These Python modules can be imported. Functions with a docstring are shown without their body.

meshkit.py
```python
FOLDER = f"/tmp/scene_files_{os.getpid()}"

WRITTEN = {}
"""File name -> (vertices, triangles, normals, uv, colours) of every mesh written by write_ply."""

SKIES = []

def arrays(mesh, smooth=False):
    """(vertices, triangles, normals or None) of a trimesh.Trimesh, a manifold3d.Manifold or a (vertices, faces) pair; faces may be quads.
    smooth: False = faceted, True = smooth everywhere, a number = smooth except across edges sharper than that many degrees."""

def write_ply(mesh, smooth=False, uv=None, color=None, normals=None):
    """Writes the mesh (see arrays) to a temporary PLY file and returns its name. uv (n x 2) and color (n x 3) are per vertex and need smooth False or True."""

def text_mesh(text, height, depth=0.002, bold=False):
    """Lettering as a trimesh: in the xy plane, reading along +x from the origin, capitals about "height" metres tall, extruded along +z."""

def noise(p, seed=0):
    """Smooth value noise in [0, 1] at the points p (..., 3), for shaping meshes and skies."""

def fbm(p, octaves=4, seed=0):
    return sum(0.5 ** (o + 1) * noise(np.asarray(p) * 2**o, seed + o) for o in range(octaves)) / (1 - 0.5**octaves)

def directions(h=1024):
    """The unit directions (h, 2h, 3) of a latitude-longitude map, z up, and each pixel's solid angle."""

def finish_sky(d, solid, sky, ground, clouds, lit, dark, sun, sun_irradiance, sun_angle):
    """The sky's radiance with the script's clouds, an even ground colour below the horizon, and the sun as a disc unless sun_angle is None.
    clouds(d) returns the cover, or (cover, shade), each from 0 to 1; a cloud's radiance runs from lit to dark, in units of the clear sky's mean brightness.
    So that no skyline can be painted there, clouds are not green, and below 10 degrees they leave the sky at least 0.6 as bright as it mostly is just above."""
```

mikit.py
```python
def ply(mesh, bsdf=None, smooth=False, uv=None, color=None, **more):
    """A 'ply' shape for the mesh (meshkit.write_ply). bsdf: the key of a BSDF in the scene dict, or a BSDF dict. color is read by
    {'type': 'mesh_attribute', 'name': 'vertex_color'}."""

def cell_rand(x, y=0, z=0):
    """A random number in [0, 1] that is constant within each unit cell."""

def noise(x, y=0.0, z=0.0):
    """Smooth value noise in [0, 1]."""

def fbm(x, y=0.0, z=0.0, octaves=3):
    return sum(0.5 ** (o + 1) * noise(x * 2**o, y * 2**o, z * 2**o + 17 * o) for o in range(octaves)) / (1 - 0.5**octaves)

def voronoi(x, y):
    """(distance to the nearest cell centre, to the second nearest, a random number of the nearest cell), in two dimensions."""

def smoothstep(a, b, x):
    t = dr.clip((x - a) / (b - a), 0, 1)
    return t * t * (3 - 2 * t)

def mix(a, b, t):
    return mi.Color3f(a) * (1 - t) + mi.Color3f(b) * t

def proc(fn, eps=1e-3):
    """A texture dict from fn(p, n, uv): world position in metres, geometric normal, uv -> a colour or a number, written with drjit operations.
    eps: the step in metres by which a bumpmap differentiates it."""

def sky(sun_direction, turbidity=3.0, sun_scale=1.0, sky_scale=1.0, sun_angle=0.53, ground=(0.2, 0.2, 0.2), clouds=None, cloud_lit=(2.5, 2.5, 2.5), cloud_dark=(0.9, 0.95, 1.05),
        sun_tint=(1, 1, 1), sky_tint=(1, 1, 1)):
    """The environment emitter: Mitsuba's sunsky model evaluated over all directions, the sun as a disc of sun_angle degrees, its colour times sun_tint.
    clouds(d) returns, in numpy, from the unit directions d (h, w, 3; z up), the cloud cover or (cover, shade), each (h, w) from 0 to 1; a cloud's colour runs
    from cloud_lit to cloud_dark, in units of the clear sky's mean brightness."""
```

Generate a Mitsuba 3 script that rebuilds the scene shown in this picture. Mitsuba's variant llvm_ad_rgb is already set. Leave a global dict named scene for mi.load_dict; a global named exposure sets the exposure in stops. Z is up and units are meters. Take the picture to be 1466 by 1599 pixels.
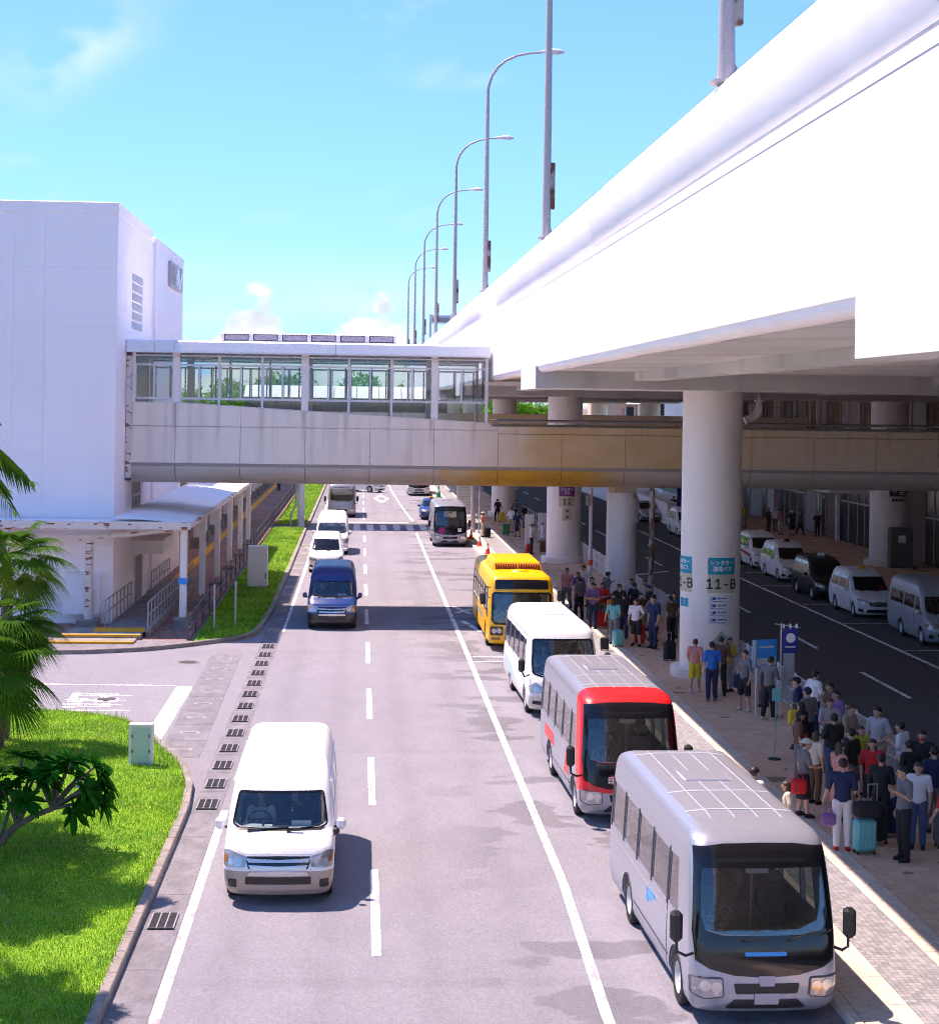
import math, random
import numpy as np, trimesh, shapely
from shapely.geometry import Polygon, LineString, Point, box as sbox
from shapely import affinity
import manifold3d as m3
import drjit as dr
import mitsuba as mi
import mikit, meshkit
from mikit import noise, fbm, voronoi, cell_rand, smoothstep, mix

# ---------------------------------------------------------------- camera, sky, exposure
TF = mi.ScalarTransform4f
scene, labels = {}, {}
H = 8.5                                   # the camera stands on a footbridge
YAW, ROLL = math.radians(3.54), 0.0145
fwd = np.array([math.sin(YAW), math.cos(YAW), 0.0])
rgt = np.array([math.cos(YAW), -math.sin(YAW), 0.0])
up = np.array([0, 0, 1.0]) * math.cos(ROLL) - rgt * math.sin(ROLL)
scene['camera'] = {'type': 'perspective', 'fov': math.degrees(2 * math.atan(733 / 2750.0)), 'fov_axis': 'x',
                   'near_clip': 0.5, 'far_clip': 6000.0, 'principal_point_offset_y': 0.1032,
                   'to_world': TF().look_at(origin=[0, 0, H], target=[fwd[0], fwd[1], H], up=up.tolist())}
SUN = (-0.40, 0.27, 1.0)


def cloud_cover(d):
    az = np.degrees(np.arctan2(d[..., 0], d[..., 1]))
    el = np.degrees(np.arcsin(np.clip(d[..., 2], -1, 1)))
    p = np.stack([az / 2.2, el / 1.3, az * 0], -1)
    n = meshkit.fbm(p, 5, 3)
    fine = meshkit.fbm(p * 3.1, 4, 9)
    # cumulus heads low over the horizon
    top = 1.3 + 2.4 * np.maximum(0, meshkit.fbm(np.stack([az / 2.6 + 3.3, az * 0 + 2.2, az * 0], -1), 3, 5) - 0.36)
    heap = 0 * az
    for a0, t0, w0 in ((-3.5, 1.6, 1.2), (0.3, 2.3, 1.0), (-1.6, 0.5, 0.9), (-9.0, 1.2, 1.5), (9.5, 1.6, 1.4), (16, 1.4, 2), (-20, 1.6, 2.5), (40, 2, 3), (75, 1.5, 4), (-50, 2, 4), (-90, 1.8, 5), (120, 2, 5), (-140, 2, 5), (170, 1.8, 5)):
        g_ = np.exp(-((az - a0) / w0) ** 2)
        top = top + t0 * g_
        heap = np.maximum(heap, g_)
    cum = np.clip((top + (fine - 0.5) * 2.2 - el) / 0.35, 0, 1) * np.clip((n - 0.34) * 5 + 1.4 * heap, 0, 1)
    # pale veil band above them and thin wisps higher up
    veil = 0.34 * np.exp(-((el - 2.8) / 1.5) ** 2) * np.clip((meshkit.fbm(np.stack([az / 9, el / 1.1, az * 0], -1), 4, 21) - 0.2) * 2, 0, 1)
    w = meshkit.fbm(np.stack([az / 3.4 - el * 0.25, el / 1.5, az * 0 + 4], -1), 5, 33)
    wisp = 0.16 * np.clip((w - 0.68) * 5, 0, 1) * np.clip((el - 4) / 4, 0, 1)
    # one soft torn cloud to the upper left
    puff = 0.42 * np.exp(-(((az + 9.2 - 0.35 * (el - 11)) / 2.0) ** 2) - ((el - 11 - 0.45 * (az + 9)) / 1.0) ** 2) * np.clip((meshkit.fbm(p * 1.3, 4, 51) - 0.3) * 3, 0, 1)
    cover = np.maximum.reduce([cum * 0.95, veil, wisp, puff])
    shade = np.clip((0.60 - meshkit.fbm(p * 2.4 + 0.15, 4, 9)) * 1.7, 0, 0.7) * (cum > 0.1)
    return cover, shade


exposure = 2.8
scene['sky'] = mikit.sky(SUN, turbidity=2.0, clouds=cloud_cover, cloud_lit=(2.3, 2.3, 2.35), cloud_dark=(0.95, 1.05, 1.2), sun_scale=0.82,
                         sky_tint=(0.60, 0.80, 1.02), sun_tint=(1.0, 0.93, 1.04), ground=(0.2, 0.19, 0.2))

GLYPHS = {
"ま": "17,7 18,18 26,27 39,31 51,32 51,39 24,40 18,42 17,53 19,55 51,54 51,63 19,65 19,79 51,77 52,91 65,91 65,77 91,80 95,78 94,66 65,62 65,54 90,57 96,55 95,43 66,39 67,27 85,20 98,10 98,6 92,-2 88,-2 81,5 68,12 64,0 59,-5 50,-8 37,-8 22,-2|31,13 36,6 49,6 52,9 52,17 36,17",
"れ": "9,6 3,18 17,35 28,54 27,58 7,56 6,69 29,72 29,90 43,91 45,89 43,73 47,69 47,65 68,75 80,74 88,68 90,64 90,45 86,14 87,12 94,12 107,21 109,19 110,6 101,-1 92,-4 80,-3 74,2 72,7 72,25 76,57 72,61 60,58 41,42 40,-7 26,-6 26,22 14,6",
"カ": "9,2 9,5 19,11 31,24 41,50 41,55 12,55 11,69 43,69 43,89 57,90 59,88 58,69 89,70 97,65 93,14 87,-1 78,-5 56,-4 53,5 54,11 76,11 80,27 81,55 56,55 50,28 37,7 22,-6 18,-6",
"ジ": "84,86 95,90 107,69 103,66 95,65 85,81/12,4 14,8 36,13 53,21 80,43 92,61 98,58 102,51 102,47 98,41 79,21 61,8 40,-2 23,-7 17,-5/70,77 72,83 80,85 88,74 92,63 81,59/24,74 27,83 30,86 34,86 55,73 59,67 53,58 48,58/7,50 11,59 16,62 41,47 42,42 37,34 33,33",
"ス": "8,3 10,8 24,14 43,28 61,48 70,65 69,66 20,65 18,66 18,81 83,82 91,76 83,56 72,37 102,5 102,2 97,-3 93,-6 89,-6 79,8 61,25 41,7 19,-6",
"タ": "7,41 7,44 19,52 35,69 47,93 62,88 58,77 91,78 99,72 93,53 81,33 82,29 92,22 92,19 84,10 79,11 70,18 54,4 33,-7 27,-8 18,0 19,5 40,13 58,27 37,42 37,46 40,50 43,53 48,53 69,40 76,52 79,63 48,63 32,44 19,34 14,35",
"バ": "75,82 77,86 81,88 87,88 94,93 98,93 108,78 108,73 85,65/59,71 63,76 69,78 74,77 96,27 103,6 101,-1 91,-4 88,-3 76,36/4,2 4,5 15,20 23,37 32,76 46,75 47,67 40,40 25,6 18,-4",
"ム": "5,9 7,15 22,15 40,68 43,85 45,88 48,88 60,85 60,80 39,17 78,21 67,43 73,47 80,48 93,28 106,-1 92,-7 85,7 8,-1",
"リ": "37,2 38,6 55,12 67,23 72,38 72,86 87,87 88,42 82,18 69,3 52,-6 46,-7/21,33 21,84 23,86 36,86 37,28 23,27",
"レ": "21,3 23,10 23,85 38,84 38,14 65,25 84,39 93,50 97,50 103,41 103,38 98,32 87,22 59,5 32,-5 28,-4",
"ン": "13,5 14,10 40,16 64,29 82,46 94,66 100,64 104,57 102,48 91,33 71,15 47,2 24,-5 20,-5/16,72 16,76 26,84 53,63 56,60 56,56 48,48 45,48",
"ー": "9,34 8,49 11,51 99,51 102,48 101,34",
"日": "16,-8 17,88 93,88 95,85 94,-9 81,-10 79,-3 31,-3 29,-11 18,-11|31,51 80,50 80,74 31,74|32,36 31,11 80,11 80,36",
"止": "2,-4 2,6 4,8 18,8 18,71 20,72 30,72 32,70 32,8 52,8 52,94 54,96 66,95 66,59 101,59 103,56 103,48 101,45 66,44 66,8 106,8 107,-5 4,-6",
"産": "1,-7 1,-2 5,3 10,24 11,61 33,63 28,72 11,72 9,74 10,85 46,85 44,91 52,96 56,96 64,85 100,85 102,83 102,74 100,72 87,72 83,63 104,62 105,50 71,49 69,47 69,42 97,42 99,40 99,31 97,29 69,28 69,24 94,24 96,22 96,13 94,11 69,11 69,4 104,3 104,-10 22,-10 22,3 55,4 55,11 31,11 30,19 24,21 21,7 14,-10 9,-13|45,71 49,62 65,62 70,71|39,29 36,24 54,24 55,28|48,49 46,42 55,42 55,49|25,49 26,33 31,41 33,49",
"迎": "1,-3 2,1 17,14 17,43 4,43 2,45 2,55 4,57 29,57 31,55 31,27 34,27 36,31 36,70 26,63 17,72 5,79 5,84 10,89 17,88 35,74 37,85 51,90 59,96 64,96 70,88 104,87 104,22 96,16 82,16 79,20 79,4 107,5 109,1 105,-9 75,-11 49,-10 38,-7 24,2 11,-12 8,-12|79,29 91,29 91,75 79,75|32,21 31,13 39,7 54,3 65,3 65,24 40,15 36,15|50,35 65,38 65,82 50,76",
"送": "0,-3 1,2 16,15 16,45 4,45 2,47 3,58 30,58 30,14 32,12 35,16 49,23 56,30 59,37 34,38 32,40 32,50 34,52 62,53 62,61 36,62 36,71 26,64 22,65 17,74 7,84 7,91 14,95 18,94 35,73 37,75 49,75 42,91 51,96 56,93 66,75 75,75 85,96 98,92 98,88 91,76 102,75 104,73 104,63 101,61 76,61 76,53 105,52 107,50 106,38 81,37 102,16 103,11 98,5 110,4 106,-10 52,-11 38,-8 22,2 11,-12 7,-12|47,5 55,3 91,5 71,27 58,12"
}

# ---------------------------------------------------------------- materials
def P(color, rough=0.5, **k):
    c = color if isinstance(color, dict) else {'type': 'rgb', 'value': list(color)}
    return {'type': 'principled', 'base_color': c, 'roughness': rough, **k}


def mat(name, color, rough=0.5, two=True, bump=None, bump_scale=0.002, eps=1e-2, **k):
    b = P(mikit.proc(color) if callable(color) else color, rough, **k)
    if bump is not None:
        b = {'type': 'bumpmap', 'arbitrary': mikit.proc(bump, eps), 'scale': bump_scale, 'bsdf': b}
    scene[name] = {'type': 'twosided', 'bsdf': b} if two else b


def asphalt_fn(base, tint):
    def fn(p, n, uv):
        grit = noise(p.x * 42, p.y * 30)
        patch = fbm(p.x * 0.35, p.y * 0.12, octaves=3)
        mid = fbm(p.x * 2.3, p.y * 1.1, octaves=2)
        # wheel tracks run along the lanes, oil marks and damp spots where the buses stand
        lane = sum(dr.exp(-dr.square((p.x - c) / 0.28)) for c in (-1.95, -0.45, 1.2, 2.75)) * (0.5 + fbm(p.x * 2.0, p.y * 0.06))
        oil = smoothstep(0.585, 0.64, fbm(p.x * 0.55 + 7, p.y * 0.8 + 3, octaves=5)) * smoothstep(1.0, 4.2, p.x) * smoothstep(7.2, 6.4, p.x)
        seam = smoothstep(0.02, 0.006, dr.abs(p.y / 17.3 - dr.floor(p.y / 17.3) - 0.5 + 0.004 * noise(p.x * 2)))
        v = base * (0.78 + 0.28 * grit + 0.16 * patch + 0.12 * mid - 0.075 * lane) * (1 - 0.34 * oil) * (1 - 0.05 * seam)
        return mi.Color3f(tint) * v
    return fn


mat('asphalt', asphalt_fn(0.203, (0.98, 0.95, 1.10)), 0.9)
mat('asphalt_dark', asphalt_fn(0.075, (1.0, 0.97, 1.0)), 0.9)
mat('gutter_concrete', lambda p, n, uv: mix((0.125, 0.12, 0.135), (0.225, 0.215, 0.24), fbm(p.x * 5, p.y * 2.5)) * (0.85 + 0.3 * noise(p.x * 40, p.y * 40)), 0.9)
mat('kerb_concrete', lambda p, n, uv: mix((0.16, 0.14, 0.125), (0.34, 0.30, 0.28), fbm(p.x * 3, p.y * 1.4, p.z * 6)) * (0.8 + 0.35 * noise(p.x * 30, p.y * 30, p.z * 30)), 0.9)
mat('paint_line', lambda p, n, uv: mix((0.30, 0.28, 0.31), (0.78, 0.75, 0.78), smoothstep(0.24, 0.50, fbm(p.x * 11, p.y * 5, octaves=4))), 0.8)
mat('terrace', lambda p, n, uv: mix((0.52, 0.33, 0.22), (0.66, 0.455, 0.325), fbm(p.x * 1.2, p.y * 0.7)) * (0.78 + 0.3 * cell_rand(p.x / 0.3, p.y / 0.3) * 0.5 + 0.2 * noise(p.x * 25, p.y * 25))
    * (1 - 0.16 * (dr.maximum(smoothstep(0.455, 0.49, dr.abs(p.x / 0.3 - dr.floor(p.x / 0.3) - 0.5)), smoothstep(0.455, 0.49, dr.abs(p.y / 0.3 - dr.floor(p.y / 0.3) - 0.5)))))
    * (1 - 0.6 * smoothstep(0.86, 0.90, noise(p.x * 2.6 + 3, p.y * 2.2))), 0.85)
mat('cream_stone', lambda p, n, uv: mix((0.50, 0.40, 0.33), (0.66, 0.56, 0.48), fbm(p.x * 2, p.y * 0.9)) * (0.85 + 0.25 * noise(p.x * 18, p.y * 18)), 0.85)
mat('sett_stone', lambda p, n, uv: mix((0.20, 0.20, 0.215), (0.32, 0.315, 0.335), cell_rand(p.x / 0.1, p.y / 0.12))
    * (1 - 0.32 * dr.maximum(smoothstep(0.36, 0.46, dr.abs(p.x / 0.1 - dr.floor(p.x / 0.1) - 0.5)), smoothstep(0.38, 0.46, dr.abs(p.y / 0.12 - dr.floor(p.y / 0.12) - 0.5)))), 0.85)
mat('brick_path', lambda p, n, uv: mix((0.19, 0.105, 0.09), (0.30, 0.185, 0.16), cell_rand(p.x / 0.1, p.y / 0.2)) * (0.8 + 0.4 * fbm(p.x * 0.8, p.y * 0.4)), 0.85)
mat('tactile_yellow', lambda p, n, uv: mix((0.62, 0.27, 0.012), (0.74, 0.36, 0.02), fbm(p.x * 2, p.y * 2)), 0.7)
mat('soil_grass', lambda p, n, uv: mix((0.07, 0.20, 0.006), (0.26, 0.44, 0.015), fbm(p.x * 1.6, p.y * 1.6, octaves=4)), 0.9)
mat('earth', lambda p, n, uv: mix((0.10, 0.11, 0.05), (0.2, 0.19, 0.1), fbm(p.x * 0.05, p.y * 0.05)), 0.95)
mat('grass_blade', {'type': 'mesh_attribute', 'name': 'vertex_color'}, 0.6)
# walls
def wall_fn(lo, hi, grime):
    def fn(p, n, uv):
        v = fbm(p.x * 0.5 + p.y * 0.5, p.z * 0.5, 2.0, octaves=3)
        streak = fbm((p.x + p.y) * 1.1, p.z * 0.2, 5.0, octaves=3)
        return mix(lo, hi, v) * (1 - grime * smoothstep(0.5, 0.85, streak))
    return fn
mat('white_wall', wall_fn((0.91, 0.82, 0.83), (0.94, 0.85, 0.86), 0.03), 0.7)
mat('white_shell', wall_fn((0.76, 0.74, 0.77), (0.84, 0.82, 0.84), 0.03), 0.6)
mat('barrier_white', lambda p, n, uv: mix((0.80, 0.78, 0.81), (0.72, 0.69, 0.74), fbm(p.y * 0.8, p.z * 2))
    * (1 - 0.50 * smoothstep(0.50, 0.72, fbm(p.y * 8.5, p.z * 1.3, 3.0, octaves=4)) * smoothstep(12.95, 13.25, p.z) * smoothstep(0.38, 0.62, fbm(p.y * 0.30, 1.0))), 0.6)
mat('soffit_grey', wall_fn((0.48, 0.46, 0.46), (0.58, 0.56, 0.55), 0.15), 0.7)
mat('column_paint', wall_fn((0.80, 0.74, 0.71), (0.86, 0.80, 0.77), 0.08), 0.5)
def bridge_fn(p, n, uv):
    v = fbm(p.x * 1.1, p.z * 1.1, 2.0, octaves=3)
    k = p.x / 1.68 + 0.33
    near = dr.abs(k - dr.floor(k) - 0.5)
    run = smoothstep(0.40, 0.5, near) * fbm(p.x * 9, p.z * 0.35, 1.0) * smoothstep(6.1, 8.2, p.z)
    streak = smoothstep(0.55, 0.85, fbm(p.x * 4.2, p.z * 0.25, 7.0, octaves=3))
    ochre = smoothstep(3.8, 7.5, p.x + 2.2 * (v - 0.5)) * (0.65 + 0.35 * fbm(p.x * 0.9, p.z * 1.6, 4.0)) * (1 - 0.45 * smoothstep(12, 19, p.x))  # ochre stain tone with bounce light from the yellow bus painted in
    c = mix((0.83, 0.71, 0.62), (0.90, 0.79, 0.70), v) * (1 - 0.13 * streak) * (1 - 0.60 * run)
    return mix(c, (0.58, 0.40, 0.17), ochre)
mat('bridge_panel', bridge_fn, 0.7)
mat('bridge_belly', lambda p, n, uv: mix(mix((0.47, 0.41, 0.36), (0.57, 0.50, 0.44), fbm(p.x * 1.3, p.y * 2, p.z * 2)), mix((0.60, 0.34, 0.03), (0.45, 0.27, 0.05), fbm(p.x * 1.5, p.z * 5)), smoothstep(2.2, 5.5, p.x + 2.5 * fbm(p.x * 1.2, p.z * 3) - 1.2) * smoothstep(11.5, 8.5, p.x)), 0.7)  # orange stretch above the yellow bus: its warm bounce put into the colour
mat('facade_panel', lambda p, n, uv: mix((0.17, 0.10, 0.075), (0.24, 0.15, 0.12), fbm(p.y * 0.6, p.z * 1.5)), 0.6)
mat('rust_paint', lambda p, n, uv: mix((0.70, 0.62, 0.58), (0.24, 0.10, 0.045), smoothstep(0.60, 0.68, fbm(p.x * 3.6, p.y * 3.6, p.z * 9, octaves=4))), 0.75)
mat('rust_pipe', lambda p, n, uv: mix((0.42, 0.36, 0.33), (0.16, 0.07, 0.035), smoothstep(0.40, 0.60, fbm(p.x * 6, p.y * 6, p.z * 2.6, octaves=4))), 0.8)
mat('bark', lambda p, n, uv: mix((0.10, 0.075, 0.055), (0.26, 0.21, 0.17), fbm(p.x * 12, p.y * 12, p.z * 5, octaves=3)), 0.9)
# plain
PLAIN = dict(
    joint_dark=((0.05, 0.04, 0.04), .9), white_metal=((0.74, 0.72, 0.75), .4), frame_white=((0.66, 0.63, 0.66), .4), frame_dark=((0.07, 0.065, 0.065), .5),
    pole_grey=((0.48, 0.42, 0.42), .45), pole_white=((0.70, 0.66, 0.69), .45), rail_dark=((0.09, 0.08, 0.085), .5), rail_grey=((0.32, 0.30, 0.30), .4),
    iron=((0.06, 0.055, 0.06), .6), sign_teal=((0.01, 0.27, 0.40), .5), sign_khaki=((0.50, 0.49, 0.36), .5), sign_purple=((0.16, 0.03, 0.22), .5), sign_white=((0.62, 0.62, 0.66), .5),
    ink=((0.03, 0.03, 0.035), .6), ink_white=((0.78, 0.8, 0.8), .5), ink_blue=((0.03, 0.05, 0.25), .6), sign_green=((0.36, 0.47, 0.38), .5), sign_blue=((0.05, 0.30, 0.75), .5), sign_navy=((0.025, 0.03, 0.22), .5),
    cone_red=((0.75, 0.07, 0.03), .5), cone_green=((0.02, 0.30, 0.14), .5), black_plastic=((0.018, 0.018, 0.02), .45), rubber=((0.022, 0.021, 0.022), .8), rim_silver=((0.55, 0.55, 0.57), .3),
    seat_cloth=((0.07, 0.07, 0.085), .9), dash_teal=((0.10, 0.17, 0.17), .6), dash_dark=((0.03, 0.03, 0.035), .7), paper=((0.8, 0.8, 0.78), .7), cabin=((0.12, 0.115, 0.11), .8),
    skin=((0.50, 0.30, 0.21), .55), skin_tan=((0.38, 0.21, 0.14), .55), hair_black=((0.018, 0.014, 0.012), .5), hair_brown=((0.06, 0.035, 0.02), .5),
    plate_grey=((0.42, 0.38, 0.43), .5), taupe=((0.34, 0.30, 0.29), .6), leaf_stem=((0.16, 0.2, 0.05), .6), eye_dark=((0.02, 0.015, 0.012), .3), lips=((0.40, 0.16, 0.13), .5), lavender_pane=((0.38, 0.33, 0.42), .15),
    box_white=((0.66, 0.68, 0.68), .5), locker_grey=((0.42, 0.50, 0.50), .5), facade_dark=((0.025, 0.04, 0.045), .15), wall_pink=((0.62, 0.42, 0.33), .8), roof_plain=((0.5, 0.48, 0.47), .8), dark_red=((0.22, 0.02, 0.02), .6))
CLOTH = dict(white=(0.72, 0.70, 0.74), black=(0.018, 0.018, 0.022), navy=(0.018, 0.028, 0.085), blue=(0.03, 0.16, 0.60), grey=(0.16, 0.16, 0.17), lightgrey=(0.40, 0.39, 0.42), red=(0.55, 0.025, 0.03), yellow=(0.62, 0.52, 0.04), khaki=(0.34, 0.29, 0.2),
             denim=(0.06, 0.10, 0.2), pink=(0.58, 0.25, 0.22), cream=(0.62, 0.55, 0.45), teal=(0.16, 0.46, 0.47), purple=(0.22, 0.12, 0.32), olive=(0.42, 0.42, 0.03), brown=(0.14, 0.08, 0.05), green=(0.05, 0.2, 0.09), magenta=(0.4, 0.03, 0.2), orange=(0.65, 0.2, 0.03))
for k_, (c_, r_) in PLAIN.items():
    mat(k_, c_, r_)
def fold_fn(p, n, uv):
    return fbm(p.x * 14 + p.z * 3, p.y * 14, p.z * 9, octaves=2)
for k_, c_ in CLOTH.items():
    mat('cloth_' + k_, c_, 0.85, bump=fold_fn, bump_scale=0.012)
def car_paint(name, c, metallic=0.0, rough=0.3):
    mat(name, c, rough, metallic=metallic, clearcoat=1.0, clearcoat_gloss=0.95, specular=0.5)
car_paint('paint_white', (0.80, 0.79, 0.81)); car_paint('paint_silver', (0.37, 0.385, 0.455), 0.5, 0.30); car_paint('paint_silver_blue', (0.36, 0.39, 0.46), 0.3, 0.35)
car_paint('paint_navy', (0.008, 0.04, 0.20)); car_paint('paint_black', (0.012, 0.013, 0.018)); car_paint('paint_yellow', (0.86, 0.45, 0.0)); car_paint('paint_red', (0.70, 0.006, 0.012)); car_paint('paint_beige', (0.36, 0.30, 0.255), 0.2, 0.4); car_paint('paint_cream', (0.66, 0.60, 0.52))
mat('gloss_black', (0.008, 0.008, 0.011), 0.08, specular=0.6)
mat('chrome', (0.62, 0.60, 0.61), 0.22, metallic=0.75)
mat('lamp_lens', (0.40, 0.40, 0.42), 0.12, metallic=0.55, clearcoat=1.0)
mat('lamp_amber', (0.36, 0.13, 0.04), 0.2)
mat('lamp_red', (0.5, 0.01, 0.01), 0.2)
scene['lamp_lit_red'] = {'type': 'diffuse', 'reflectance': {'type': 'rgb', 'value': [0.3, 0.02, 0.02]}}
scene['glass_clear'] = {'type': 'thindielectric', 'int_ior': 1.72, 'specular_transmittance': {'type': 'rgb', 'value': [0.55, 0.64, 0.64]}}
scene['glass_tint'] = {'type': 'thindielectric', 'int_ior': 1.52, 'specular_transmittance': {'type': 'rgb', 'value': [0.20, 0.22, 0.23]}}
scene['glass_bridge'] = {'type': 'thindielectric', 'int_ior': 1.5, 'specular_transmittance': {'type': 'rgb', 'value': [0.66, 0.74, 0.74]}}
def leaf_mat(name, c, trans):
    scene[name] = {'type': 'principledthin', 'base_color': {'type': 'rgb', 'value': list(c)}, 'roughness': 0.45, 'diff_trans': trans, 'spec_tint': 0.0}
leaf_mat('leaf_fan', (0.075, 0.17, 0.02), 0.8)
leaf_mat('leaf_fan_pale', (0.20, 0.28, 0.04), 0.9)
leaf_mat('leaf_dry', (0.32, 0.24, 0.06), 0.6)
leaf_mat('leaf_broad', (0.025, 0.15, 0.015), 0.7)
leaf_mat('leaf_hill', (0.15, 0.34, 0.03), 1.0)
mat('petal', (0.75, 0.65, 0.45), 0.6)

# ---------------------------------------------------------------- helpers
rng = np.random.default_rng(7)


def unique(key):
    k, i = key, 0
    while k in scene or k in labels or k in TAKEN:
        i += 1
        k = f'{key}_{i:03d}'
    TAKEN.add(k)
    return k


TAKEN = set()


def add(key, mesh, material, smooth=False, tw=None, **k):
    key = unique(key)
    d = mesh if isinstance(mesh, dict) else mikit.ply(mesh, None, smooth)
    scene[key] = {**d, 'bsdf': {'type': 'ref', 'id': material}, **({'to_world': tw} if tw is not None else {}), **k}
    return key


def tag(key, label=None, cat=None, group=None, kind=None):
    labels[key] = {a: b for a, b in (('label', label), ('category', cat), ('group', group), ('kind', kind)) if b}
    return key


def thing(name, label, cat, group=None):
    return tag(unique(name), label, cat, group)


def box(x0, x1, y0, y1, z0, z1):
    return trimesh.creation.box(bounds=[[min(x0, x1), min(y0, y1), min(z0, z1)], [max(x0, x1), max(y0, y1), max(z0, z1)]])


def cbox(x0, x1, y0, y1, z0, z1, c=0.015):
    a, b = np.array([x0, y0, z0], float), np.array([x1, y1, z1], float)
    c = min(c, 0.45 * float((b - a).min()))
    pts = []
    for i in np.ndindex(2, 2, 2):
        s = np.where(np.array(i) == 0, 1, -1)
        q = np.where(np.array(i) == 0, a, b)
        for k in range(3):
            r = q + s * c
            r[k] = q[k]
            pts.append(r)
    return trimesh.convex.convex_hull(np.array(pts))


def prism(poly, axis, a0, a1):
    """poly in (y,z) for axis x, (x,z) for axis y, (x,y) for axis z; extruded from a0 to a1."""
    poly = poly if isinstance(poly, Polygon) else Polygon(poly)
    m = trimesh.creation.extrude_polygon(poly, a1 - a0, engine='earcut')
    v = m.vertices.copy()
    if axis == 'z':
        v = v + [0, 0, a0]; f = m.faces
    elif axis == 'x':
        v = np.stack([v[:, 2] + a0, v[:, 0], v[:, 1]], 1); f = m.faces
    else:
        v = np.stack([v[:, 0], v[:, 2] + a0, v[:, 1]], 1); f = m.faces[:, ::-1]
    return trimesh.Trimesh(v, f, process=False)


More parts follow.
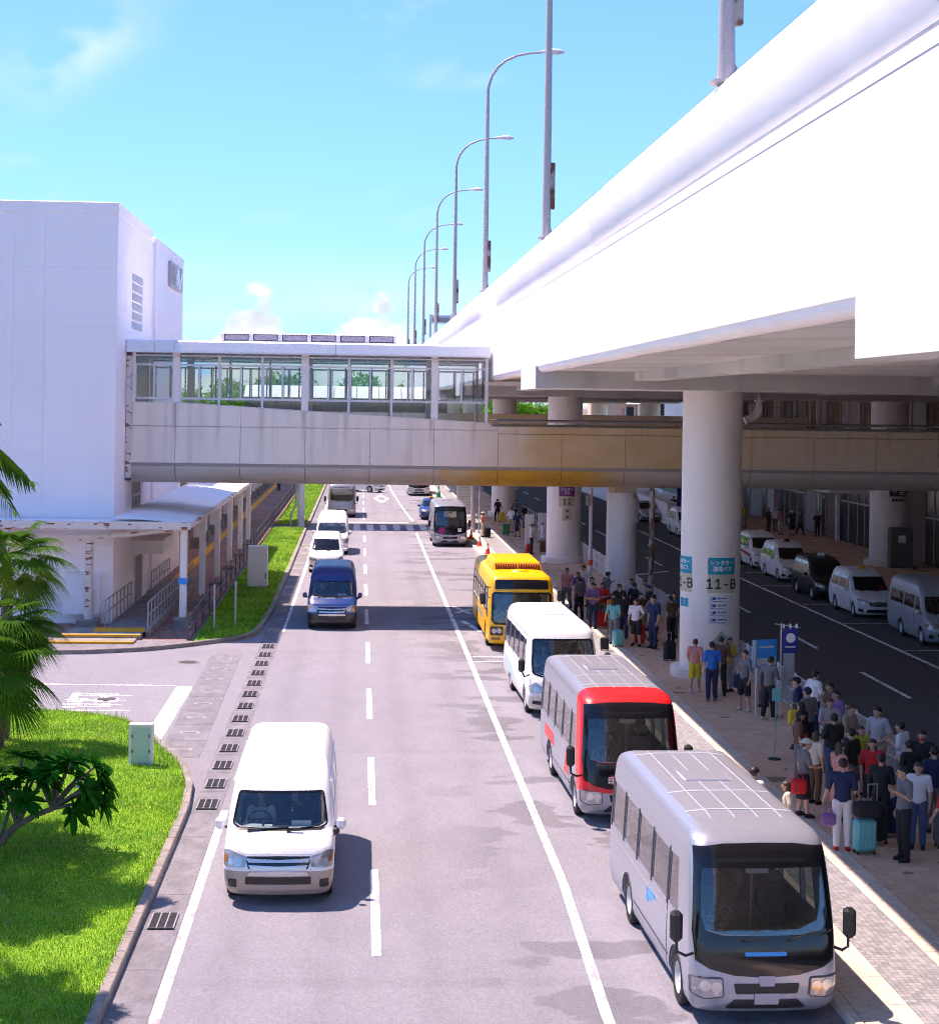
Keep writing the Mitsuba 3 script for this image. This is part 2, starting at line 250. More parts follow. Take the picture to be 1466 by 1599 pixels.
def tube(pts, r, n=10, caps=True):
    p = np.asarray(pts, float)
    r = np.broadcast_to(r, (len(p),))
    t = np.gradient(p, axis=0)
    t /= np.linalg.norm(t, axis=1, keepdims=True) + 1e-12
    ref = np.array([0, 0, 1.0]) if abs(t[:, 2]).mean() < 0.8 else np.array([0, 1.0, 0])
    a = np.cross(t, ref); a /= np.linalg.norm(a, axis=1, keepdims=True) + 1e-12
    b = np.cross(t, a)
    ang = np.arange(n) * 2 * np.pi / n
    v = (p[:, None] + r[:, None, None] * (np.cos(ang)[None, :, None] * a[:, None] + np.sin(ang)[None, :, None] * b[:, None])).reshape(-1, 3)
    i, j = np.meshgrid(np.arange(len(p) - 1), np.arange(n), indexing='ij')
    q = np.stack([i * n + j, i * n + (j + 1) % n, (i + 1) * n + (j + 1) % n, (i + 1) * n + j], -1).reshape(-1, 4)
    f = np.vstack([q[:, [0, 2, 1]], q[:, [0, 3, 2]]])
    if caps:
        v = np.vstack([v, p[:1], p[-1:]])
        k = np.arange(n)
        f = np.vstack([f, np.stack([k * 0 + len(v) - 2, k, (k + 1) % n], 1), np.stack([k * 0 + len(v) - 1, (len(p) - 1) * n + (k + 1) % n, (len(p) - 1) * n + k], 1)])
    return trimesh.Trimesh(v, f, process=False)


def lathe(profile, n=24, at=(0, 0, 0)):
    m = trimesh.creation.revolve(np.asarray(profile, float), sections=n)
    m.apply_translation(at)
    return m


def cat(*ms):
    ms = [m for a in ms for m in (a if isinstance(a, (list, tuple)) else [a])]
    return trimesh.util.concatenate(ms)


def moved(m, t=(0, 0, 0), rz=0.0, s=1.0):
    m = m.copy()
    if s != 1.0:
        m.apply_scale(s)
    if rz:
        m.apply_transform(trimesh.transformations.rotation_matrix(rz, [0, 0, 1]))
    m.apply_translation(t)
    return m


def TW(x, y, z=0.0, rz=0.0, s=1.0):
    return TF().translate([x, y, z]).rotate([0, 0, 1], math.degrees(rz)).scale([s, s, s])


def sheet(poly, z):
    """A flat sheet as a thin slab whose top is at z."""
    poly = poly if isinstance(poly, Polygon) else Polygon(poly)
    m = trimesh.creation.extrude_polygon(poly, 0.003, engine='earcut')
    m.apply_translation([0, 0, z - 0.003])
    return m


def text_on(text, h, depth=0.004, bold=False):
    """Lettering facing -y: reads along +x, up is +z; centred."""
    m = meshkit.text_mesh(text, h, depth, bold)
    v = m.vertices
    c = (v[:, :2].min(0) + v[:, :2].max(0)) / 2
    return trimesh.Trimesh(np.stack([v[:, 0] - c[0], -v[:, 2], v[:, 1] - c[1]], 1), m.faces, process=False)


def glyph_polys(s):
    out, x = [], 0.0
    for ch in s:
        for part in GLYPHS[ch].split('/'):
            rings = [[tuple(float(c) for c in q.split(',')) for q in ring.split(' ')] for ring in part.split('|')]
            g = Polygon(rings[0], rings[1:]).buffer(0)
            out.append(affinity.translate(g, x, 0))
        x += 112
    return [q for g in out for q in getattr(g, 'geoms', [g]) if q.area > 4]


def kanji_on(s, h, depth=0.004, up_scale=1.0):
    ms = [trimesh.creation.extrude_polygon(g, 1.0, engine='earcut') for g in glyph_polys(s)]
    m = cat(ms)
    v = m.vertices.copy()
    k = h / 95.0
    c = (v[:, :2].min(0) + v[:, :2].max(0)) / 2
    return trimesh.Trimesh(np.stack([(v[:, 0] - c[0]) * k, -v[:, 2] * depth, (v[:, 1] - c[1]) * k * up_scale], 1), m.faces, process=False)


# ================================================================ the setting
big = Polygon([(-900, -60), (900, -60), (900, 2500), (-900, 2500)])
tag(add('ground', sheet(big, -0.012), 'earth'), kind='structure')
tag(add('road', sheet(sbox(-60, -30, 6.9, 420), -0.004), 'asphalt'), kind='structure')
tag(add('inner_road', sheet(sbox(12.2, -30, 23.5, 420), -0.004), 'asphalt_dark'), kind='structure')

# right-hand traffic island: cream stone, a band of setts, cream stone, brown terrace
isl = thing('island_pavement', None, None); labels[isl] = {'kind': 'structure'}
KX, PX = 6.85, 12.35
add(isl + '__sett_band', box(7.83, 8.83, -20, 260, 0.0, 0.15), 'sett_stone')
add(isl + '__terrace', box(9.34, PX - 0.15, -20, 260, 0.0, 0.15), 'terrace')
add(isl + '__base', box(7.0, 12.3, -20, 260, -0.2, 0.0), 'kerb_concrete')
for k in range(40):                      # stone slabs either side of the setts
    y0 = 16 + k * 1.2
    add(isl + '__slab', cbox(KX + 0.155, 7.825, y0, y0 + 1.19, 0.0, 0.15 + 0.001 * (k % 3), 0.008), 'cream_stone')
    add(isl + '__slab', cbox(8.835, 9.335, y0, y0 + 1.19, 0.0, 0.15 + 0.001 * ((k + 1) % 3), 0.008), 'cream_stone')
add(isl + '__far_slab', box(KX + 0.155, 7.825, 64.1, 260, 0.0, 0.15), 'cream_stone')
add(isl + '__far_slab', box(8.835, 9.335, 64.1, 260, 0.0, 0.15), 'cream_stone')
ke = thing('kerb', None, None); labels[ke] = {'kind': 'structure'}
for k in range(48):
    y0 = 16 + k
    add(ke + '__stone', cbox(KX, KX + 0.15, y0, y0 + 0.99, -0.1, 0.155, 0.02), 'cream_stone')
add(ke + '__far_stone', box(KX, KX + 0.15, 64.1, 260, -0.1, 0.155), 'cream_stone')
add(ke + '__far_side', box(PX - 0.15, PX, -20, 260, -0.1, 0.155), 'kerb_concrete')
# orange paint patch on the kerb beside the first bus
add(ke + '__paint_patch', box(KX - 0.004, KX + 0.154, 22.7, 23.5, 0.02, 0.159), 'tactile_yellow')
side2 = thing('terminal_pavement', None, None); labels[side2] = {'kind': 'structure'}
add(side2 + '__paving', box(23.45, 31.2, -20, 260, -0.1, 0.15), 'terrace')
add(side2 + '__kerb', box(23.3, 23.45, -20, 260, -0.1, 0.16), 'kerb_concrete')

# left islands: lawns behind a kerb of stones
near_pts = [(-3.42, 8), (-3.42, 30), (-3.42, 36.8), (-3.55, 39.0), (-3.94, 41.3), (-4.47, 42.9), (-5.2, 45.2), (-6.03, 47.0), (-7.0, 47.8), (-7.9, 48.15), (-9.7, 48.6), (-30, 49.5)]
far_pts = [(-40, 59.2), (-9.45, 59.6), (-7.4, 60.3), (-6.0, 61.4), (-5.13, 62.4), (-4.3, 63.2), (-3.78, 64.3), (-3.55, 66.5), (-3.42, 72), (-3.45, 96), (-3.5, 119.2)]


def stones(holder, pts, name, step=1.0, lim=1e9, w=0.17, z=0.15):
    line = LineString(pts)
    n = int(line.length / step)
    rest = []
    for i in range(n):
        a = np.array(line.interpolate(i * step + 0.006).coords[0]); b = np.array(line.interpolate((i + 1) * step - 0.006).coords[0])
        t = (b - a) / np.linalg.norm(b - a); nn = np.array([-t[1], t[0]])
        poly = Polygon([a, b, b + nn * w, a + nn * w])
        m = prism(poly, 'z', -0.1, z + 0.004 * math.sin(i * 2.3))
        m2 = trimesh.convex.convex_hull(np.vstack([m.vertices * [1, 1, 0] + [0, 0, -0.1], np.array([[*(a + t * .01 + nn * .015), z], [*(b - t * .01 + nn * .015), z], [*(b - t * .01 + nn * (w - .015)), z], [*(a + t * .01 + nn * (w - .015)), z], [*a, z - .02], [*b, z - .02], [*(b + nn * w), z - .02], [*(a + nn * w), z - .02]])]))
        if a[1] < lim and a[0] > -14:
            add(f'{holder}__{name}', m2, 'kerb_concrete')
        else:
            rest.append(m2)
    if rest:
        labels[add(f'{holder}__{name}_run', cat(rest), 'kerb_concrete')] = {'kind': 'stuff'}


lk = thing('lawn_kerb', None, None); labels[lk] = {'kind': 'structure'}
stones(lk, [(-3.42, 14)] + near_pts[1:], 'stone')
stones(lk, far_pts, 'stone', lim=92)
lawn = thing('lawn_ground', None, None); labels[lawn] = {'kind': 'structure'}
near_poly = Polygon(near_pts + [(-30, 8)]).buffer(-0.15)
far_poly = Polygon([(-3.6, 119.2), (-3.62, 96), (-3.6, 72), (-3.72, 66.5), (-3.95, 64.4), (-4.4, 63.4), (-5.2, 62.6), (-5.75, 62.2), (-5.75, 119.2)])
far_poly2 = sbox(-5.75, 122.5, -3.6, 230)


def mound(poly, zmax):
    m = trimesh.creation.extrude_polygon(poly, 0.2, engine='earcut')
    v, f = trimesh.remesh.subdivide_to_size(m.vertices, m.faces, 0.9, max_iter=14)
    m = trimesh.Trimesh(v, f)
    edge = np.array([poly.exterior.distance(Point(q[0], q[1])) for q in m.vertices])
    m.vertices[:, 2] = np.where(m.vertices[:, 2] > 0.1, 0.12 + zmax * np.clip(edge / 3, 0, 1) + 0.03 * (meshkit.fbm(np.c_[m.vertices[:, :2] * 0.8, m.vertices[:, 0] * 0]) - 0.5) * np.clip(edge / .3, 0, 1), -0.05)
    return m


add(lawn + '__near_bed', mound(Polygon([p for p in near_poly.exterior.coords]).intersection(sbox(-14, 16, 0, 60)), 0.12), 'soil_grass', 60)
add(lawn + '__far_bed', mound(far_poly, 0.05), 'soil_grass', 60)
add(lawn + '__far_bed', mound(far_poly2, 0.05), 'soil_grass', 60)
# kerbs round the far lawn ends
add(lk + '__end_stone', box(-5.9, -3.45, 119.2, 119.4, -0.1, 0.16), 'kerb_concrete')
add(lk + '__end_stone', box(-5.9, -3.45, 122.3, 122.5, -0.1, 0.16), 'kerb_concrete')
add(lk + '__far_stone', box(-3.62, -3.45, 122.5, 230, -0.1, 0.16), 'kerb_concrete')

# blades of grass: one mass per lawn
def blades(poly, n, seed, hmin, hmax, w, z0):
    r = np.random.default_rng(seed)
    x0, y0, x1, y1 = poly.bounds
    pts = np.stack([r.uniform(x0, x1, n), r.uniform(y0, y1, n)], 1)
    pts = pts[shapely.contains_xy(poly, pts[:, 0], pts[:, 1])]
    n = len(pts)
    edge = shapely.distance(shapely.points(pts), poly.exterior)
    tall = meshkit.fbm(np.c_[pts * 0.7, pts[:, :1] * 0], 3, 5)
    h = (hmin + (hmax - hmin) * r.random(n) ** 1.6) * (0.55 + 0.95 * tall)
    a = r.uniform(0, 2 * np.pi, n); lean = r.uniform(0.1, 0.9, n) * h
    dx, dy = np.cos(a), np.sin(a)
    zb = z0 + 0.12 * np.clip(edge / 3, 0, 1) * (z0 > 0.11)
    base = np.c_[pts, zb]
    px_, py_ = -dy * w / 2, dx * w / 2
    side = np.c_[px_, py_, 0 * px_]
    mid = base + np.c_[dx * lean * 0.35, dy * lean * 0.35, h * 0.6]
    tip = base + np.c_[dx * lean, dy * lean, h]
    v = np.stack([base - side, base + side, mid + side * 0.7, mid - side * 0.7, tip], 1).reshape(-1, 3)
    k = np.arange(n)[:, None] * 5
    f = np.vstack([k + [0, 1, 2], k + [0, 2, 3], k + [3, 2, 4]])
    mixv = np.clip(meshkit.fbm(np.c_[pts * 0.9, pts[:, :1] * 0], 4, 8) * 1.5 - 0.3 + r.normal(0, 0.22, n), 0, 1)[:, None]
    col = np.array([0.11, 0.29, 0.004]) * (1 - mixv) + np.array([0.40, 0.62, 0.014]) * mixv
    dry = r.random(n) < 0.03 + 0.30 * np.clip((meshkit.fbm(np.c_[pts * 1.6, pts[:, :1] * 0 + 3], 3, 12) - 0.58) * 5, 0, 1)
    col[dry] = [0.36, 0.33, 0.10]
    return trimesh.Trimesh(v, f, process=False), np.repeat(col, 5, 0)


def grass(name, poly, n, seed, hmin, hmax, w, z0=0.13):
    m, c = blades(poly, n, seed, hmin, hmax, w, z0)
    k = unique(name)
    scene[k] = mikit.ply(m, 'grass_blade', False, color=c)
    return tag(k, 'bright green lawn grass', 'grass', kind='stuff')


nb = near_poly.intersection(sbox(-12.5, 21, 0, 60))
grass('grass', nb, 260000, 1, 0.03, 0.10, 0.011)
grass('grass', Polygon(near_pts + [(-30, 8)]).buffer(-0.12).difference(Polygon(near_pts + [(-30, 8)]).buffer(-0.42)).intersection(sbox(-10, 21, 0, 60)), 16000, 4, 0.06, 0.24, 0.014)
grass('grass', far_poly.buffer(-0.05), 60000, 2, 0.05, 0.16, 0.03, 0.10)
grass('grass', far_poly2.buffer(-0.05), 24000, 3, 0.08, 0.2, 0.05, 0.10)

# footway beside the tower, tactile strip, ramp and steps with orange edges
path = thing('footway', None, None); labels[path] = {'kind': 'structure'}
add(path + '__paving', prism(Polygon([(-9.6, 62.6), (-5.95, 62.3), (-5.75, 230), (-20, 230), (-20, 62.0)]), 'z', -0.1, 0.12), 'brick_path')
add(path + '__forecourt', prism(Polygon([(-30, 59.5), (-9.45, 59.75), (-7.4, 60.45), (-6.0, 61.55), (-5.6, 62.25), (-9.6, 62.55), (-30, 62.0)]), 'z', -0.1, 0.125), 'gutter_concrete')
add(path + '__tactile_strip', box(-8.75, -8.3, 84, 228, 0.12, 0.128), 'tactile_yellow')
add(path + '__tactile_strip', box(-8.62, -8.2, 66.5, 72.4, 0.12, 0.128), 'tactile_yellow')
for i, (x0, x1, y0, y1, z) in enumerate([(-11.2, -7.7, 61.3, 62.3, 0.20), (-10.4, -7.6, 62.4, 64.4, 0.30)]):
    add(path + '__step', cbox(x0, x1, y0, y1, 0.0, z, 0.02), 'kerb_concrete')
    add(path + '__step_edge', box(x0 + 0.01, x1 - 0.01, y0 - 0.004, y0 + 0.16, z - 0.07, z + 0.004), 'tactile_yellow')
add(path + '__tactile_pad', box(-9.4, -7.5, 63.2, 64.4, 0.30, 0.306), 'tactile_yellow')
add(path + '__ramp', prism([(64.6, 0.0), (64.6, 0.25), (84, 0.16), (84, 0.0)], 'x', -9.15, -7.55), 'gutter_concrete')
add(path + '__ramp_wall', prism([(63.2, 0.0), (63.2, 0.42), (80, 0.30), (80, 0.0)], 'x', -7.52, -7.36), 'kerb_concrete')

# gutter slabs and grates
gut = thing('gutter', None, None); labels[gut] = {'kind': 'structure'}
gy = [29.0] + [37.4 + 2.03 * k for k in range(0, 13)]
for k in range(26):
    y0 = 12 + k * 2.03 + 0.34
    add(gut + '__slab', cbox(-3.40, -2.79, y0, y0 + 2.0, -0.05, 0.002 + 0.002 * (k % 2), 0.008), 'gutter_concrete')
add(gut + '__far_slab', box(-3.42, -2.79, 65.2, 200, -0.05, 0.002), 'gutter_concrete')
for k in range(8):                        # covers across the mouth of the side road, with a lifting bar
    y0 = 42.4 + k * 2.2
    x0 = -4.75 - 0.02 * k
    add(gut + '__cover', cbox(x0, x0 + 1.02, y0, y0 + 2.16, -0.05, 0.003, 0.008), 'gutter_concrete')
    add(gut + '__lifting_bar', cat(box(x0 + 0.35, x0 + 0.66, y0 + 1.0, y0 + 1.06, 0.003, 0.02), box(x0 + 0.25, x0 + 0.76, y0 + 0.9, y0 + 1.16, 0.003, 0.006)), 'rail_grey')
for k in range(14):
    y0 = 66 + k * 3.1
    add(gut + '__pale_cover', box(-3.36, -2.9, y0, y0 + 0.9, 0.002, 0.006), 'kerb_concrete')


def grate_mesh(w, l):
    bars = [box(-w / 2, w / 2, -l / 2, -l / 2 + 0.04, 0, 0.03), box(-w / 2, w / 2, l / 2 - 0.04, l / 2, 0, 0.03)]
    n = 14
    for i in range(n):
        y = -l / 2 + 0.04 + (l - 0.08) * (i + 0.5) / n
        bars.append(box(-w / 2 + 0.02, w / 2 - 0.02, y - 0.012, y + 0.012, 0.008, 0.026))
    return cat(bars)


def spine(w, l):
    return cat([box(-w / 2 + w * q - 0.010, -w / 2 + w * q + 0.010, -l / 2, l / 2, 0.0, 0.034) for q in (0.02, 0.34, 0.66, 0.98)])


grate_bars, grate_pit, grate_spine = (mikit.ply(m) for m in (grate_mesh(0.42, 0.86), box(-0.21, 0.21, -0.43, 0.43, -0.004, 0.006), spine(0.42, 0.86)))
ORD = 'zeroth first second third fourth fifth sixth seventh eighth ninth tenth eleventh twelfth last'.split()
gsets = [(y, -3.09) for y in gy]
for i, (y, x) in enumerate(gsets):
    g = thing('drain_grate', 'large steel drain grate below the near lawn kerb, nearest of all the grates' if i == 0 else f'{ORD[i]} steel drain grate in the line up the gutter, counted from the white van', 'drain grate', 'drain grates along the gutter')
    tw = TW(x, y, 0.006)
    add(g + '__pit', grate_pit, 'iron', tw=tw)
    add(g + '__bars', grate_bars, 'iron', tw=tw)
    add(g + '__spine', grate_spine, 'rail_grey', tw=tw)
mh = thing('manhole_cover', 'round dark iron manhole cover on the side road', 'manhole cover')
add(mh + '__lid', lathe([(0, 0.0), (0, 0.012), (0.30, 0.012), (0.32, 0.004), (0.32, 0.0)], 32, (-5.5, 58.0, 0.0)), 'iron')
add(mh + '__rim', lathe([(0.32, 0.0), (0.33, 0.010), (0.38, 0.010), (0.38, 0.0)], 32, (-5.5, 58.0, 0.0)), 'rail_grey')
mh = thing('manhole_cover', 'round dark iron cover beside the painted characters on the side road', 'manhole cover')
add(mh + '__lid', lathe([(0, 0.0), (0, 0.012), (0.27, 0.012), (0.27, 0.0)], 32, (-7.1, 50.7, 0.0)), 'iron')

# markings
mk = thing('road_markings', None, None); labels[mk] = {'kind': 'structure'}
def strip(name, pts, w, z=0.0):
    return add(f'{mk}__{name}', sheet(LineString(pts).buffer(w / 2, cap_style='flat'), z), 'paint_line')
strip('edge_line', [(-2.70, 8), (-2.70, 36.9)], 0.16)
strip('edge_line', [(-2.78, 65.9), (-2.74, 78), (-2.70, 100), (-2.70, 117.5)], 0.16)
strip('edge_line', [(-2.70, 129), (-2.70, 220)], 0.16)
for k in range(20):
    y0 = 16.9 + k * 10.28 if k < 9 else 16.9 + k * 10.28
    if not 110 < y0 < 126:
        strip('lane_dash', [(0.37, y0), (0.37, y0 + 5.05)], 0.15)
strip('bay_line', [(3.52, 8), (3.56, 24.5), (3.74, 31.3), (3.76, 50), (3.78, 64), (3.84, 117.5)], 0.16)
strip('bay_line', [(3.95, 129), (3.6, 146), (3.3, 165), (3.0, 200)], 0.16)
strip('stop_line', [(-0.9, 127.6), (3.6, 127.6)], 0.5)
for k in range(8):
    x0 = -2.2 + 0.92 * k
    add(f'{mk}__crossing_bar', sheet(sbox(x0, 119.6, x0 + 0.46, 125.4), 0.0), 'paint_line')
strip('stop_line', [(-5.12, 43.6), (-5.12, 53.0)], 0.48)
strip('side_line', [(-5.4, 53.2), (-14, 53.6)], 0.12)
strip('side_line', [(-6.2, 48.9), (-9.5, 48.9)], 0.1)
dm = Polygon([(2.0, 153), (2.75, 160), (2.0, 167), (1.25, 160)])
add(f'{mk}__diamond', sheet(dm.difference(dm.buffer(-0.3)), 0.0), 'paint_line')
for y in (58.5, 59.6):
    strip('bay_end', [(3.9, y), (5.6, y)], 0.12)
strip('bay_arrow', [(4.15, 69.5), (4.7, 66.2)], 0.22)
strip('bay_arrow', [(4.0, 72.2), (4.75, 73.6)], 0.2)
strip('bay_arrow', [(4.05, 74.6), (4.6, 72.0)], 0.2)
polys = glyph_polys('止まれ')
gl = []
for g in polys:
    g = affinity.affine_transform(g, [0.0, 0.0172, -0.0075, 0.0, -8.1, 51.8])
    gl.append(sheet(g.buffer(0), 0.0))
for i, m in enumerate(gl):
    add(f'{mk}__letter_stroke', m, 'paint_line')
for k in range(24):
    y0 = 10.0 + k * 10.85 - 2.0
    if y0 > 30:
        strip('inner_dash', [(16.45, y0), (16.45, y0 + 5.2)], 0.15)
strip('parking_line', [(19.5, 5), (19.35, 60), (19.3, 90), (19.5, 122)], 0.16)
for y in (61.8, 69.6, 76.5, 84.3, 91.2, 98.5):
    strip('bay_bar', [(19.5, y), (21.9, y + 0.1)], 0.12)
strip('inner_bar', [(13.6, 88.7), (16.2, 91.5)], 0.25)

# hill behind everything
hx, hy = np.meshgrid(np.linspace(-70, 60, 60), np.linspace(250, 420, 30), indexing='ij')
hz = 9.5 * np.exp(-((hx + 5) / 36) ** 2) * np.clip((hy - 250) / 25, 0, 1) + 1.5 * meshkit.fbm(np.stack([hx * 0.05, hy * 0.05, hx * 0], -1)) * np.clip((hy - 250) / 25, 0, 1) - 0.3
i, j = np.meshgrid(np.arange(59), np.arange(29), indexing='ij')
q = np.stack([i * 30 + j, (i + 1) * 30 + j, (i + 1) * 30 + j + 1, i * 30 + j + 1], -1).reshape(-1, 4)
tag(add('hill', (np.stack([hx, hy, hz], -1).reshape(-1, 3), q), 'soil_grass', True), kind='structure')


def leaf_cloud(center, radii, n, size, seed):
    r = np.random.default_rng(seed)
    d = r.normal(size=(n, 3)); d /= np.linalg.norm(d, axis=1, keepdims=True)
    p = d * (0.45 + 0.55 * r.random((n, 1)) ** 0.5)
    lump = meshkit.fbm(p * 2.2 + seed, 3, seed)
    p = p * (0.62 + 0.75 * lump[:, None])
    p = p * radii + center
    a = r.normal(size=(n, 3)); a /= np.linalg.norm(a, axis=1, keepdims=True)
    b = np.cross(a, r.normal(size=(n, 3))); b /= np.linalg.norm(b, axis=1, keepdims=True)
    s = size * r.uniform(0.6, 1.3, (n, 1))
    v = np.stack([p - a * s, p + b * s * 0.45, p + a * s, p - b * s * 0.45], 1).reshape(-1, 3)
    k = np.arange(n)[:, None] * 4
    return trimesh.Trimesh(v, np.vstack([k + [0, 1, 2], k + [0, 2, 3]]), process=False)


hr = np.random.default_rng(11)
woods = []
for k in range(70):
    x, y = hr.uniform(-55, 45), hr.uniform(252, 300)
    z = 9.5 * math.exp(-((x + 5) / 36) ** 2) * min(1, (y - 250) / 25)
    woods.append(leaf_cloud(np.array([x, y, z + 1.4]), np.array([3.6, 3.0, 2.2 + hr.random() * 1.2]), 420, 0.5, k))
tag(add('hillside_wood', cat(woods), 'leaf_hill'), 'low green wood covering the hill behind the footbridge', 'wood', kind='stuff')
# ================================================================ the white tower on the left
tw_ = thing('tower_building', 'tall windowless white tower block with louvred side wall beside the footbridge', 'building')
TX, TY = -9.2, 67.0
add(tw_ + '__core', cat(box(-40, TX - 0.03, TY + 0.03, 77.6, 0, 15.9), box(-40, TX - 0.16, 77.6, 79.4, 0, 15.6), box(-40, TX - 0.03, 79.4, 91.4, 0, 15.7)), 'white_wall')
zs = [0.0, 1.95, 4.1, 6.35, 8.95, 11.3, 13.5, 15.55]
def wall_panels(y_face):                      # cladding panels of the front wall: 6 mm joints
    xs = [TX, -11.9, -13.05, -16.5, -21, -26, -33]
    for a, b in zip(xs[:-1], xs[1:]):
        for c, d in zip(zs[:-1], zs[1:]):
            add(tw_ + '__panel', box(b + 0.002, a - 0.002, y_face, y_face + 0.05, c + 0.002, d - 0.002), 'white_wall')
wall_panels(TY)
for y0, y1, top in ((TY + 0.055, 77.6, 15.55), (79.4, 91.4, 15.55)):
    for c, d in zip(zs[:-1], zs[1:]):
        d = min(d, top)
        add(tw_ + '__panel', box(TX - 0.05, TX, y0, y1 - 0.004, c + 0.002, d - 0.002), 'white_wall')
add(tw_ + '__recess_wall', box(TX - 0.15, TX - 0.12, 77.6, 79.4, 0, 15.4), 'white_wall')
add(tw_ + '__coping', cbox(-40, TX + 0.03, TY - 0.03, 77.6, 15.55, 16.0, 0.03), 'white_wall')
add(tw_ + '__coping', cbox(-40, TX + 0.03, 79.4, 91.4, 15.55, 15.85, 0.03), 'white_wall')
for k in range(6):                            # louvres in the side wall
    z0 = 11.42 + k * 0.385
    lv = add(tw_ + '__louvre', cat(box(TX, TX + 0.03, 71.3, 74.5, z0, z0 + 0.02), box(TX, TX + 0.03, 71.3, 74.5, z0 + 0.29, z0 + 0.31), box(TX, TX + 0.012, 71.3, 74.5, z0, z0 + 0.31)), 'pole_grey')
    for j in range(16):
        pass
    add(lv + '__slats', cat([box(TX + 0.012, TX + 0.035, 71.36 + j * 0.2, 71.42 + j * 0.2, z0 + 0.02, z0 + 0.29) for j in range(16)]), 'frame_white')
for k in range(3):                            # small window grid under the bridge
    z0 = 3.55 + k * 0.58
    wn = add(tw_ + '__window', box(TX, TX + 0.012, 71.9, 74.7, z0, z0 + 0.5), 'taupe')
    add(wn + '__frame', cat(box(TX, TX + 0.05, 71.85, 74.75, z0 + 0.5, z0 + 0.58), *[box(TX, TX + 0.04, 71.9 + j * 0.93 - 0.03, 71.9 + j * 0.93 + 0.03, z0, z0 + 0.5) for j in range(4)]), 'frame_white')
# emblem plate near the far edge
em = add(tw_ + '__emblem', box(TX, TX + 0.16, 84.2, 89.4, 14.0, 15.2), 'pole_grey')
def yz_poly(pts, x0, x1):
    return prism(Polygon(pts), 'x', x0, x1)
add(em + '__mark', cat(yz_poly([(86.3, 14.9), (87.0, 15.1), (87.7, 14.35), (88.9, 15.15), (89.2, 15.0), (87.8, 14.05), (87.3, 14.05)], TX + 0.16, TX + 0.22), yz_poly([(86.2, 14.1), (86.6, 14.1), (86.6, 14.75), (86.2, 14.75)], TX + 0.16, TX + 0.22)), 'ink_white')
add(em + '__dark_face', box(TX + 0.16, TX + 0.17, 84.4, 86.0, 14.1, 15.1), 'taupe')
# door, canopy over it, hatch box on the front wall
dr_ = add(tw_ + '__door', box(TX, TX + 0.05, 73.0, 75.6, 0.2, 2.2), 'frame_white')
add(dr_ + '__leaf', box(TX + 0.05, TX + 0.06, 73.2, 74.25, 0.25, 2.1), 'taupe')
add(dr_ + '__leaf', box(TX + 0.05, TX + 0.06, 74.35, 75.4, 0.25, 2.1), 'taupe')
cn = add(tw_ + '__door_canopy', cat(box(TX, TX + 1.25, 72.3, 72.38, 2.3, 2.85), box(TX, TX + 1.25, 76.6, 76.68, 2.3, 2.85), box(TX + 1.17, TX + 1.25, 72.38, 76.6, 2.3, 2.85), box(TX, TX + 1.17, 72.38, 76.6, 2.3, 2.36)), 'column_paint')
add(tw_ + '__hatch_box', prism([(TY, 0.55), (TY, 2.05), (TY - 0.25, 2.05), (TY - 0.75, 1.45), (TY - 0.75, 0.55)], 'x', -10.95, -9.6), 'white_shell')
add(tw_ + '__sign_frame', cat(box(-9.75, -9.3, TY - 0.04, TY, 3.05, 3.1), box(-9.75, -9.3, TY - 0.04, TY, 3.3, 3.36), box(-9.35, -9.3, TY - 0.04, TY, 3.1, 3.3)), 'white_shell')

pk = thing('building', 'long low white building beyond the tower, behind the covered walk', 'building')
add(pk + '__wall', box(-34, -12.2, 92.0, 205, 0, 6.6), 'white_wall')
for k in range(19):
    c = add(pk + '__column', cbox(-9.45, -9.15, 101.8 + 5.4 * k, 102.1 + 5.4 * k, 0.1, 6.6, 0.03), 'column_paint')
    add(c + '__plinth', cbox(-9.62, -8.98, 101.6 + 5.4 * k, 102.3 + 5.4 * k, 0.1, 0.75, 0.04), 'kerb_concrete')
add(pk + '__roof_edge', box(-34.2, -8.7, 92, 205.2, 6.6, 7.0), 'white_shell')
for k in range(9):
    wn = add(pk + '__window', box(-12.21, -12.17, 95 + 12 * k, 101 + 12 * k, 2.6, 4.4), 'facade_dark')
    add(wn + '__frame', box(-12.2, -12.13, 94.9 + 12 * k, 101.1 + 12 * k, 4.4, 4.5), 'white_metal')

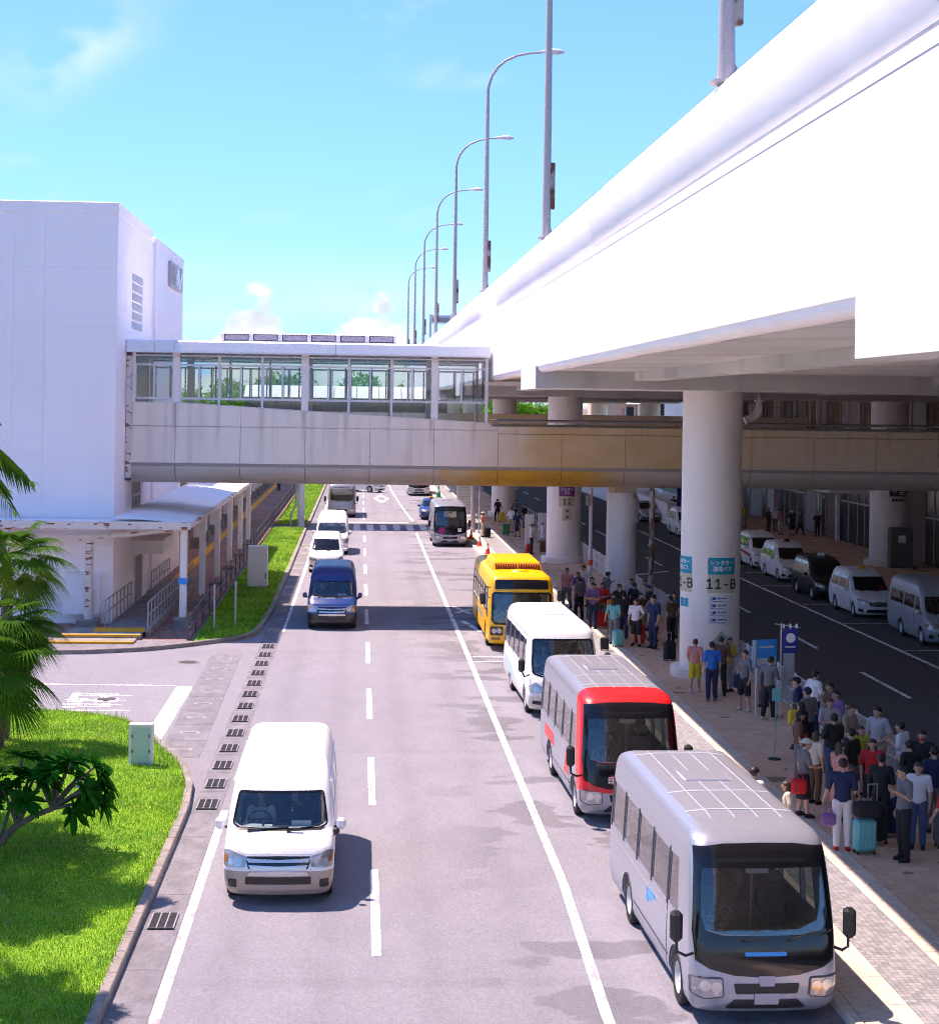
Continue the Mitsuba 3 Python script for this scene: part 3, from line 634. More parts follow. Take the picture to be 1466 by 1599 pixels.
# ================================================================ the footbridge
BY0, BY1 = 69.8, 75.9
fb = thing('footbridge', 'glazed white footbridge crossing the road from the tower to the elevated road', 'bridge')
BX0, BXM, BXE = -9.15, 5.12, 34.0
def slope(x):
    return float(np.interp(x, [-9.2, -7.1, 5.2, 5.21, 40], [8.47, 8.47, 7.82, 7.72, 7.72]))
add(fb + '__deck', box(BX0, BXE, BY0 + 0.14, BY1 - 0.14, 6.0, 7.35), 'joint_dark')
add(fb + '__floor', box(BX0, BXE, BY0 + 0.14, BY1 - 0.14, 7.352, 7.38), 'gutter_concrete')
J = [BX0] + [-7.25 + 2.545 * k for k in range(16)]
J = [x for x in J if x < 34] + [34.0]
for a, b in zip(J[:-1], J[1:]):
    up_z = 7.55 if b < 5.6 else 7.42
    poly = [(a + 0.008, up_z + 0.012)] + [(b - 0.008, up_z + 0.012)]
    xs_ = sorted({a + 0.008, b - 0.008, *[q for q in (-7.1, 5.15, 5.25) if a + 0.008 < q < b - 0.008]}, reverse=True)
    poly += [(x, slope(x)) for x in xs_]
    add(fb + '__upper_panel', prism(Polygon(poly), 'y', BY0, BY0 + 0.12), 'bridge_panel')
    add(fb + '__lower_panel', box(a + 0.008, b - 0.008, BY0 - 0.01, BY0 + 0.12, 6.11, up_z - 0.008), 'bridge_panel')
    prof = [(BY0 + 0.02, 5.98), (BY0 + 0.02, 5.93), (BY0 + 0.05, 5.80), (BY0 + 0.14, 5.65), (BY0 + 0.28, 5.52), (BY0 + 0.48, 5.41), (BY0 + 0.75, 5.33), (BY0 + 1.05, 5.30), (BY0 + 1.05, 5.98)]
    add(fb + '__belly_panel', prism(prof, 'x', a + 0.010, b - 0.010), 'bridge_belly', 40)
add(fb + '__ledge', box(BX0, BXE, BY0 + 0.06, BY0 + 0.14, 5.98, 6.12), 'taupe')
add(fb + '__soffit', box(BX0, BXE, BY0 + 1.05, BY1, 5.295, 6.0), 'soffit_grey')
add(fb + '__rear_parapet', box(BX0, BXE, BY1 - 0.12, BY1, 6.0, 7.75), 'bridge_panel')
add(fb + '__coping', cat(prism(Polygon([(-7.1, 8.475), (-9.15, 8.475), (-9.15, 8.5), (-7.1, 8.5), (5.12, 7.85), (5.12, 7.825)]), 'y', BY0 - 0.02, BY0 + 0.2)), 'frame_white')
# glazed part: posts, rails, mullions, panes
ZT, ZTR, ZB = 10.36, 9.97, 8.66
POST = [-8.9, -7.25, -2.2, 2.93, 5.0]
MULL = [-5.57, -3.88, -0.47, 1.22]
for face, yy in (('', BY0 + 0.08), ('rear_', BY1 - 0.14)):
    ym = yy + 0.08
    for x in POST:
        w = 0.28 if x in POST[1:4] else 0.12
        zb = slope(x) if not face else 7.75
        add(f'{fb}__{face}post', cbox(x - w / 2, x + w / 2, yy - 0.03, ym + 0.05, zb, ZT + 0.1, 0.012), 'column_paint')
        if not face and x in POST[1:4]:
            add(f'{fb}__bracket', box(x - 0.11, x + 0.11, yy - 0.06, yy - 0.032, 10.24, 10.36), 'rust_paint')
    edges = sorted(POST + MULL)
    for x in MULL:
        add(f'{fb}__{face}mullion', box(x - 0.045, x + 0.045, yy + 0.004, ym, slope(x) if not face else 7.75, ZT), 'frame_white')
    for a, b in zip(edges[:-1], edges[1:]):
        a2, b2 = a + (0.14 if a in POST[1:4] else 0.06 if a in POST else 0.045), b - (0.14 if b in POST[1:4] else 0.06 if b in POST else 0.045)
        lowz = max(slope(a2), slope(b2)) + 0.01 if not face else 7.76
        fr = add(f'{fb}__{face}window_frame', cat(box(a2, b2, yy + 0.01, ym - 0.01, ZTR - 0.035, ZTR + 0.035), box(a2, b2, yy + 0.01, ym - 0.01, ZT - 0.05, ZT), box(a2, b2, yy + 0.01, ym - 0.01, ZB - 0.05, ZB + 0.03)), 'frame_white')
        mid = (a2 + b2) / 2
        add(fr + '__sash', cat(box(mid - 0.035, mid + 0.035, yy + 0.012, ym - 0.012, ZB + 0.03, ZTR - 0.035), box(a2, a2 + 0.04, yy + 0.012, ym - 0.012, ZB + 0.03, ZTR - 0.035)), 'frame_white')
        add(fr + '__dark_stile', cat(box(mid + 0.05, mid + 0.085, ym, ym + 0.03, ZB + 0.03, ZTR - 0.035), box(b2 - 0.12, b2 - 0.06, ym, ym + 0.03, ZB + 0.03, ZTR - 0.035), box(a2, b2, ym, ym + 0.02, ZT - 0.14, ZT - 0.06)), 'frame_dark')
        add(fr + '__pane', box(a2, mid, yy + 0.040, yy + 0.0402, ZB + 0.03, ZTR - 0.035), 'glass_bridge')
        add(fr + '__pane', box(mid, b2, yy + 0.055, yy + 0.0552, ZB + 0.03, ZTR - 0.035), 'glass_bridge')
        add(fr + '__pane', box(a2, b2, yy + 0.045, yy + 0.0452, ZTR + 0.035, ZT - 0.05), 'glass_bridge')
        lo_l, lo_r = (slope(a2), slope(b2)) if not face else (7.75, 7.75)
        if ZB - 0.05 - max(lo_l, lo_r) > 0.12:
            m = prism(Polygon([(a2, lo_l), (b2, lo_r), (b2, ZB - 0.05), (a2, ZB - 0.05)]), 'y', yy + 0.045, yy + 0.0452)
            add(fr + '__lower_pane', m, 'glass_bridge')
        elif ZB - 0.05 - min(lo_l, lo_r) > 0.02:
            add(fr + '__infill', prism(Polygon([(a2, lo_l), (b2, lo_r), (b2, ZB - 0.05), (a2, ZB - 0.05)]), 'y', yy + 0.03, yy + 0.06), 'white_shell')
roof_prof = [(BY0 - 0.42, 10.44), (BY0 - 0.42, 10.50), (BY0 - 0.30, 10.86), (BY0 - 0.1, 10.93), (BY1 + 0.1, 10.93), (BY1 + 0.3, 10.86), (BY1 + 0.3, 10.44)]
for a, b in ((-9.15, -8.05), (-8.04, -7.3), (-7.29, -1.0), (-0.99, 5.10)):
    add(fb + '__roof_panel', prism(roof_prof, 'x', a, b - 0.004), 'white_shell')
sk = add(fb + '__skylight', cbox(-5.6, 1.40, BY0 + 0.25, BY0 + 2.3, 10.93, 11.28, 0.05), 'white_shell')
for k in range(6):
    x0 = -5.42 + k * 1.145
    add(sk + '__frame', cbox(x0, x0 + 0.98, BY0 + 0.235, BY0 + 0.262, 10.97, 11.24, 0.01), 'frame_dark')
    add(sk + '__pane', cbox(x0 + 0.045, x0 + 0.935, BY0 + 0.225, BY0 + 0.236, 11.005, 11.205, 0.004), 'lavender_pane')
# open part on the right: handrail
rl = add(fb + '__handrail', cat(tube([(5.2, BY0 + 0.1, 7.93), (34, BY0 + 0.1, 7.93)], 0.035, 8), tube([(5.2, BY1 - 0.1, 7.93), (34, BY1 - 0.1, 7.93)], 0.035, 8)), 'rail_grey')
for k in range(24):
    x = 5.4 + k * 1.22
    add(rl + '__stanchion', cbox(x - 0.02, x + 0.02, BY0 + 0.08, BY0 + 0.12, 7.72, 7.92, 0.004), 'rail_grey')
add(fb + '__cap_strip', box(5.2, 34, BY0 - 0.006, BY0 + 0.14, 7.70, 7.735), 'taupe')
add(fb + '__end_frame', box(-9.18, -8.96, BY0 - 0.03, BY0 + 0.05, 5.5, 10.3), 'rust_paint')
add(fb + '__end_shadow_gap', box(-9.19, -9.0, BY0 + 0.06, BY1, 5.4, 10.4), 'frame_dark')
# its pier
add(fb + '__pier', lathe([(0, 0), (0.62, 0), (0.62, 4.9), (0, 4.9)], 28, (10.82, 72.2, 0.15)), 'column_paint', 40)
add(fb + '__pier_collar', lathe([(0.625, 3.7), (0.66, 3.7), (0.66, 4.75), (0.625, 4.75)], 28, (10.86, 72.2, 0.1)), 'column_paint', 40)
add(fb + '__pier_head', box(10.4, 11.3, 71.4, 73.2, 5.05, 5.3), 'bridge_belly')

# second footbridge far behind the first one
f2 = thing('footbridge', 'far white footbridge with a vaulted roof seen through the near bridge windows', 'bridge')
add(f2 + '__deck', box(-14, 36, 121.6, 127.4, 5.3, 8.0), 'bridge_panel')
for k in range(9):
    x0 = -8.0 + k * 1.55
    n = 9
    arc = [(121.4 + 6.1 * t / (n - 1), 8.95 + 0.85 * math.sin(math.pi * t / (n - 1))) for t in range(n)]
    add(f2 + '__vault', prism(Polygon(arc), 'x', x0, x0 + 1.5), 'white_shell', 40)
add(f2 + '__window_band', box(-8, 6.0, 121.8, 127.2, 8.0, 8.95), 'facade_dark')
add(f2 + '__pier', lathe([(0, 0), (0.24, 0), (0.24, 5.3), (0, 5.3)], 20, (-3.95, 121.0, 0.1)), 'white_metal', 40)
add(f2 + '__drain_pipe', tube([(-4.3, 121, 5.3), (-4.3, 121, 1.6), (-4.65, 121, 0.9), (-4.65, 121, 0.1)], 0.06, 8), 'pole_grey')

# ================================================================ elevated road
fl = thing('elevated_road', 'huge white elevated road with smooth side panels running beside the bus lane', 'elevated road')
FX = 5.2
def rise(y):
    return 0.0035 * (y - 16)
ys = [-16 + 3.2 * k for k in range(0, 73)]
PIER_Y = [-24, 15.9, 54.6, 94.5, 134.5, 174.5, 212.0]
for a, b in zip(ys[:-1], ys[1:]):
    m = trimesh.creation.box(bounds=[[FX, a + 0.003, 9.72], [FX + 0.1, b - 0.003, 11.86]])
    v = m.vertices
    v[:, 2] += np.where(v[:, 2] > 10.5, rise(v[:, 1]), 0.0)
    add(fl + '__side_panel', m, 'white_shell')
for a, b in zip(ys[::4][:-1], ys[::4][1:]):
    m = trimesh.creation.box(bounds=[[FX - 0.01, a + 0.003, 11.868], [FX + 0.25, b - 0.003, 12.03]])
    m.vertices[:, 2] += rise(m.vertices[:, 1])
    add(fl + '__cornice_strip', m, 'white_shell')
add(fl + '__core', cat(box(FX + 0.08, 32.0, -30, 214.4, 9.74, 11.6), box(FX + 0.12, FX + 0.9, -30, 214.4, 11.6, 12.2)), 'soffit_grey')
tp = [(FX + 0.60, 12.0), (FX + 0.30, 12.02), (FX + 0.14, 12.10), (FX + 0.05, 12.22), (FX + 0.0, 12.40), (FX - 0.02, 12.58), (FX + 0.0, 12.76), (FX + 0.05, 12.92), (FX + 0.14, 13.08), (FX + 0.26, 13.20), (FX + 0.42, 13.28), (FX + 0.60, 13.27), (FX + 0.78, 13.18), (FX + 0.9, 13.0), (FX + 0.95, 12.0)]
yb = [-16, 11.3, 40, 62.6, 92, 122, 152, 182, 214.4]
for a, b in zip(yb[:-1], yb[1:]):
    m = prism(Polygon([(FX + (x - FX) * 1.15 - 0.01, 12.02 + (z - 12.02) * 1.26) for x, z in tp]), 'y', a + 0.012, b - 0.012)
    m.vertices[:, 2] += rise(m.vertices[:, 1])
    add(fl + '__barrier', m, 'barrier_white', 50)
lip = [(FX + 0.03, 9.73), (FX + 0.04, 9.66), (FX + 0.09, 9.59), (FX + 0.18, 9.55), (FX + 0.34, 9.55), (FX + 0.42, 9.60), (FX + 0.42, 9.73)]
yl = [-16, 13.2] + [18.4 + 8.4 * k for k in range(5)] + [57.3, 66, 75, 84, 92, 97.2] + [105.6 + 8.4 * k for k in range(13)]
for a, b in zip(yl[:-1], yl[1:]):
    if not any(abs((a + b) / 2 - p) < 2.6 for p in PIER_Y):
        add(fl + '__edge_lip', prism(lip, 'y', a + 0.01, b - 0.01), 'white_wall', 50)
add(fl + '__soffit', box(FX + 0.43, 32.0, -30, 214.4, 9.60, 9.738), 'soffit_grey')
for gy_ in (8.5, 17.6, 24.5):
    add(fl + '__girder', box(gy_ - 0.35, gy_ + 0.35, -30, 214.4, 9.34, 9.598), 'soffit_grey')
for py in PIER_Y[1:]:
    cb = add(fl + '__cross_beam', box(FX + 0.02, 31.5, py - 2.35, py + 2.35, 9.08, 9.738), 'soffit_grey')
    add(cb + '__end_panel', box(FX - 0.015, FX + 0.018, py - 2.36, py + 2.36, 9.06, 9.80), 'white_shell')
    for cx_, r_ in ((11.05, 0.93), (28.9, 1.02)):
        if py > 20:
            c_ = add(fl + '__column', lathe([(0, 0.15), (r_, 0.15), (r_, 9.08), (0, 9.08)], 40, (cx_, py + 0.2, 0)), 'column_paint', 40)
            add(c_ + '__base_ring', lathe([(r_, 0.15), (r_ + 0.28, 0.15), (r_ + 0.28, 0.43), (r_ + 0.24, 0.47), (r_, 0.47)], 40, (cx_, py + 0.2, 0)), 'column_paint', 40)
add(fl + '__deck_surface', box(FX + 0.96, 31.9, -30, 214.4, 11.6, 11.75), 'asphalt_dark')
add(fl + '__drain_pipe', cat(tube([(12.75, 55.8, 9.1), (12.75, 55.8, 8.55), (12.68, 55.8, 8.36), (12.5, 55.8, 8.24), (12.3, 55.8, 8.16)], 0.13, 12), tube([(12.75, 55.8, 8.78), (12.75, 55.8, 8.84)], 0.17, 12)), 'pole_white', 40)
gn = thing('sign_gantry', 'small pale steel gantry on the elevated road far behind the lamp posts', 'gantry')
for x in (7.4, 9.6):
    add(gn + '__post', cbox(x - 0.12, x + 0.12, 190.0, 190.3, 11.75, 18.4, 0.02), 'pole_white')
add(gn + '__beam', cat(box(7.3, 9.75, 190.02, 190.28, 18.05, 18.3), box(7.3, 9.75, 190.02, 190.28, 17.4, 17.5)), 'pole_white')
add(gn + '__sign_board', box(7.55, 9.5, 189.95, 190.01, 17.52, 18.04), 'taupe')

# lamp posts along the barrier
LAMPX = 5.5
lamp_lab = ['nearest lamp post cut by the top of the picture', 'second lamp post, its tall shaft running out at the top of the picture', 'largest lamp post whose whole curved arm and head are in view', 'lamp post just behind the largest curved one', 'third of the curved lamp posts counted from the nearest whole one',
            'fourth of the curved lamp posts counted from the nearest whole one', 'fifth curved lamp post, shorter than all but the last one', 'smallest and farthest of the curved lamp posts']
def lamp_meshes(lean):
    h, zb = 10.6, 0.0
    # vertical shaft, quarter bend, slightly rising arm towards the carriageway
    shaft = [(0, 0, 0), (0, 0, 4), (0, 0, 8.3), (0.0, 0, 9.0)]
    arm = [(0.0, 0, 9.0), (0.06, 0, 9.35), (0.2, 0, 9.75), (0.45, 0, 10.12), (0.8, 0, 10.42), (1.3, 0, 10.65), (1.9, 0, 10.78), (2.45, 0, 10.82)]
    head = []
    for x, ry, rz in ((2.35, .06, .06), (2.6, .13, .11), (2.85, .20, .17), (3.15, .21, .17), (3.35, .15, .10), (3.42, .06, .04)):
        head.append([(x, ry * math.cos(t), 10.84 + rz * (math.sin(t) if math.sin(t) > 0 else 0.55 * math.sin(t))) for t in np.linspace(0, 2 * np.pi, 12, endpoint=False)])
    hull = trimesh.convex.convex_hull(np.array(head).reshape(-1, 3))
    return (tube(shaft, [0.13, 0.115, 0.085, 0.075], 12), tube(arm, np.linspace(0.075, 0.045, 8), 10), hull,
            cbox(0.08, 0.24, -0.08, 0.08, 0.9, 2.3, 0.02), cat(lathe([(0, 0), (0.26, 0), (0.26, 0.05), (0.15, 0.06), (0.13, 0.5), (0, 0.5)], 12), *[prism([(0.12, 0.05), (0.25, 0.05), (0.12, 0.35)], 'y', -0.012, 0.012)]))
lamp_ply = [mikit.ply(m, None, 40) for m in lamp_meshes(0)]
for k in range(8):
    y = 26.6 + 26.15 * k
    z = 13.5 + rise(y)
    l = thing('lamp_post', 'grey ' + lamp_lab[k], 'lamp post', 'lamp posts along the elevated road')
    tw = TW(LAMPX, y, z - 0.06)
    add(l + '__shaft', lamp_ply[0], 'rust_pipe' if k in (0, 1) and False else 'pole_grey', tw=tw)
    add(l + '__arm', lamp_ply[1], 'pole_grey', tw=tw)
    add(l + '__lamp_head', lamp_ply[2], 'pole_white', tw=tw)
    add(l + '__service_box', lamp_ply[3], 'rust_pipe', tw=tw)
    add(l + '__base_plate', lamp_ply[4], 'pole_grey', tw=tw)

# ================================================================ covered walk
cw = thing('covered_walk', 'white barrel-roofed canopy over the footway beside the tower, rusty along its edge', 'canopy')
def vault(x0, x1, z_low, z_high, y0, y1, t=0.05, n=9):
    top = [(x0 + (x1 - x0) * i / (n - 1), z_low + (z_high - z_low) * math.sin(math.pi * (0.5 * i / (n - 1) + (0.5 if False else 0)))) for i in range(n)]
    return top
RX0, RX1 = -9.05, -6.25
n_ = 9
topc = [(RX1 + (RX0 - RX1) * i / (n_ - 1), 4.0 + 0.22 * math.sin(math.pi * 0.62 * i / (n_ - 1))) for i in range(n_)]
for k in range(5):
    y0 = 65.5 + 7.7 * k
    hump = 0.0
    add(cw + '__roof_sheet', prism(Polygon(topc + [(x, z - 0.06) for x, z in topc[::-1]]), 'y', y0 + 0.01, y0 + 7.69), 'white_shell', 40)
add(cw + '__gutter', box(RX1 - 0.02, RX1 + 0.12, 65.5, 104, 3.86, 4.02), 'rust_paint')
for k in range(6):
    y = min(66.0 + 7.7 * k, 103.8) if k else 65.9
    c = add(cw + '__post', cbox(-6.60, -6.34, y - 0.13, y + 0.13, 0.5, 3.9, 0.03), 'column_paint')
    add(c + '__footing', cbox(-6.78, -6.16, y - 0.3, y + 0.3, 0.0, 0.5 if k == 0 else 0.3, 0.03), 'kerb_concrete')
    if k > 9:
        add(cw + '__rear_post', cbox(-9.1, -8.85, y - 0.12, y + 0.12, 0.1, 4.4, 0.03), 'column_paint')
    add(cw + '__roof_beam', box(-8.98, -6.3, y - 0.06, y + 0.06, 3.78, 3.93), 'rust_paint')
# branch over the forecourt
bz = 3.98
add(cw + '__branch_roof', cat(box(-30, RX1 - 0.02, 65.1, 66.9, bz, bz + 0.07)), 'white_shell')
add(cw + '__branch_fascia', cat(box(-30, RX1 + 0.1, 64.98, 65.1, bz - 0.16, bz + 0.12)), 'rust_paint')
add(cw + '__branch_ceiling', prism([(65.1, bz - 0.02), (66.9, bz - 0.02), (66.9, bz - 0.5)], 'x', -13.0, -9.2), 'white_shell')
add(cw + '__branch_beam', cat(box(-14, -9.3, 65.9, 66.1, 3.32, 3.52), tube([(-9.9, 66, 3.4), (-6.5, 65.4, 3.86)], 0.11, 6), tube([(-11.9, 66, 3.42), (-13, 65.3, 3.9)], 0.1, 6)), 'rust_paint')
add(cw + '__branch_post', lathe([(0, 0.1), (0.17, 0.1), (0.15, 3.35), (0, 3.35)], 16, (-9.95, 66.0, 0)), 'rust_paint', 40)
add(cw + '__branch_footing', cbox(-10.35, -9.55, 65.6, 66.4, 0.0, 0.42, 0.03), 'kerb_concrete')
add(cw + '__post_sign', box(-6.64, -6.30, 65.73, 65.749, 1.75, 1.98), 'sign_blue')
# handrails on the ramp and steps
for i, (x, ya, yb_, za, zb_, lab) in enumerate([(-7.42, 63.1, 80.0, 0.42, 0.30, 'grey tubular handrail on the outer side of the ramp, along its low wall'), (-9.15, 64.7, 72.0, 0.30, 0.25, 'short grey tubular handrail on the ramp against the tower wall by the door'), (-8.9, 76.8, 84.0, 0.2, 0.16, 'grey tubular handrail on the ramp beyond the tower door canopy')]):
    h = thing('handrail', lab, 'handrail', 'handrails of the tower ramp')
    nn = int((yb_ - ya) / 1.0)
    for q in (0.5, 0.95):
        add(h + '__rail', tube([(x, ya, za + q), (x, yb_, zb_ + q)], 0.028, 8), 'rail_grey', 40)
    for k in range(nn + 1):
        y = ya + (yb_ - ya) * k / nn
        z = za + (zb_ - za) * k / nn
        add(h + '__post', tube([(x, y, z - 0.05), (x, y, z + 0.95)], 0.024, 8), 'rail_grey', 40)
# dark guard fence along the footway
gf = thing('guard_fence', 'long dark steel pipe fence between the footway and the far lawn', 'fence')
for q in (0.45, 0.9):
    add(gf + '__rail', tube([(-5.9, 62.4, 0.1 + q), (-5.95, 100, 0.1 + q), (-6.1, 228, 0.1 + q)], 0.02, 8), 'rail_dark', 40)
for k in range(56):
    y = 62.4 + k * 3.0
    add(gf + '__post', cbox(-5.95 - 0.0015 * k - 0.03, -5.95 - 0.0015 * k + 0.03, y - 0.03, y + 0.03, 0.05, 1.12, 0.012), 'rail_dark')
# pale stakes at the lawn corner
for i, (x, y, h, lab) in enumerate([(-5.25, 65.2, 1.75, 'thin pale stake nearest the covered walk at the lawn corner'), (-4.55, 66.2, 1.75, 'thin pale stake standing in the lawn in front of the white box')]):
    s = tag(add('marker_stake', cat(tube([(x, y, 0.05), (x, y, h)], 0.035, 8), lathe([(0, h), (0.06, h), (0.045, h + 0.05), (0, h + 0.07)], 8, (x, y, 0))), 'pole_grey', 40), lab, 'stake', 'stakes at the lawn corner')
wb = thing('utility_box', 'tall plain white utility box standing on the far lawn', 'utility box')
add(wb + '__cabinet', cbox(-5.0, -4.1, 80.2, 80.7, 0.18, 2.02, 0.02), 'box_white')
add(wb + '__plinth', cbox(-5.05, -4.05, 80.15, 80.75, 0.0, 0.18, 0.02), 'kerb_concrete')
add(wb + '__handle', cbox(-4.2, -4.16, 80.17, 80.2, 0.55, 0.8, 0.005), 'black_plastic')
gb = thing('utility_box', 'grey-green steel utility box standing in the near lawn by the side road', 'utility box')
add(gb + '__cabinet', cbox(-5.16, -4.66, 40.72, 41.0, 0.1, 1.06, 0.01), 'locker_grey')
add(gb + '__frame', cat(box(-5.18, -5.12, 40.7, 41.02, 0.1, 1.1), box(-4.70, -4.64, 40.7, 41.02, 0.1, 1.1), box(-5.12, -4.70, 40.7, 41.02, 1.04, 1.1)), 'frame_white')
for z in (0.45, 0.8):
    for x in (-5.12, -4.73):
        add(gb + '__hinge', cbox(x, x + 0.03, 40.68, 40.70, z, z + 0.07, 0.004), 'frame_dark')
# ================================================================ terminal behind the inner road
tb = thing('terminal_building', 'dark glazed terminal front with brown panels behind the taxi rank', 'building')
WX = 31.2
add(tb + '__wall', box(WX + 0.1, 60, 20, 158, 0, 16), 'joint_dark')
add(tb + '__upper_slab', box(29.6, WX + 0.1, 20, 158, 6.2, 7.1), 'taupe')
tr = np.random.default_rng(5)
y = 60.0
k = 0
while y < 157:
    w = [3.4, 2.6, 3.0, 4.2][k % 4]
    kind = ['facade_dark', 'facade_panel', 'facade_dark', 'taupe', 'facade_dark'][k % 5]
    pn = add(tb + '__bay', box(WX + 0.02, WX + 0.1, y + 0.05, y + w - 0.05, 0.2, 6.2), kind)
    if kind == 'facade_dark':
        add(pn + '__mullion', cat(box(WX - 0.04, WX + 0.02, y + w * 0.5 - 0.04, y + w * 0.5 + 0.04, 0.2, 6.2), box(WX - 0.04, WX + 0.02, y + 0.05, y + w - 0.05, 2.7, 2.8), box(WX - 0.04, WX + 0.02, y + 0.02, y + 0.1, 0.2, 6.2)), 'pole_grey')
    up_ = add(tb + '__upper_bay', box(WX + 0.02, WX + 0.1, y + 0.05, y + w - 0.05, 7.1, 12), ['facade_panel', 'taupe', 'facade_panel', 'taupe'][k % 4])
    for ym_, wm_ in ((y, .08), (y + w * 0.62, .05)):
        add(up_ + '__mullion', box(WX - 0.08, WX + 0.02, ym_ - wm_, ym_ + wm_, 7.1, 12), 'pole_white' if k % 3 == 0 else 'taupe')
    y += w
    k += 1
add(tb + '__entrance_canopy', cbox(28.6, WX, 106, 121, 3.5, 3.85, 0.03), 'white_shell')
for yy in (112.5, 117.0):
    add(tb + '__door_post', cbox(30.85, 31.1, yy - 0.12, yy + 0.12, 0.15, 3.5, 0.02), 'white_metal')
add(tb + '__red_board', box(WX - 0.06, WX + 0.02, 126.2, 129.2, 3.6, 4.5), 'dark_red')
add(tb + '__notice_panel', box(WX - 0.05, WX + 0.02, 131.0, 133.0, 0.4, 4.3), 'sign_white')
add(tb + '__pilaster', box(29.9, WX, 82.4, 84.6, 0.15, 6.2), 'wall_pink')
add(tb + '__pilaster', box(29.9, WX, 99.0, 100.0, 0.15, 6.2), 'facade_panel')
# direction sign on the right-hand column, and a dispenser at its foot
ds = thing('direction_sign', 'dark sign with a white up arrow on the far shaded column behind the taxis', 'sign')
CY = 94.7 - 1.02
add(ds + '__panel', box(28.6, 29.5, CY - 0.10, CY - 0.03, 3.95, 4.45), 'ink')
add(ds + '__arrow', cat(prism([(28.72, 4.2), (28.86, 4.38), (29.0, 4.2), (28.89, 4.2), (28.89, 4.02), (28.83, 4.02), (28.83, 4.2)], 'y', CY - 0.108, CY - 0.101), *[box(29.12, 29.42, CY - 0.108, CY - 0.101, 4.05 + 0.11 * q, 4.10 + 0.11 * q) for q in range(3)]), 'ink_white')
add(ds + '__line_of_text', cat(*[box(28.75 + 0.17 * q, 28.88 + 0.17 * q, CY - 0.04, CY - 0.03, 3.68, 3.82) for q in range(4)]), 'ink')
vm = thing('vending_machine', 'dark machine with a lit panel at the foot of the far shaded column', 'machine')
add(vm + '__body', cbox(28.5, 29.7, CY - 0.8, CY - 0.15, 0.15, 2.3, 0.03), 'cabin')
add(vm + '__panel', box(28.9, 29.3, CY - 0.81, CY - 0.80, 1.5, 1.9), 'paper')

# buildings in the sun beyond the elevated road, seen between its columns
bb = thing('building', 'plain pale building wall in the sun seen between the columns under the elevated road', 'building')
add(bb + '__wall', box(42.5, 60, 238.0, 270.0, 0, 14), 'white_wall')
add(bb + '__base', box(42.4, 60, 237.9, 238.0, 0, 0.6), 'taupe')
ph = thing('building', 'pinkish sunlit house with a white awning seen through the gap under the elevated road', 'building')
add(ph + '__wall', box(32.6, 42.2, 236.0, 252.0, 0, 11.5), 'wall_pink')
add(ph + '__white_bay', box(37.3, 42.25, 235.6, 236.0, 5.2, 11.5), 'white_shell')
add(ph + '__awning', prism([(233.6, 9.05), (235.6, 9.9), (235.6, 10.0), (233.6, 9.15)], 'x', 35.5, 39.6), 'white_shell')
for x, z0, z1, w in ((35.7, 7.2, 8.7, 1.1), (40.2, 7.6, 9.2, 0.7), (38.2, 7.0, 8.6, 0.6)):
    wn = add(ph + '__window', box(x, x + w, 235.52, 235.58 if x > 37.3 else 235.99, z0, z1), 'facade_dark')
    add(wn + '__frame', cat(box(x - 0.1, x, 235.5, 235.6, z0 - 0.1, z1 + 0.1), box(x + w, x + w + 0.1, 235.5, 235.6, z0 - 0.1, z1 + 0.1)), 'white_metal')
for k in range(6):
    add(ph + '__louvre', box(32.75, 34.5, 235.94, 235.99, 7.2 + 0.35 * k, 7.42 + 0.35 * k), 'cream_stone')
lw = tag(add('low_wall', cat(box(22.6, 23.2, 128, 190, 0.0, 1.55), box(22.5, 23.3, 128, 190, 1.55, 1.65)), 'white_wall'), 'low white wall beside the inner road behind the parked minivan', 'wall')
nb_ = thing('notice_board', 'upright blue notice board on a post by the low white wall', 'sign')
add(nb_ + '__panel', cbox(22.9, 23.8, 126.0, 126.15, 0.9, 3.1, 0.02), 'sign_navy')
add(nb_ + '__post', cbox(24.0, 24.1, 126.0, 126.1, 0.1, 3.4, 0.01), 'pole_white')
for i in range(3):
    bsh = thing('flowering_bush', ['large green bush with orange flowers at the roadside beyond the elevated road', 'green bush beside the pale poles beyond the elevated road', 'low green bush at the right of the flowering bush beyond the columns'][i], 'bush', 'bushes beyond the elevated road')
    c = np.array([20.2 + 2.6 * i, 229 + i, 6.2 - 0.4 * i])
    add(bsh + '__crown', leaf_cloud(c, np.array([2.6, 2.2, 3.6]), 2600, 0.26, 60 + i), 'leaf_hill')
    add(bsh + '__blossom', leaf_cloud(c - [0, 0.6, 1.0], np.array([2.6, 2.2, 1.2]), 160 if i == 0 else 30, 0.16, 80 + i), 'cone_red')
    add(bsh + '__stem', tube([(c[0], c[1], 0), (c[0] + 0.1, c[1], 3.8)], [0.2, 0.1], 8), 'bark')

# ================================================================ signs on the columns
def on_column(cx, cy, r, ang0, ang1, z0, z1, off, n=14):
    """A curved plate hugging a column between two angles (0 = facing the camera, -y)."""
    a = np.linspace(ang0, ang1, n)
    ri, ro = r + off, r + off + 0.006
    pts = [(cx + ri * math.sin(t), cy - ri * math.cos(t)) for t in a] + [(cx + ro * math.sin(t), cy - ro * math.cos(t)) for t in a[::-1]]
    return prism(Polygon(pts), 'z', z0, z1)


def wrap(m, cx, cy, r, ang, off):
    """Bends flat lettering (facing -y, centred) round a column at angle ang."""
    m = trimesh.Trimesh(m.vertices, m.faces, process=False)
    v, f = trimesh.remesh.subdivide_to_size(m.vertices, m.faces, 0.12, max_iter=8)
    t = v[:, 0] / r + ang
    rr = r + off - v[:, 1]
    return trimesh.Trimesh(np.stack([cx + rr * np.sin(t), cy - rr * np.cos(t), v[:, 2]], 1), f, process=False)


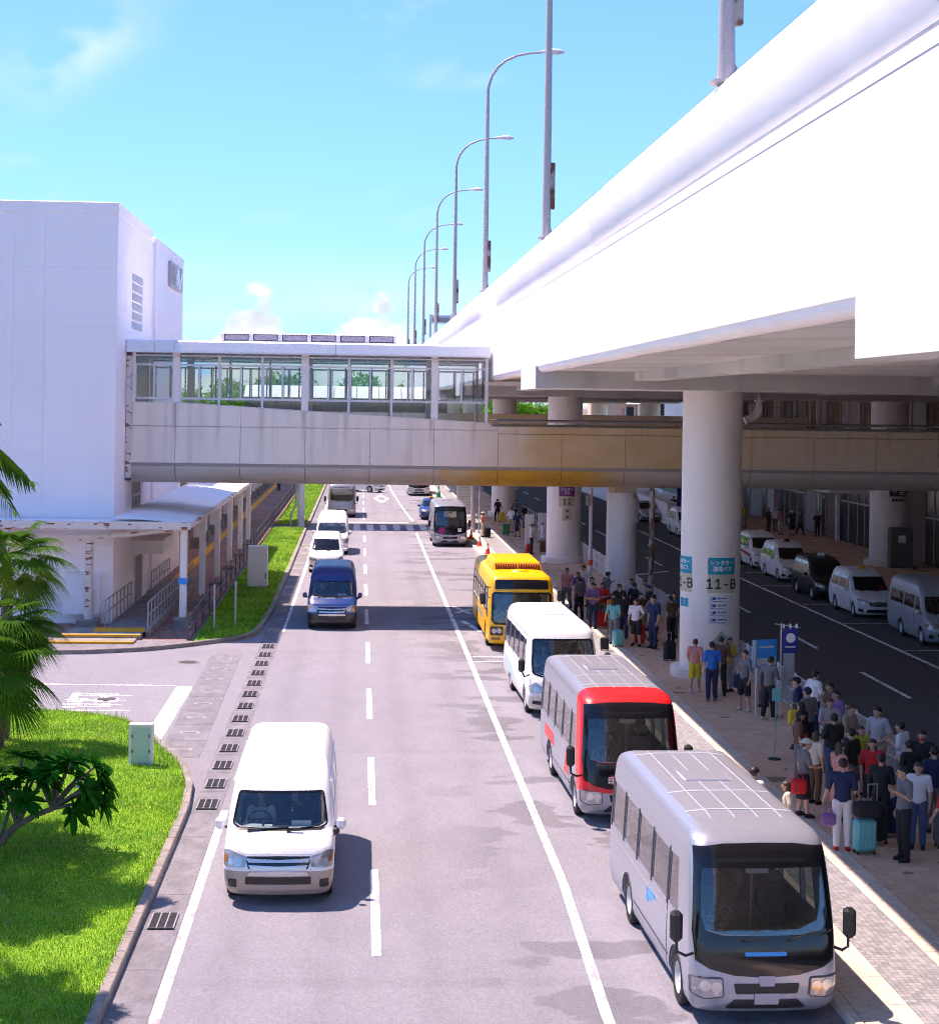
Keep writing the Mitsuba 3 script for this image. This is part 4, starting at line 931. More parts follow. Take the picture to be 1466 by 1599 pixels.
def up_by(m, z, dx=0.0):
    m = m.copy(); m.apply_translation([dx, 0, z]); return m


def stop_sign(cx, cy, r, a, zt, head, lines, number, label, w=0.50, rows=4):
    s = thing('stop_sign', label, 'sign', 'bus stop signs on the columns')
    add(s + '__header', on_column(cx, cy, r, a - w, a + w, zt - 0.52, zt, 0.003), head)
    for i, (tx, hh) in enumerate(lines):
        add(s + '__header_lettering', wrap(up_by(kanji_on(tx, hh, 0.004), zt - 0.15 - 0.19 * i), cx, cy, r, a, 0.010), 'ink_white')
    add(s + '__number_panel', on_column(cx, cy, r, a - w, a + w, zt - 1.10, zt - 0.523, 0.003), 'sign_khaki')
    add(s + '__number', wrap(up_by(text_on(number, 0.30, 0.004, True), zt - 0.81), cx, cy, r, a, 0.010), 'ink')
    return s


c1y = 54.6 + 0.2
s = stop_sign(11.05, c1y, 0.93, 0.22, 3.92, 'sign_teal', [('レンタカー', 0.135), ('送迎バス', 0.135)], '11-B', 'teal and khaki stop sign numbered 11-B facing the camera on the near column')
nt = thing('notice_sheet', 'pale notice sheet of small print under the 11-B sign', 'notice')
add(nt + '__sheet', on_column(11.05, c1y, 0.93, -0.26, 0.62, 1.85, 2.76, 0.002), 'sign_white')
for k in range(4):
    z = 2.66 - 0.22 * k
    add(nt + '__print', wrap(up_by(cat(box(-0.25, -0.235, -0.003, 0, -0.1, 0.06), box(-0.2, -0.1, -0.003, 0, -0.045, 0.045), *[box(-0.05 + 0.05 * q, -0.015 + 0.05 * q, -0.003, 0, -0.015, 0.03) for q in range(6)], box(-0.22, 0.2, -0.003, 0, -0.10, -0.085)), z), 11.05, c1y, 0.93, 0.10, 0.010), 'ink_blue')
gd = tag(add('diamond_plate', wrap(up_by(prism([(-0.38, 0), (0, 0.42), (0.38, 0), (0, -0.42)], 'y', -0.006, 0), 1.25), 11.05, c1y, 0.93, 0.2, 0.003), 'sign_green'), 'pale green diamond plate low on the near column behind the waiting people', 'sign')
s = stop_sign(11.05, c1y, 0.93, -1.36, 3.92, 'sign_teal', [('レンタカー', 0.135), ('送迎バス', 0.135)], '11-B', 'teal and khaki stop sign seen edge-on at the left of the near column')
add(s + '__arrow_panel', cat(on_column(11.05, c1y, 0.93, -1.5, -1.26, 2.35, 2.62, 0.003), on_column(11.05, c1y, 0.93, -1.22, -1.0, 2.35, 2.62, 0.003)), 'sign_teal')
c2y = 94.5 + 0.2
s = stop_sign(11.05, c2y, 0.93, 0.06, 4.28, 'sign_purple', [('リムジン', 0.15), ('バス', 0.15)], '12', 'purple and khaki stop sign numbered 12 on the second column', w=0.48)
add(s + '__lower_panel', on_column(11.05, c2y, 0.93, -0.20, 0.36, 2.45, 3.15, 0.003), 'sign_khaki')
add(s + '__lower_print', wrap(up_by(cat(box(-0.06, 0.06, -0.003, 0, 0.10, 0.22), box(-0.06, 0.06, -0.003, 0, -0.22, -0.10)), 2.8), 11.05, c2y, 0.93, 0.07, 0.010), 'ink')

# ================================================================ mesh fence along the island
wf = thing('mesh_fence', 'white wire mesh fence along the inner road side of the island', 'fence')
for k in range(50):
    y0 = 30 + k * 2.0
    add(wf + '__post', lathe([(0, 0.15), (0.028, 0.15), (0.028, 1.27), (0, 1.29)], 8, (12.1, y0, 0)), 'white_metal')
    wires = [box(12.095, 12.105, y0 + 0.03 + 0.077 * q, y0 + 0.037 + 0.077 * q, 0.25, 1.2) for q in range(26)] if y0 < 100 else [box(12.097, 12.103, y0 + 0.03, y0 + 1.97, 0.5, 0.52)]
    wires += [box(12.09, 12.11, y0 + 0.028, y0 + 1.972, z, z + 0.022) for z in (0.25, 0.72, 1.2)]
    labels[add(wf + '__wire_mesh', cat(wires), 'white_metal')] = {'kind': 'stuff'}

rp = tag(add('drain_pipe', cat(tube([(11.75, 70.2, 0.15), (11.75, 70.2, 5.3)], 0.11, 10), *[tube([(11.75, 70.2, z), (11.75, 70.2, z + 0.06)], 0.15, 10) for z in (1.4, 3.0, 4.4)]), 'rust_pipe', 40), 'rusty upright drain pipe beside the footbridge pier', 'pipe')
sp = thing('signal_pole', 'pale pole with small dark boxes standing left of the footbridge pier', 'pole')
add(sp + '__shaft', lathe([(0, 0.15), (0.09, 0.15), (0.075, 5.3), (0, 5.3)], 12, (10.0, 75.6, 0)), 'pole_white')
add(sp + '__band', lathe([(0.09, 1.7), (0.10, 1.7), (0.10, 1.95), (0.09, 1.95)], 12, (10.0, 75.6, 0)), 'cone_red')
add(sp + '__box', cbox(9.78, 9.94, 75.4, 75.6, 4.3, 4.75, 0.02), 'taupe')
pp_ = thing('street_pole', 'pale grey pole on the island beside the far silver minibus', 'pole')
add(pp_ + '__shaft', lathe([(0, 0.15), (0.16, 0.15), (0.14, 5.6), (0, 5.6)], 14, (7.55, 116.5, 0)), 'pole_grey')
add(pp_ + '__cable', tube([(7.95, 116.5, 0.15), (7.95, 116.5, 5.6)], 0.04, 6), 'pole_white')
sb = thing('sign_board', 'tall white board with a blue square and print standing on the far island', 'sign')
add(sb + '__board', cbox(7.3, 8.6, 131.9, 132.0, 0.4, 4.3, 0.02), 'sign_white')
add(sb + '__blue_square', box(7.75, 8.25, 131.88, 131.898, 3.3, 3.95), 'ink_blue')
add(sb + '__print', cat(*[box(7.45, 8.45, 131.89, 131.899, 0.8 + 0.22 * q, 0.9 + 0.22 * q) for q in range(9)]), 'locker_grey')
add(sb + '__leg', cat(box(7.3, 7.4, 131.92, 131.98, 0.15, 0.4), box(8.5, 8.6, 131.92, 131.98, 0.15, 0.4)), 'pole_grey')
for i, (x, y, h, lab) in enumerate([(9.75, 103.2, 2.2, 'narrow white upright panel standing among the far waiting people'), (11.0, 108.0, 2.0, 'second narrow white panel nearer the inner road')]):
    s_ = thing('upright_panel', lab, 'sign', 'white upright panels on the far island')
    add(s_ + '__board', cbox(x, x + 0.55, y, y + 0.05, 0.3, h, 0.01), 'sign_white')
    add(s_ + '__foot', box(x - 0.05, x + 0.6, y - 0.2, y + 0.25, 0.15, 0.19), 'rail_grey')

# ================================================================ cones
def cone_parts(col):
    return [('cone', lathe([(0, 0.70), (0.03, 0.70), (0.155, 0.05), (0.135, 0.04), (0, 0.04)], 20), col), ('base', cbox(-0.19, 0.19, -0.19, 0.19, 0.0, 0.045, 0.015), col), ('band', lathe([(0.068, 0.52), (0.073, 0.52), (0.108, 0.32), (0.103, 0.32)], 20), 'ink_white')]
cp = [(n_, mikit.ply(m, None, 40), c) for n_, m, c in cone_parts('cone_red')]
for i, (x, y, c, lab) in enumerate([(7.05, 110.3, 'cone_red', 'red traffic cone beside the far silver minibus'), (7.2, 104.8, 'cone_red', 'slim red and white bollard cone between the other two red cones'), (7.3, 99.4, 'cone_red', 'red traffic cone just behind the yellow bus roof'), (7.2, 160, 'cone_green', 'green traffic cone by the far white board')]):
    s_ = thing('traffic_cone', lab, 'traffic cone', 'traffic cones on the island kerb')
    for n_, p_, cc in cp:
        add(f'{s_}__{n_}', p_, c if cc == 'cone_red' else cc, tw=TW(x, y, 0.155, 0.1 * i, 1.5 if c == 'cone_green' else 0.9))

# ================================================================ banner, boards and the blue stick
bn = thing('banner', 'navy and white banner on a pole with a round emblem beside the waiting people', 'banner')
bx, by = 11.75, 47.3
add(bn + '__pole', tube([(bx - 0.24, by, 0.15), (bx - 0.24, by, 2.72)], 0.016, 8), 'pole_white')
add(bn + '__arm', tube([(bx - 0.42, by, 2.70), (bx + 0.28, by, 2.60)], 0.012, 6), 'pole_white')
def wavy(x0, x1, z0, z1, y, amp, seed):
    xs, zs_ = np.meshgrid(np.linspace(x0, x1, 10), np.linspace(z0, z1, 16), indexing='ij')
    yy = y + amp * np.sin(xs * 9 + seed) * np.clip((z1 - zs_) / (z1 - z0) + 0.2, 0, 1)
    i, j = np.meshgrid(np.arange(9), np.arange(15), indexing='ij')
    n = i * 16 + j
    q = np.stack([n, n + 16, n + 17, n + 1], -1).reshape(-1, 4)
    v = np.stack([xs, yy, zs_], -1).reshape(-1, 3)
    k = len(v)
    v2 = v + [0, 0.004, 0]
    return np.vstack([v, v2]), np.vstack([q, q[:, ::-1] + k])
add(bn + '__cloth', wavy(bx - 0.2, bx + 0.22, 1.9, 2.62, by, 0.015, 0), 'sign_navy', True)
add(bn + '__lower_cloth', wavy(bx - 0.17, bx + 0.14, 1.02, 1.9, by + 0.003, 0.02, 1), 'cloth_lightgrey', True)
add(bn + '__emblem', prism(Point(bx + 0.02, 2.32).buffer(0.13), 'y', by - 0.025, by - 0.018), 'ink_white')
add(bn + '__line', box(bx - 0.14, bx + 0.16, by - 0.025, by - 0.018, 2.06, 2.09), 'ink_white')
for q in range(3):
    add(bn + '__tie', box(bx - 0.2 + 0.18 * q, bx - 0.15 + 0.18 * q, by - 0.02, by + 0.02, 2.58, 2.70), 'ink_white')
bo = thing('sign_board', 'bright blue board leaning beside the navy banner on the island', 'sign')
pl = cat(box(-0.42, 0.36, 0, 0.03, 1.2, 1.95))
bop = moved(pl, (bx - 0.62, by + 0.15, 0.3), 0.35)
add(bo + '__panel', bop, 'sign_blue')
add(bo + '__white_margin', moved(cat(box(-0.42, -0.32, -0.008, -0.002, 1.2, 1.95), box(-0.28, 0.32, -0.008, -0.002, 1.24, 1.45), box(-0.2, 0.25, -0.008, -0.002, 1.72, 1.77)), (bx - 0.62, by + 0.15, 0.3), 0.35), 'sign_white')
add(bo + '__stand', moved(cat(box(-0.3, -0.26, 0, 0.03, -0.15, 1.2), box(0.26, 0.3, 0, 0.03, -0.15, 1.2)), (bx - 0.62, by + 0.15, 0.3), 0.35), 'pole_white')
stick = thing('queue_stick', 'thin light blue rod stand with a small card at its top on the brown terrace', 'stand')
add(stick + '__rod', tube([(10.0, 41.6, 0.17), (10.02, 41.6, 1.9)], 0.014, 8), 'cloth_teal')
add(stick + '__foot', lathe([(0, 0.15), (0.16, 0.15), (0.15, 0.18), (0, 0.19)], 16, (10.0, 41.6, 0)), 'black_plastic')
add(stick + '__card', box(9.93, 10.13, 41.59, 41.61, 1.55, 1.85), 'cloth_teal')
# ================================================================ vehicles
from scipy.interpolate import PchipInterpolator


def to_man(m):
    return m3.Manifold(m3.Mesh(np.asarray(m.vertices, np.float32), np.asarray(m.faces, np.uint32)))


def from_man(m):
    q = m.to_mesh()
    return trimesh.Trimesh(np.array(q.vert_properties)[:, :3], np.array(q.tri_verts), process=False)


class Body:
    """A car body as a stack of rounded outlines: front F, rear R and half width W at each height. The front faces -y."""

    def __init__(s, z, F, R, W, bow=0.08, rf=0.2, ry=0.22, rr=0.12, inset=0.0, zlo=None, zhi=None, nz=46):
        s.z = np.array(z, float)
        s.Ff, s.Rf, s.Wf = (PchipInterpolator(s.z, np.array(q, float)) for q in (F, R, W))
        s.args = (z, F, R, W, bow, rf, ry, rr)
        s.bow, s.rf, s.ry, s.rr, s.i = bow, rf, ry, rr, inset
        s.lo, s.hi = zlo if zlo is not None else s.z[0], zhi if zhi is not None else s.z[-1]
        t = np.linspace(0, 1, nz)
        base = np.concatenate([np.linspace(s.lo, s.hi, nz), s.z[(s.z >= s.lo) & (s.z <= s.hi)], s.hi - (s.hi - s.lo) * 0.12 * t[::5] ** 2])
        s.zz = np.unique(np.round(base, 4))

    def F(s, z): return s.Ff(z) + s.i
    def R(s, z): return s.Rf(z) - s.i
    def W(s, z): return s.Wf(z) - s.i

    def front_y(s, x, z):
        z = np.clip(z, s.z[0], s.z[-1])
        W = s.W(z); rf = np.minimum(s.rf, W * 0.8)
        ax = np.clip(np.abs(x) - (W - rf), 0, rf * 0.999)
        return s.F(z) + s.bow * np.minimum(np.abs(x) / W, 1) ** 2 + s.ry * (1 - np.sqrt(1 - (ax / rf) ** 2))

    def side_x(s, y, z):
        z = np.clip(z, s.z[0], s.z[-1])
        W = s.W(z); rf = np.minimum(s.rf, W * 0.8)
        t = np.clip((s.F(z) + s.bow + s.ry - y) / s.ry, 0, 0.98)
        u = np.clip((y - (s.R(z) - s.rr)) / s.rr, 0, 0.98)
        return W - rf * (1 - np.sqrt(1 - t ** 2)) - np.minimum(s.rr, W * .8) * (1 - np.sqrt(1 - u ** 2))

    def rear_y(s, x, z):
        z = np.clip(z, s.z[0], s.z[-1])
        return s.R(z) - 0.03 * (x / s.W(z)) ** 2

    def roof_z(s, x, y):
        zz = np.linspace(s.z[0], s.z[-1], 500)
        ok = (s.W(zz)[None] >= np.abs(np.ravel(x))[:, None]) & (s.front_y(np.ravel(x)[:, None], zz[None]) <= np.ravel(y)[:, None]) & (s.R(zz)[None] >= np.ravel(y)[:, None])
        return np.where(ok, zz[None], 0).max(1).reshape(np.shape(x))

    def ring(s, z):
        W = float(s.W(z)); F = float(s.F(z)); R = float(s.R(z)); rf = min(s.rf, W * 0.8); rr = min(s.rr, W * 0.8, (R - F) * 0.3); ry = min(s.ry, (R - F) * 0.3)
        pts = [(x, F + s.bow * (x / W) ** 2) for x in np.linspace(0, W - rf, 7)]
        for t in np.linspace(0, np.pi / 2, 8)[1:]:
            x = W - rf + rf * math.sin(t)
            pts.append((x, F + s.bow * (x / W) ** 2 + ry * (1 - math.cos(t))))
        y0 = pts[-1][1]
        pts += [(W, y) for y in np.linspace(y0, R - rr, 12)[1:]]
        for t in np.linspace(0, np.pi / 2, 6)[1:]:
            pts.append((W - rr + rr * math.cos(t), R - rr + rr * math.sin(t)))
        pts += [(x, R) for x in np.linspace(W - rr, 0, 5)[1:]]
        return np.array(pts + [(-x, y) for x, y in pts[-2:0:-1]])

    def mesh(s):
        rings = [np.c_[s.ring(z), np.full(len(s.ring(z)), z)] for z in s.zz]
        n, k = len(rings[0]), len(rings)
        v = np.vstack(rings + [rings[0].mean(0)[None], rings[-1].mean(0)[None]])
        i, j = np.meshgrid(np.arange(k - 1), np.arange(n), indexing='ij')
        q = np.stack([i * n + j, i * n + (j + 1) % n, (i + 1) * n + (j + 1) % n, (i + 1) * n + j], -1).reshape(-1, 4)
        f = np.vstack([q[:, [0, 1, 2]], q[:, [0, 2, 3]]])
        a = np.arange(n)
        f = np.vstack([f, np.stack([(a + 1) % n, a, a * 0 + n * k], 1), np.stack([(k - 1) * n + a, (k - 1) * n + (a + 1) % n, a * 0 + n * k + 1], 1)])
        m = trimesh.Trimesh(v, f, process=False)
        if m.volume < 0:
            m.invert()
        return m

    def patch(s, poly, surf, off=0.004, th=0.004, side=1, single=False, edge=0.12):
        poly = poly if hasattr(poly, 'exterior') else Polygon(poly)
        m = trimesh.creation.extrude_polygon(poly, th, engine='earcut')
        v, f = trimesh.remesh.subdivide_to_size(m.vertices, m.faces, edge, max_iter=12)
        if single:
            top = v[f][:, :, 2].min(1) > th * 0.9
            f = f[top]
        a, b, c = v[:, 0], v[:, 1], v[:, 2] + off - (th if single else 0)
        if surf == 'front':
            w = np.stack([a, s.front_y(a, b) - c, b], 1)
        elif surf == 'rear':
            w = np.stack([-a, s.rear_y(a, b) + c, b], 1)
        elif surf == 'side':
            w = np.stack([side * (s.side_x(a, b) + c), a, b], 1)
            if side < 0:
                f = f[:, ::-1]
        else:
            w = np.stack([a, b, s.roof_z(a, b) + c], 1)
        return trimesh.Trimesh(w, f, process=False)


def rounded(pts, r):
    p = Polygon(pts)
    return p.buffer(-r).buffer(r, quad_segs=4) if r else p


class Tpl:
    def __init__(s): s.parts, s.names = [], set()

    def add(s, name, mesh, slot, smooth=30):
        k, i = name, 0
        while k in s.names:
            i += 1; k = f'{name}_{i:03d}'
        s.names.add(k)
        s.parts.append((k, mesh if isinstance(mesh, dict) else mikit.ply(mesh, None, smooth), slot))
        return k


def place(tpl, name, label, cat_, group, tw, mats, skip=()):
    k = thing(name, label, cat_, group)
    for part, p, slot in tpl.parts:
        if not any(part.startswith(q) for q in skip):
            scene[f'{k}__{part}'] = {**p, 'bsdf': {'type': 'ref', 'id': mats.get(slot, slot)}, 'to_world': tw}
    return k


def sym(pts):
    return pts + [(-x, z) for x, z in pts[::-1]]


def flip(pts):
    return [(-x, z) for x, z in pts]


def wheel_parts(t, name, x, y, r, w, side, cap='rim_silver', dark=False):
    def ax(m):
        v = m.vertices
        return trimesh.Trimesh(np.stack([side * v[:, 2] + x, v[:, 0] + y, v[:, 1] + r], 1), m.faces if side > 0 else m.faces[:, ::-1], process=False)
    prof = [(r * 0.60, -w / 2), (r * 0.92, -w / 2), (r, -w * 0.3), (r, w * 0.3), (r * 0.92, w / 2), (r * 0.60, w / 2), (r * 0.58, w * 0.2), (r * 0.58, -w * 0.2), (r * 0.60, -w / 2)]
    k = t.add(name, ax(lathe(prof, 28)), 'rubber')
    t.add(k + '__rim', ax(lathe([(0, w * 0.30), (r * 0.16, w * 0.34), (r * 0.18, w * 0.20), (r * 0.42, w * 0.18), (r * 0.52, w * 0.36), (r * 0.60, w * 0.48), (r * 0.60, w * 0.1), (0, w * 0.1)], 28)), cap)
    holes = [moved(lathe([(0, w * 0.19), (r * 0.07, w * 0.19), (r * 0.07, w * 0.215), (0, w * 0.215)], 8), (r * 0.32 * math.cos(q), r * 0.32 * math.sin(q), 0)) for q in np.arange(7) * 2 * np.pi / 7]
    t.add(k + '__rim_holes', ax(cat(holes)), 'black_plastic')


def mirror(t, x, y, z, side, w, h, arm, slot='black_plastic', ad=0.1):
    hs = cbox(min(x, x + side * w), max(x, x + side * w), y - ad, y + ad * 0.6, z, z + h, 0.05)
    k = t.add('mirror', hs, slot)
    t.add(k + '__arm', tube(arm, 0.022, 8), 'black_plastic')
    t.add(k + '__glass', cbox(min(x + side * .02, x + side * (w - .02)), max(x + side * .02, x + side * (w - .02)), y + ad * 0.6, y + ad * 0.6 + 0.006, z + .03, z + h - .03, 0.002), 'chrome')


SEAT = None
def seat_mesh():
    return cat(cbox(-0.21, 0.21, -0.22, 0.22, 0.28, 0.44, 0.05), moved(cbox(-0.21, 0.21, 0.16, 0.29, 0.4, 0.98, 0.05)), cbox(-0.12, 0.12, 0.18, 0.27, 0.99, 1.2, 0.04))


def shell(t, B, wind, sides, wheels, floor, roof_gap=0.09, rear=None, splits=(), solid=False):
    """Body shell with cut openings; splits: [(slot, plane normal, offset)] peel off pieces in turn; the rest is 'paint'."""
    m = to_man(B.mesh())
    if not solid:
        inner = Body(*B.args, inset=0.06, zlo=floor, zhi=B.z[-1] - roof_gap, nz=24)
        m = m - to_man(inner.mesh())
        zt = max(q[1] for q in wind)
        m = m - to_man(prism(rounded(wind, 0.05), 'y', -0.6, float(B.F(zt)) + B.bow + B.ry + 0.12))
        for p in sides:
            m = m - to_man(prism(rounded(p, 0.05), 'x', -3, 3))
        if rear is not None:
            m = m - to_man(prism(rounded(rear, 0.05), 'y', float(B.R(rear[0][1])) - 0.5, float(B.R(0.5)) + 1))
    for (y, r, hw) in wheels:
        for sd in (-1, 1):
            c = trimesh.creation.cylinder(radius=r + 0.055, height=0.34, sections=36, transform=trimesh.transformations.rotation_matrix(np.pi / 2, [0, 1, 0]))
            c.apply_translation([sd * (hw - 0.14), y, r])
            m = m - to_man(c)
    for slot, name, n, o in splits:
        a, m = m.split_by_plane(n, o)
        t.add(name, from_man(a), slot, 28)
    t.add('body', from_man(m), 'paint', 28)


def dashboard(t, B, z, xw, depth=0.5, slot='dash_dark'):
    y0 = float(B.front_y(0, z)) + 0.12
    t.add('dashboard', cbox(-xw, xw, y0 + B.bow * 0.6, y0 + depth, z - 0.35, z, 0.05), slot)


def steering(t, x, y, z, r=0.19):
    a = np.linspace(0, 2 * np.pi, 25)
    ring = np.stack([x + r * np.cos(a), y - r * np.sin(a) * 0.45, z + r * np.sin(a) * 0.89], 1)
    t.add('steering_wheel', cat(tube(ring, 0.016, 8, False), tube([(x - r, y, z), (x + r, y, z)], 0.015, 6), tube([(x, y, z), (x, y - 0.25, z - 0.2)], 0.025, 6)), 'black_plastic')


def wipers(t, B, specs):
    for (x0, z0, x1, z1) in specs:
        xs = np.linspace(x0, x1, 7); zs_ = np.linspace(z0, z1, 7)
        t.add('wiper', cat(tube(np.stack([xs, B.front_y(xs, zs_) - 0.03, zs_], 1), 0.012, 6), tube([(x0, float(B.front_y(x0, z0 - .03)) - .02, z0 - .03), (x0 + (x1 - x0) * .45, float(B.front_y(x0, z0)) - .045, z0 + (z1 - z0) * .45 + .01)], 0.014, 6)), 'black_plastic')


mat('rib_pale', (0.50, 0.51, 0.57), 0.4)
mat('ink_deep', (0.002, 0.002, 0.003), 0.6)
# ---- minibus with the tall black face
def minibus(red=False, plain=False):
    t = Tpl()
    L = 6.95
    B = Body([.20, .28, .42, .60, .80, 1.05, 1.3, 1.7, 2.1, 2.32, 2.44, 2.53, 2.59, 2.62],
             [.16, .07, .02, .0, .01, .04, .09, .19, .32, .42, .52, .68, .95, 1.5],
             [L - .12, L - .05, L - .02, L, L, L, L - .01, L - .05, L - .10, L - .15, L - .22, L - .36, L - .6, L - 1.0],
             [.95, 1.0, 1.03, 1.04, 1.04, 1.035, 1.03, 1.01, .985, .965, .94, .88, .76, .48], bow=0.09, rf=0.24, ry=0.22, rr=0.16)
    wind = sym([(0.0, 1.26), (.60, 1.27), (.84, 1.33), (.89, 1.5), (.88, 1.9), (.85, 2.13)])
    sides = [[(1.05, 1.28), (1.78, 1.28), (1.78, 2.02), (1.22, 2.06)], [(1.86, 1.28), (3.02, 1.28), (3.02, 2.02), (1.86, 2.02)], [(3.10, 1.28), (4.24, 1.28), (4.24, 2.02), (3.10, 2.02)], [(4.32, 1.28), (5.46, 1.28), (5.46, 2.02), (4.32, 2.02)], [(5.54, 1.28), (6.62, 1.28), (6.62, 2.02), (5.54, 2.02)]]
    wheels = [(1.12, .375, 1.03), (5.05, .375, 1.03)]
    sp = []
    if red:
        sp = [('paint2', 'bumper', (0, 0, -1), -.66), ('accent', 'red_front', (0, -1.0, 0.0), -1.22)]
        sp = [('paint2', 'bumper', (0, 0, -1), -.66), ('accent', 'red_front', (0, -0.94, 0.33), -0.45)]
    shell(t, B, wind, sides, wheels, .55, splits=sp, rear=sym([(.75, 1.35), (.72, 2.0)]))
    mask = Polygon(sym([(0, .71), (.45, .74), (.78, .82), (.97, .92), (1.0, 1.3), (.96, 1.9), (.925, 2.38), (.5, 2.43), (0, 2.44)])).difference(rounded(wind, .05))
    t.add('front_mask', B.patch(mask, 'front', 0.003, 0.004, edge=0.07), 'gloss_black')
    t.add('windscreen', B.patch(rounded(wind, .05).buffer(.015), 'front', -0.010, 0.003, single=True, edge=.09), 'glass_clear')
    t.add('visor_recess', B.patch(sym([(0, 2.21), (.62, 2.20), (.60, 2.245), (0, 2.255)]), 'front', 0.008, 0.006), 'ink_deep')
    for i, p in enumerate(sides):
        for sd in (-1, 1):
            w = t.add('side_window', B.patch(rounded(p, .05).buffer(.012), 'side', -0.010, 0.003, sd, single=True), 'glass_tint')
            x1 = max(q[0] for q in p)
            t.add(w + '__black_pillar', B.patch([(x1, 1.24), (x1 + .085, 1.24), (x1 + .085, 2.06), (x1, 2.06)], 'side', 0.003, 0.006, sd), 'black_plastic')
    t.add('rear_window', B.patch(sym([(.76, 1.34), (.73, 2.01)]), 'rear', -.01, .003, single=True), 'glass_tint')
    for f in (lambda p: p, flip):
        h = t.add('headlight', B.patch(rounded(f([(.60, .45), (.86, .42), (1.02, .47), (1.03, .70), (.62, .70)]), .03), 'front', 0.004, 0.02, edge=.06), 'lamp_lens')
        t.add(h + '__bezel', B.patch(rounded(f([(.60, .45), (.86, .42), (1.02, .47), (1.03, .70), (.62, .70)]), .03).buffer(.012).difference(rounded(f([(.60, .45), (.86, .42), (1.02, .47), (1.03, .70), (.62, .70)]), .03).buffer(-.006)), 'front', .004, .023, edge=.06), 'rail_dark')
        for (cx, cz, r) in ((.70, .59, .075), (.85, .60, .075), (.70, .50, .035)):
            t.add(h + '__reflector', B.patch(affinity.translate(Point(0, 0).buffer(r, quad_segs=5), f([(cx, cz)])[0][0], cz), 'front', 0.024, 0.012, edge=.06), 'chrome')
    t.add('grille', B.patch(rounded(sym([(.0, .49), (.43, .49), (.46, .63), (.0, .63)]), .02), 'front', .004, .012), 'black_plastic')
    t.add('lower_intake', B.patch(rounded(sym([(.0, .27), (.58, .27), (.44, .40), (.0, .40)]), .02), 'front', .004, .012), 'black_plastic')
    t.add('number_plate', B.patch([(-.17, .34), (.17, .34), (.17, .5), (-.17, .5)], 'front', .02, .01), 'plate_grey')
    t.add('badge_panel', B.patch(rounded([(-.10, .6), (.10, .6), (.12, .74), (-.12, .74)], .02), 'front', .012, .014), 'plate_grey')
    wipers(t, B, [(-.35, 1.22, -.02, 1.20), (.30, 1.22, .75, 1.30)])
    mirror(t, -1.17, .12, 1.20, -1, .17, .42, [(-1.0, .2, 1.0), (-1.12, .1, 1.0), (-1.24, .1, 1.06), (-1.25, .12, 1.25)])
    mirror(t, 1.09, .12, 1.22, 1, .17, .42, [(1.0, .2, 1.06), (1.08, .1, 1.05), (1.16, .1, 1.1), (1.17, .12, 1.25)])
    for (y, r, hw) in wheels:
        for sd in (-1, 1):
            wheel_parts(t, 'wheel', sd * (hw - .13), y, r, .22, sd)
            t.add('mudguard_trim', B.patch(Polygon([(y + (r + .075) * math.cos(a), r + (r + .075) * math.sin(a)) for a in np.linspace(.05, np.pi - .05, 18)] + [(y + (r + .052) * math.cos(a), r + (r + .052) * math.sin(a)) for a in np.linspace(np.pi - .05, .05, 18)]), 'side', .002, .012, sd), 'black_plastic')
    for sd in (-1, 1):
        t.add('side_seam', B.patch([(.9, 1.10), (6.7, 1.10), (6.7, 1.115), (.9, 1.115)], 'side', .002, .006, sd), 'paint_shade')
        t.add('lower_seam', B.patch([(1.7, .52), (4.5, .52), (4.5, .535), (1.7, .535)], 'side', .002, .006, sd), 'black_plastic')
        t.add('door_seam', B.patch([(1.80, .34), (1.815, .34), (1.815, 2.1), (1.80, 2.1)], 'side', .002, .004, sd), 'black_plastic')
    for y in (1.75, 3.0, 5.9):
        t.add('roof_rib', B.patch([(-.80, y), (.80, y), (.80, y + .045), (-.80, y + .045)], 'roof', .002, .007, edge=.1), 'rib_pale')
    for x in (-.52, -.17, .17, .52):
        t.add('roof_seam', B.patch([(x, 1.3), (x + .012, 1.3), (x + .012, 6.2), (x, 6.2)], 'roof', .002, .004, edge=.2), 'rib_pale')
    h = t.add('roof_hatch', B.patch(rounded([(-.36, 3.75), (.36, 3.75), (.36, 4.45), (-.36, 4.45)], .06), 'roof', .004, .02, edge=.15), 'paint')
    t.add(h + '__rim', B.patch(rounded([(-.36, 3.75), (.36, 3.75), (.36, 4.45), (-.36, 4.45)], .06).buffer(.02).difference(rounded([(-.36, 3.75), (.36, 3.75), (.36, 4.45), (-.36, 4.45)], .06)), 'roof', .003, .010, edge=.15), 'rib_pale')
    dashboard(t, B, 1.20, .82, .45, 'dash_teal')
    steering(t, -.45, .95, 1.28)
    sm = seat_mesh()
    sp_ = [(-.45, 1.45), (.5, 1.45)] + [(x, 2.35 + .82 * k) for k in range(5) for x in (-.72, -.28, .62)]
    for x, y in sp_:
        t.add('seat', mikit.ply(moved(sm, (x, y, .55)), None, 30), 'seat_cloth')
    t.add('interior_mirror', cbox(-.16, .16, .62, .66, 1.98, 2.07, .01), 'plate_grey')
    t.add('hand_pole', tube([(.12, 1.5, .6), (.12, 1.35, 2.3)], .018, 8), 'rail_grey')
    t.add('cabin_floor', box(-.93, .93, .3, L - .2, .545, .56), 'cabin')
    return t, B


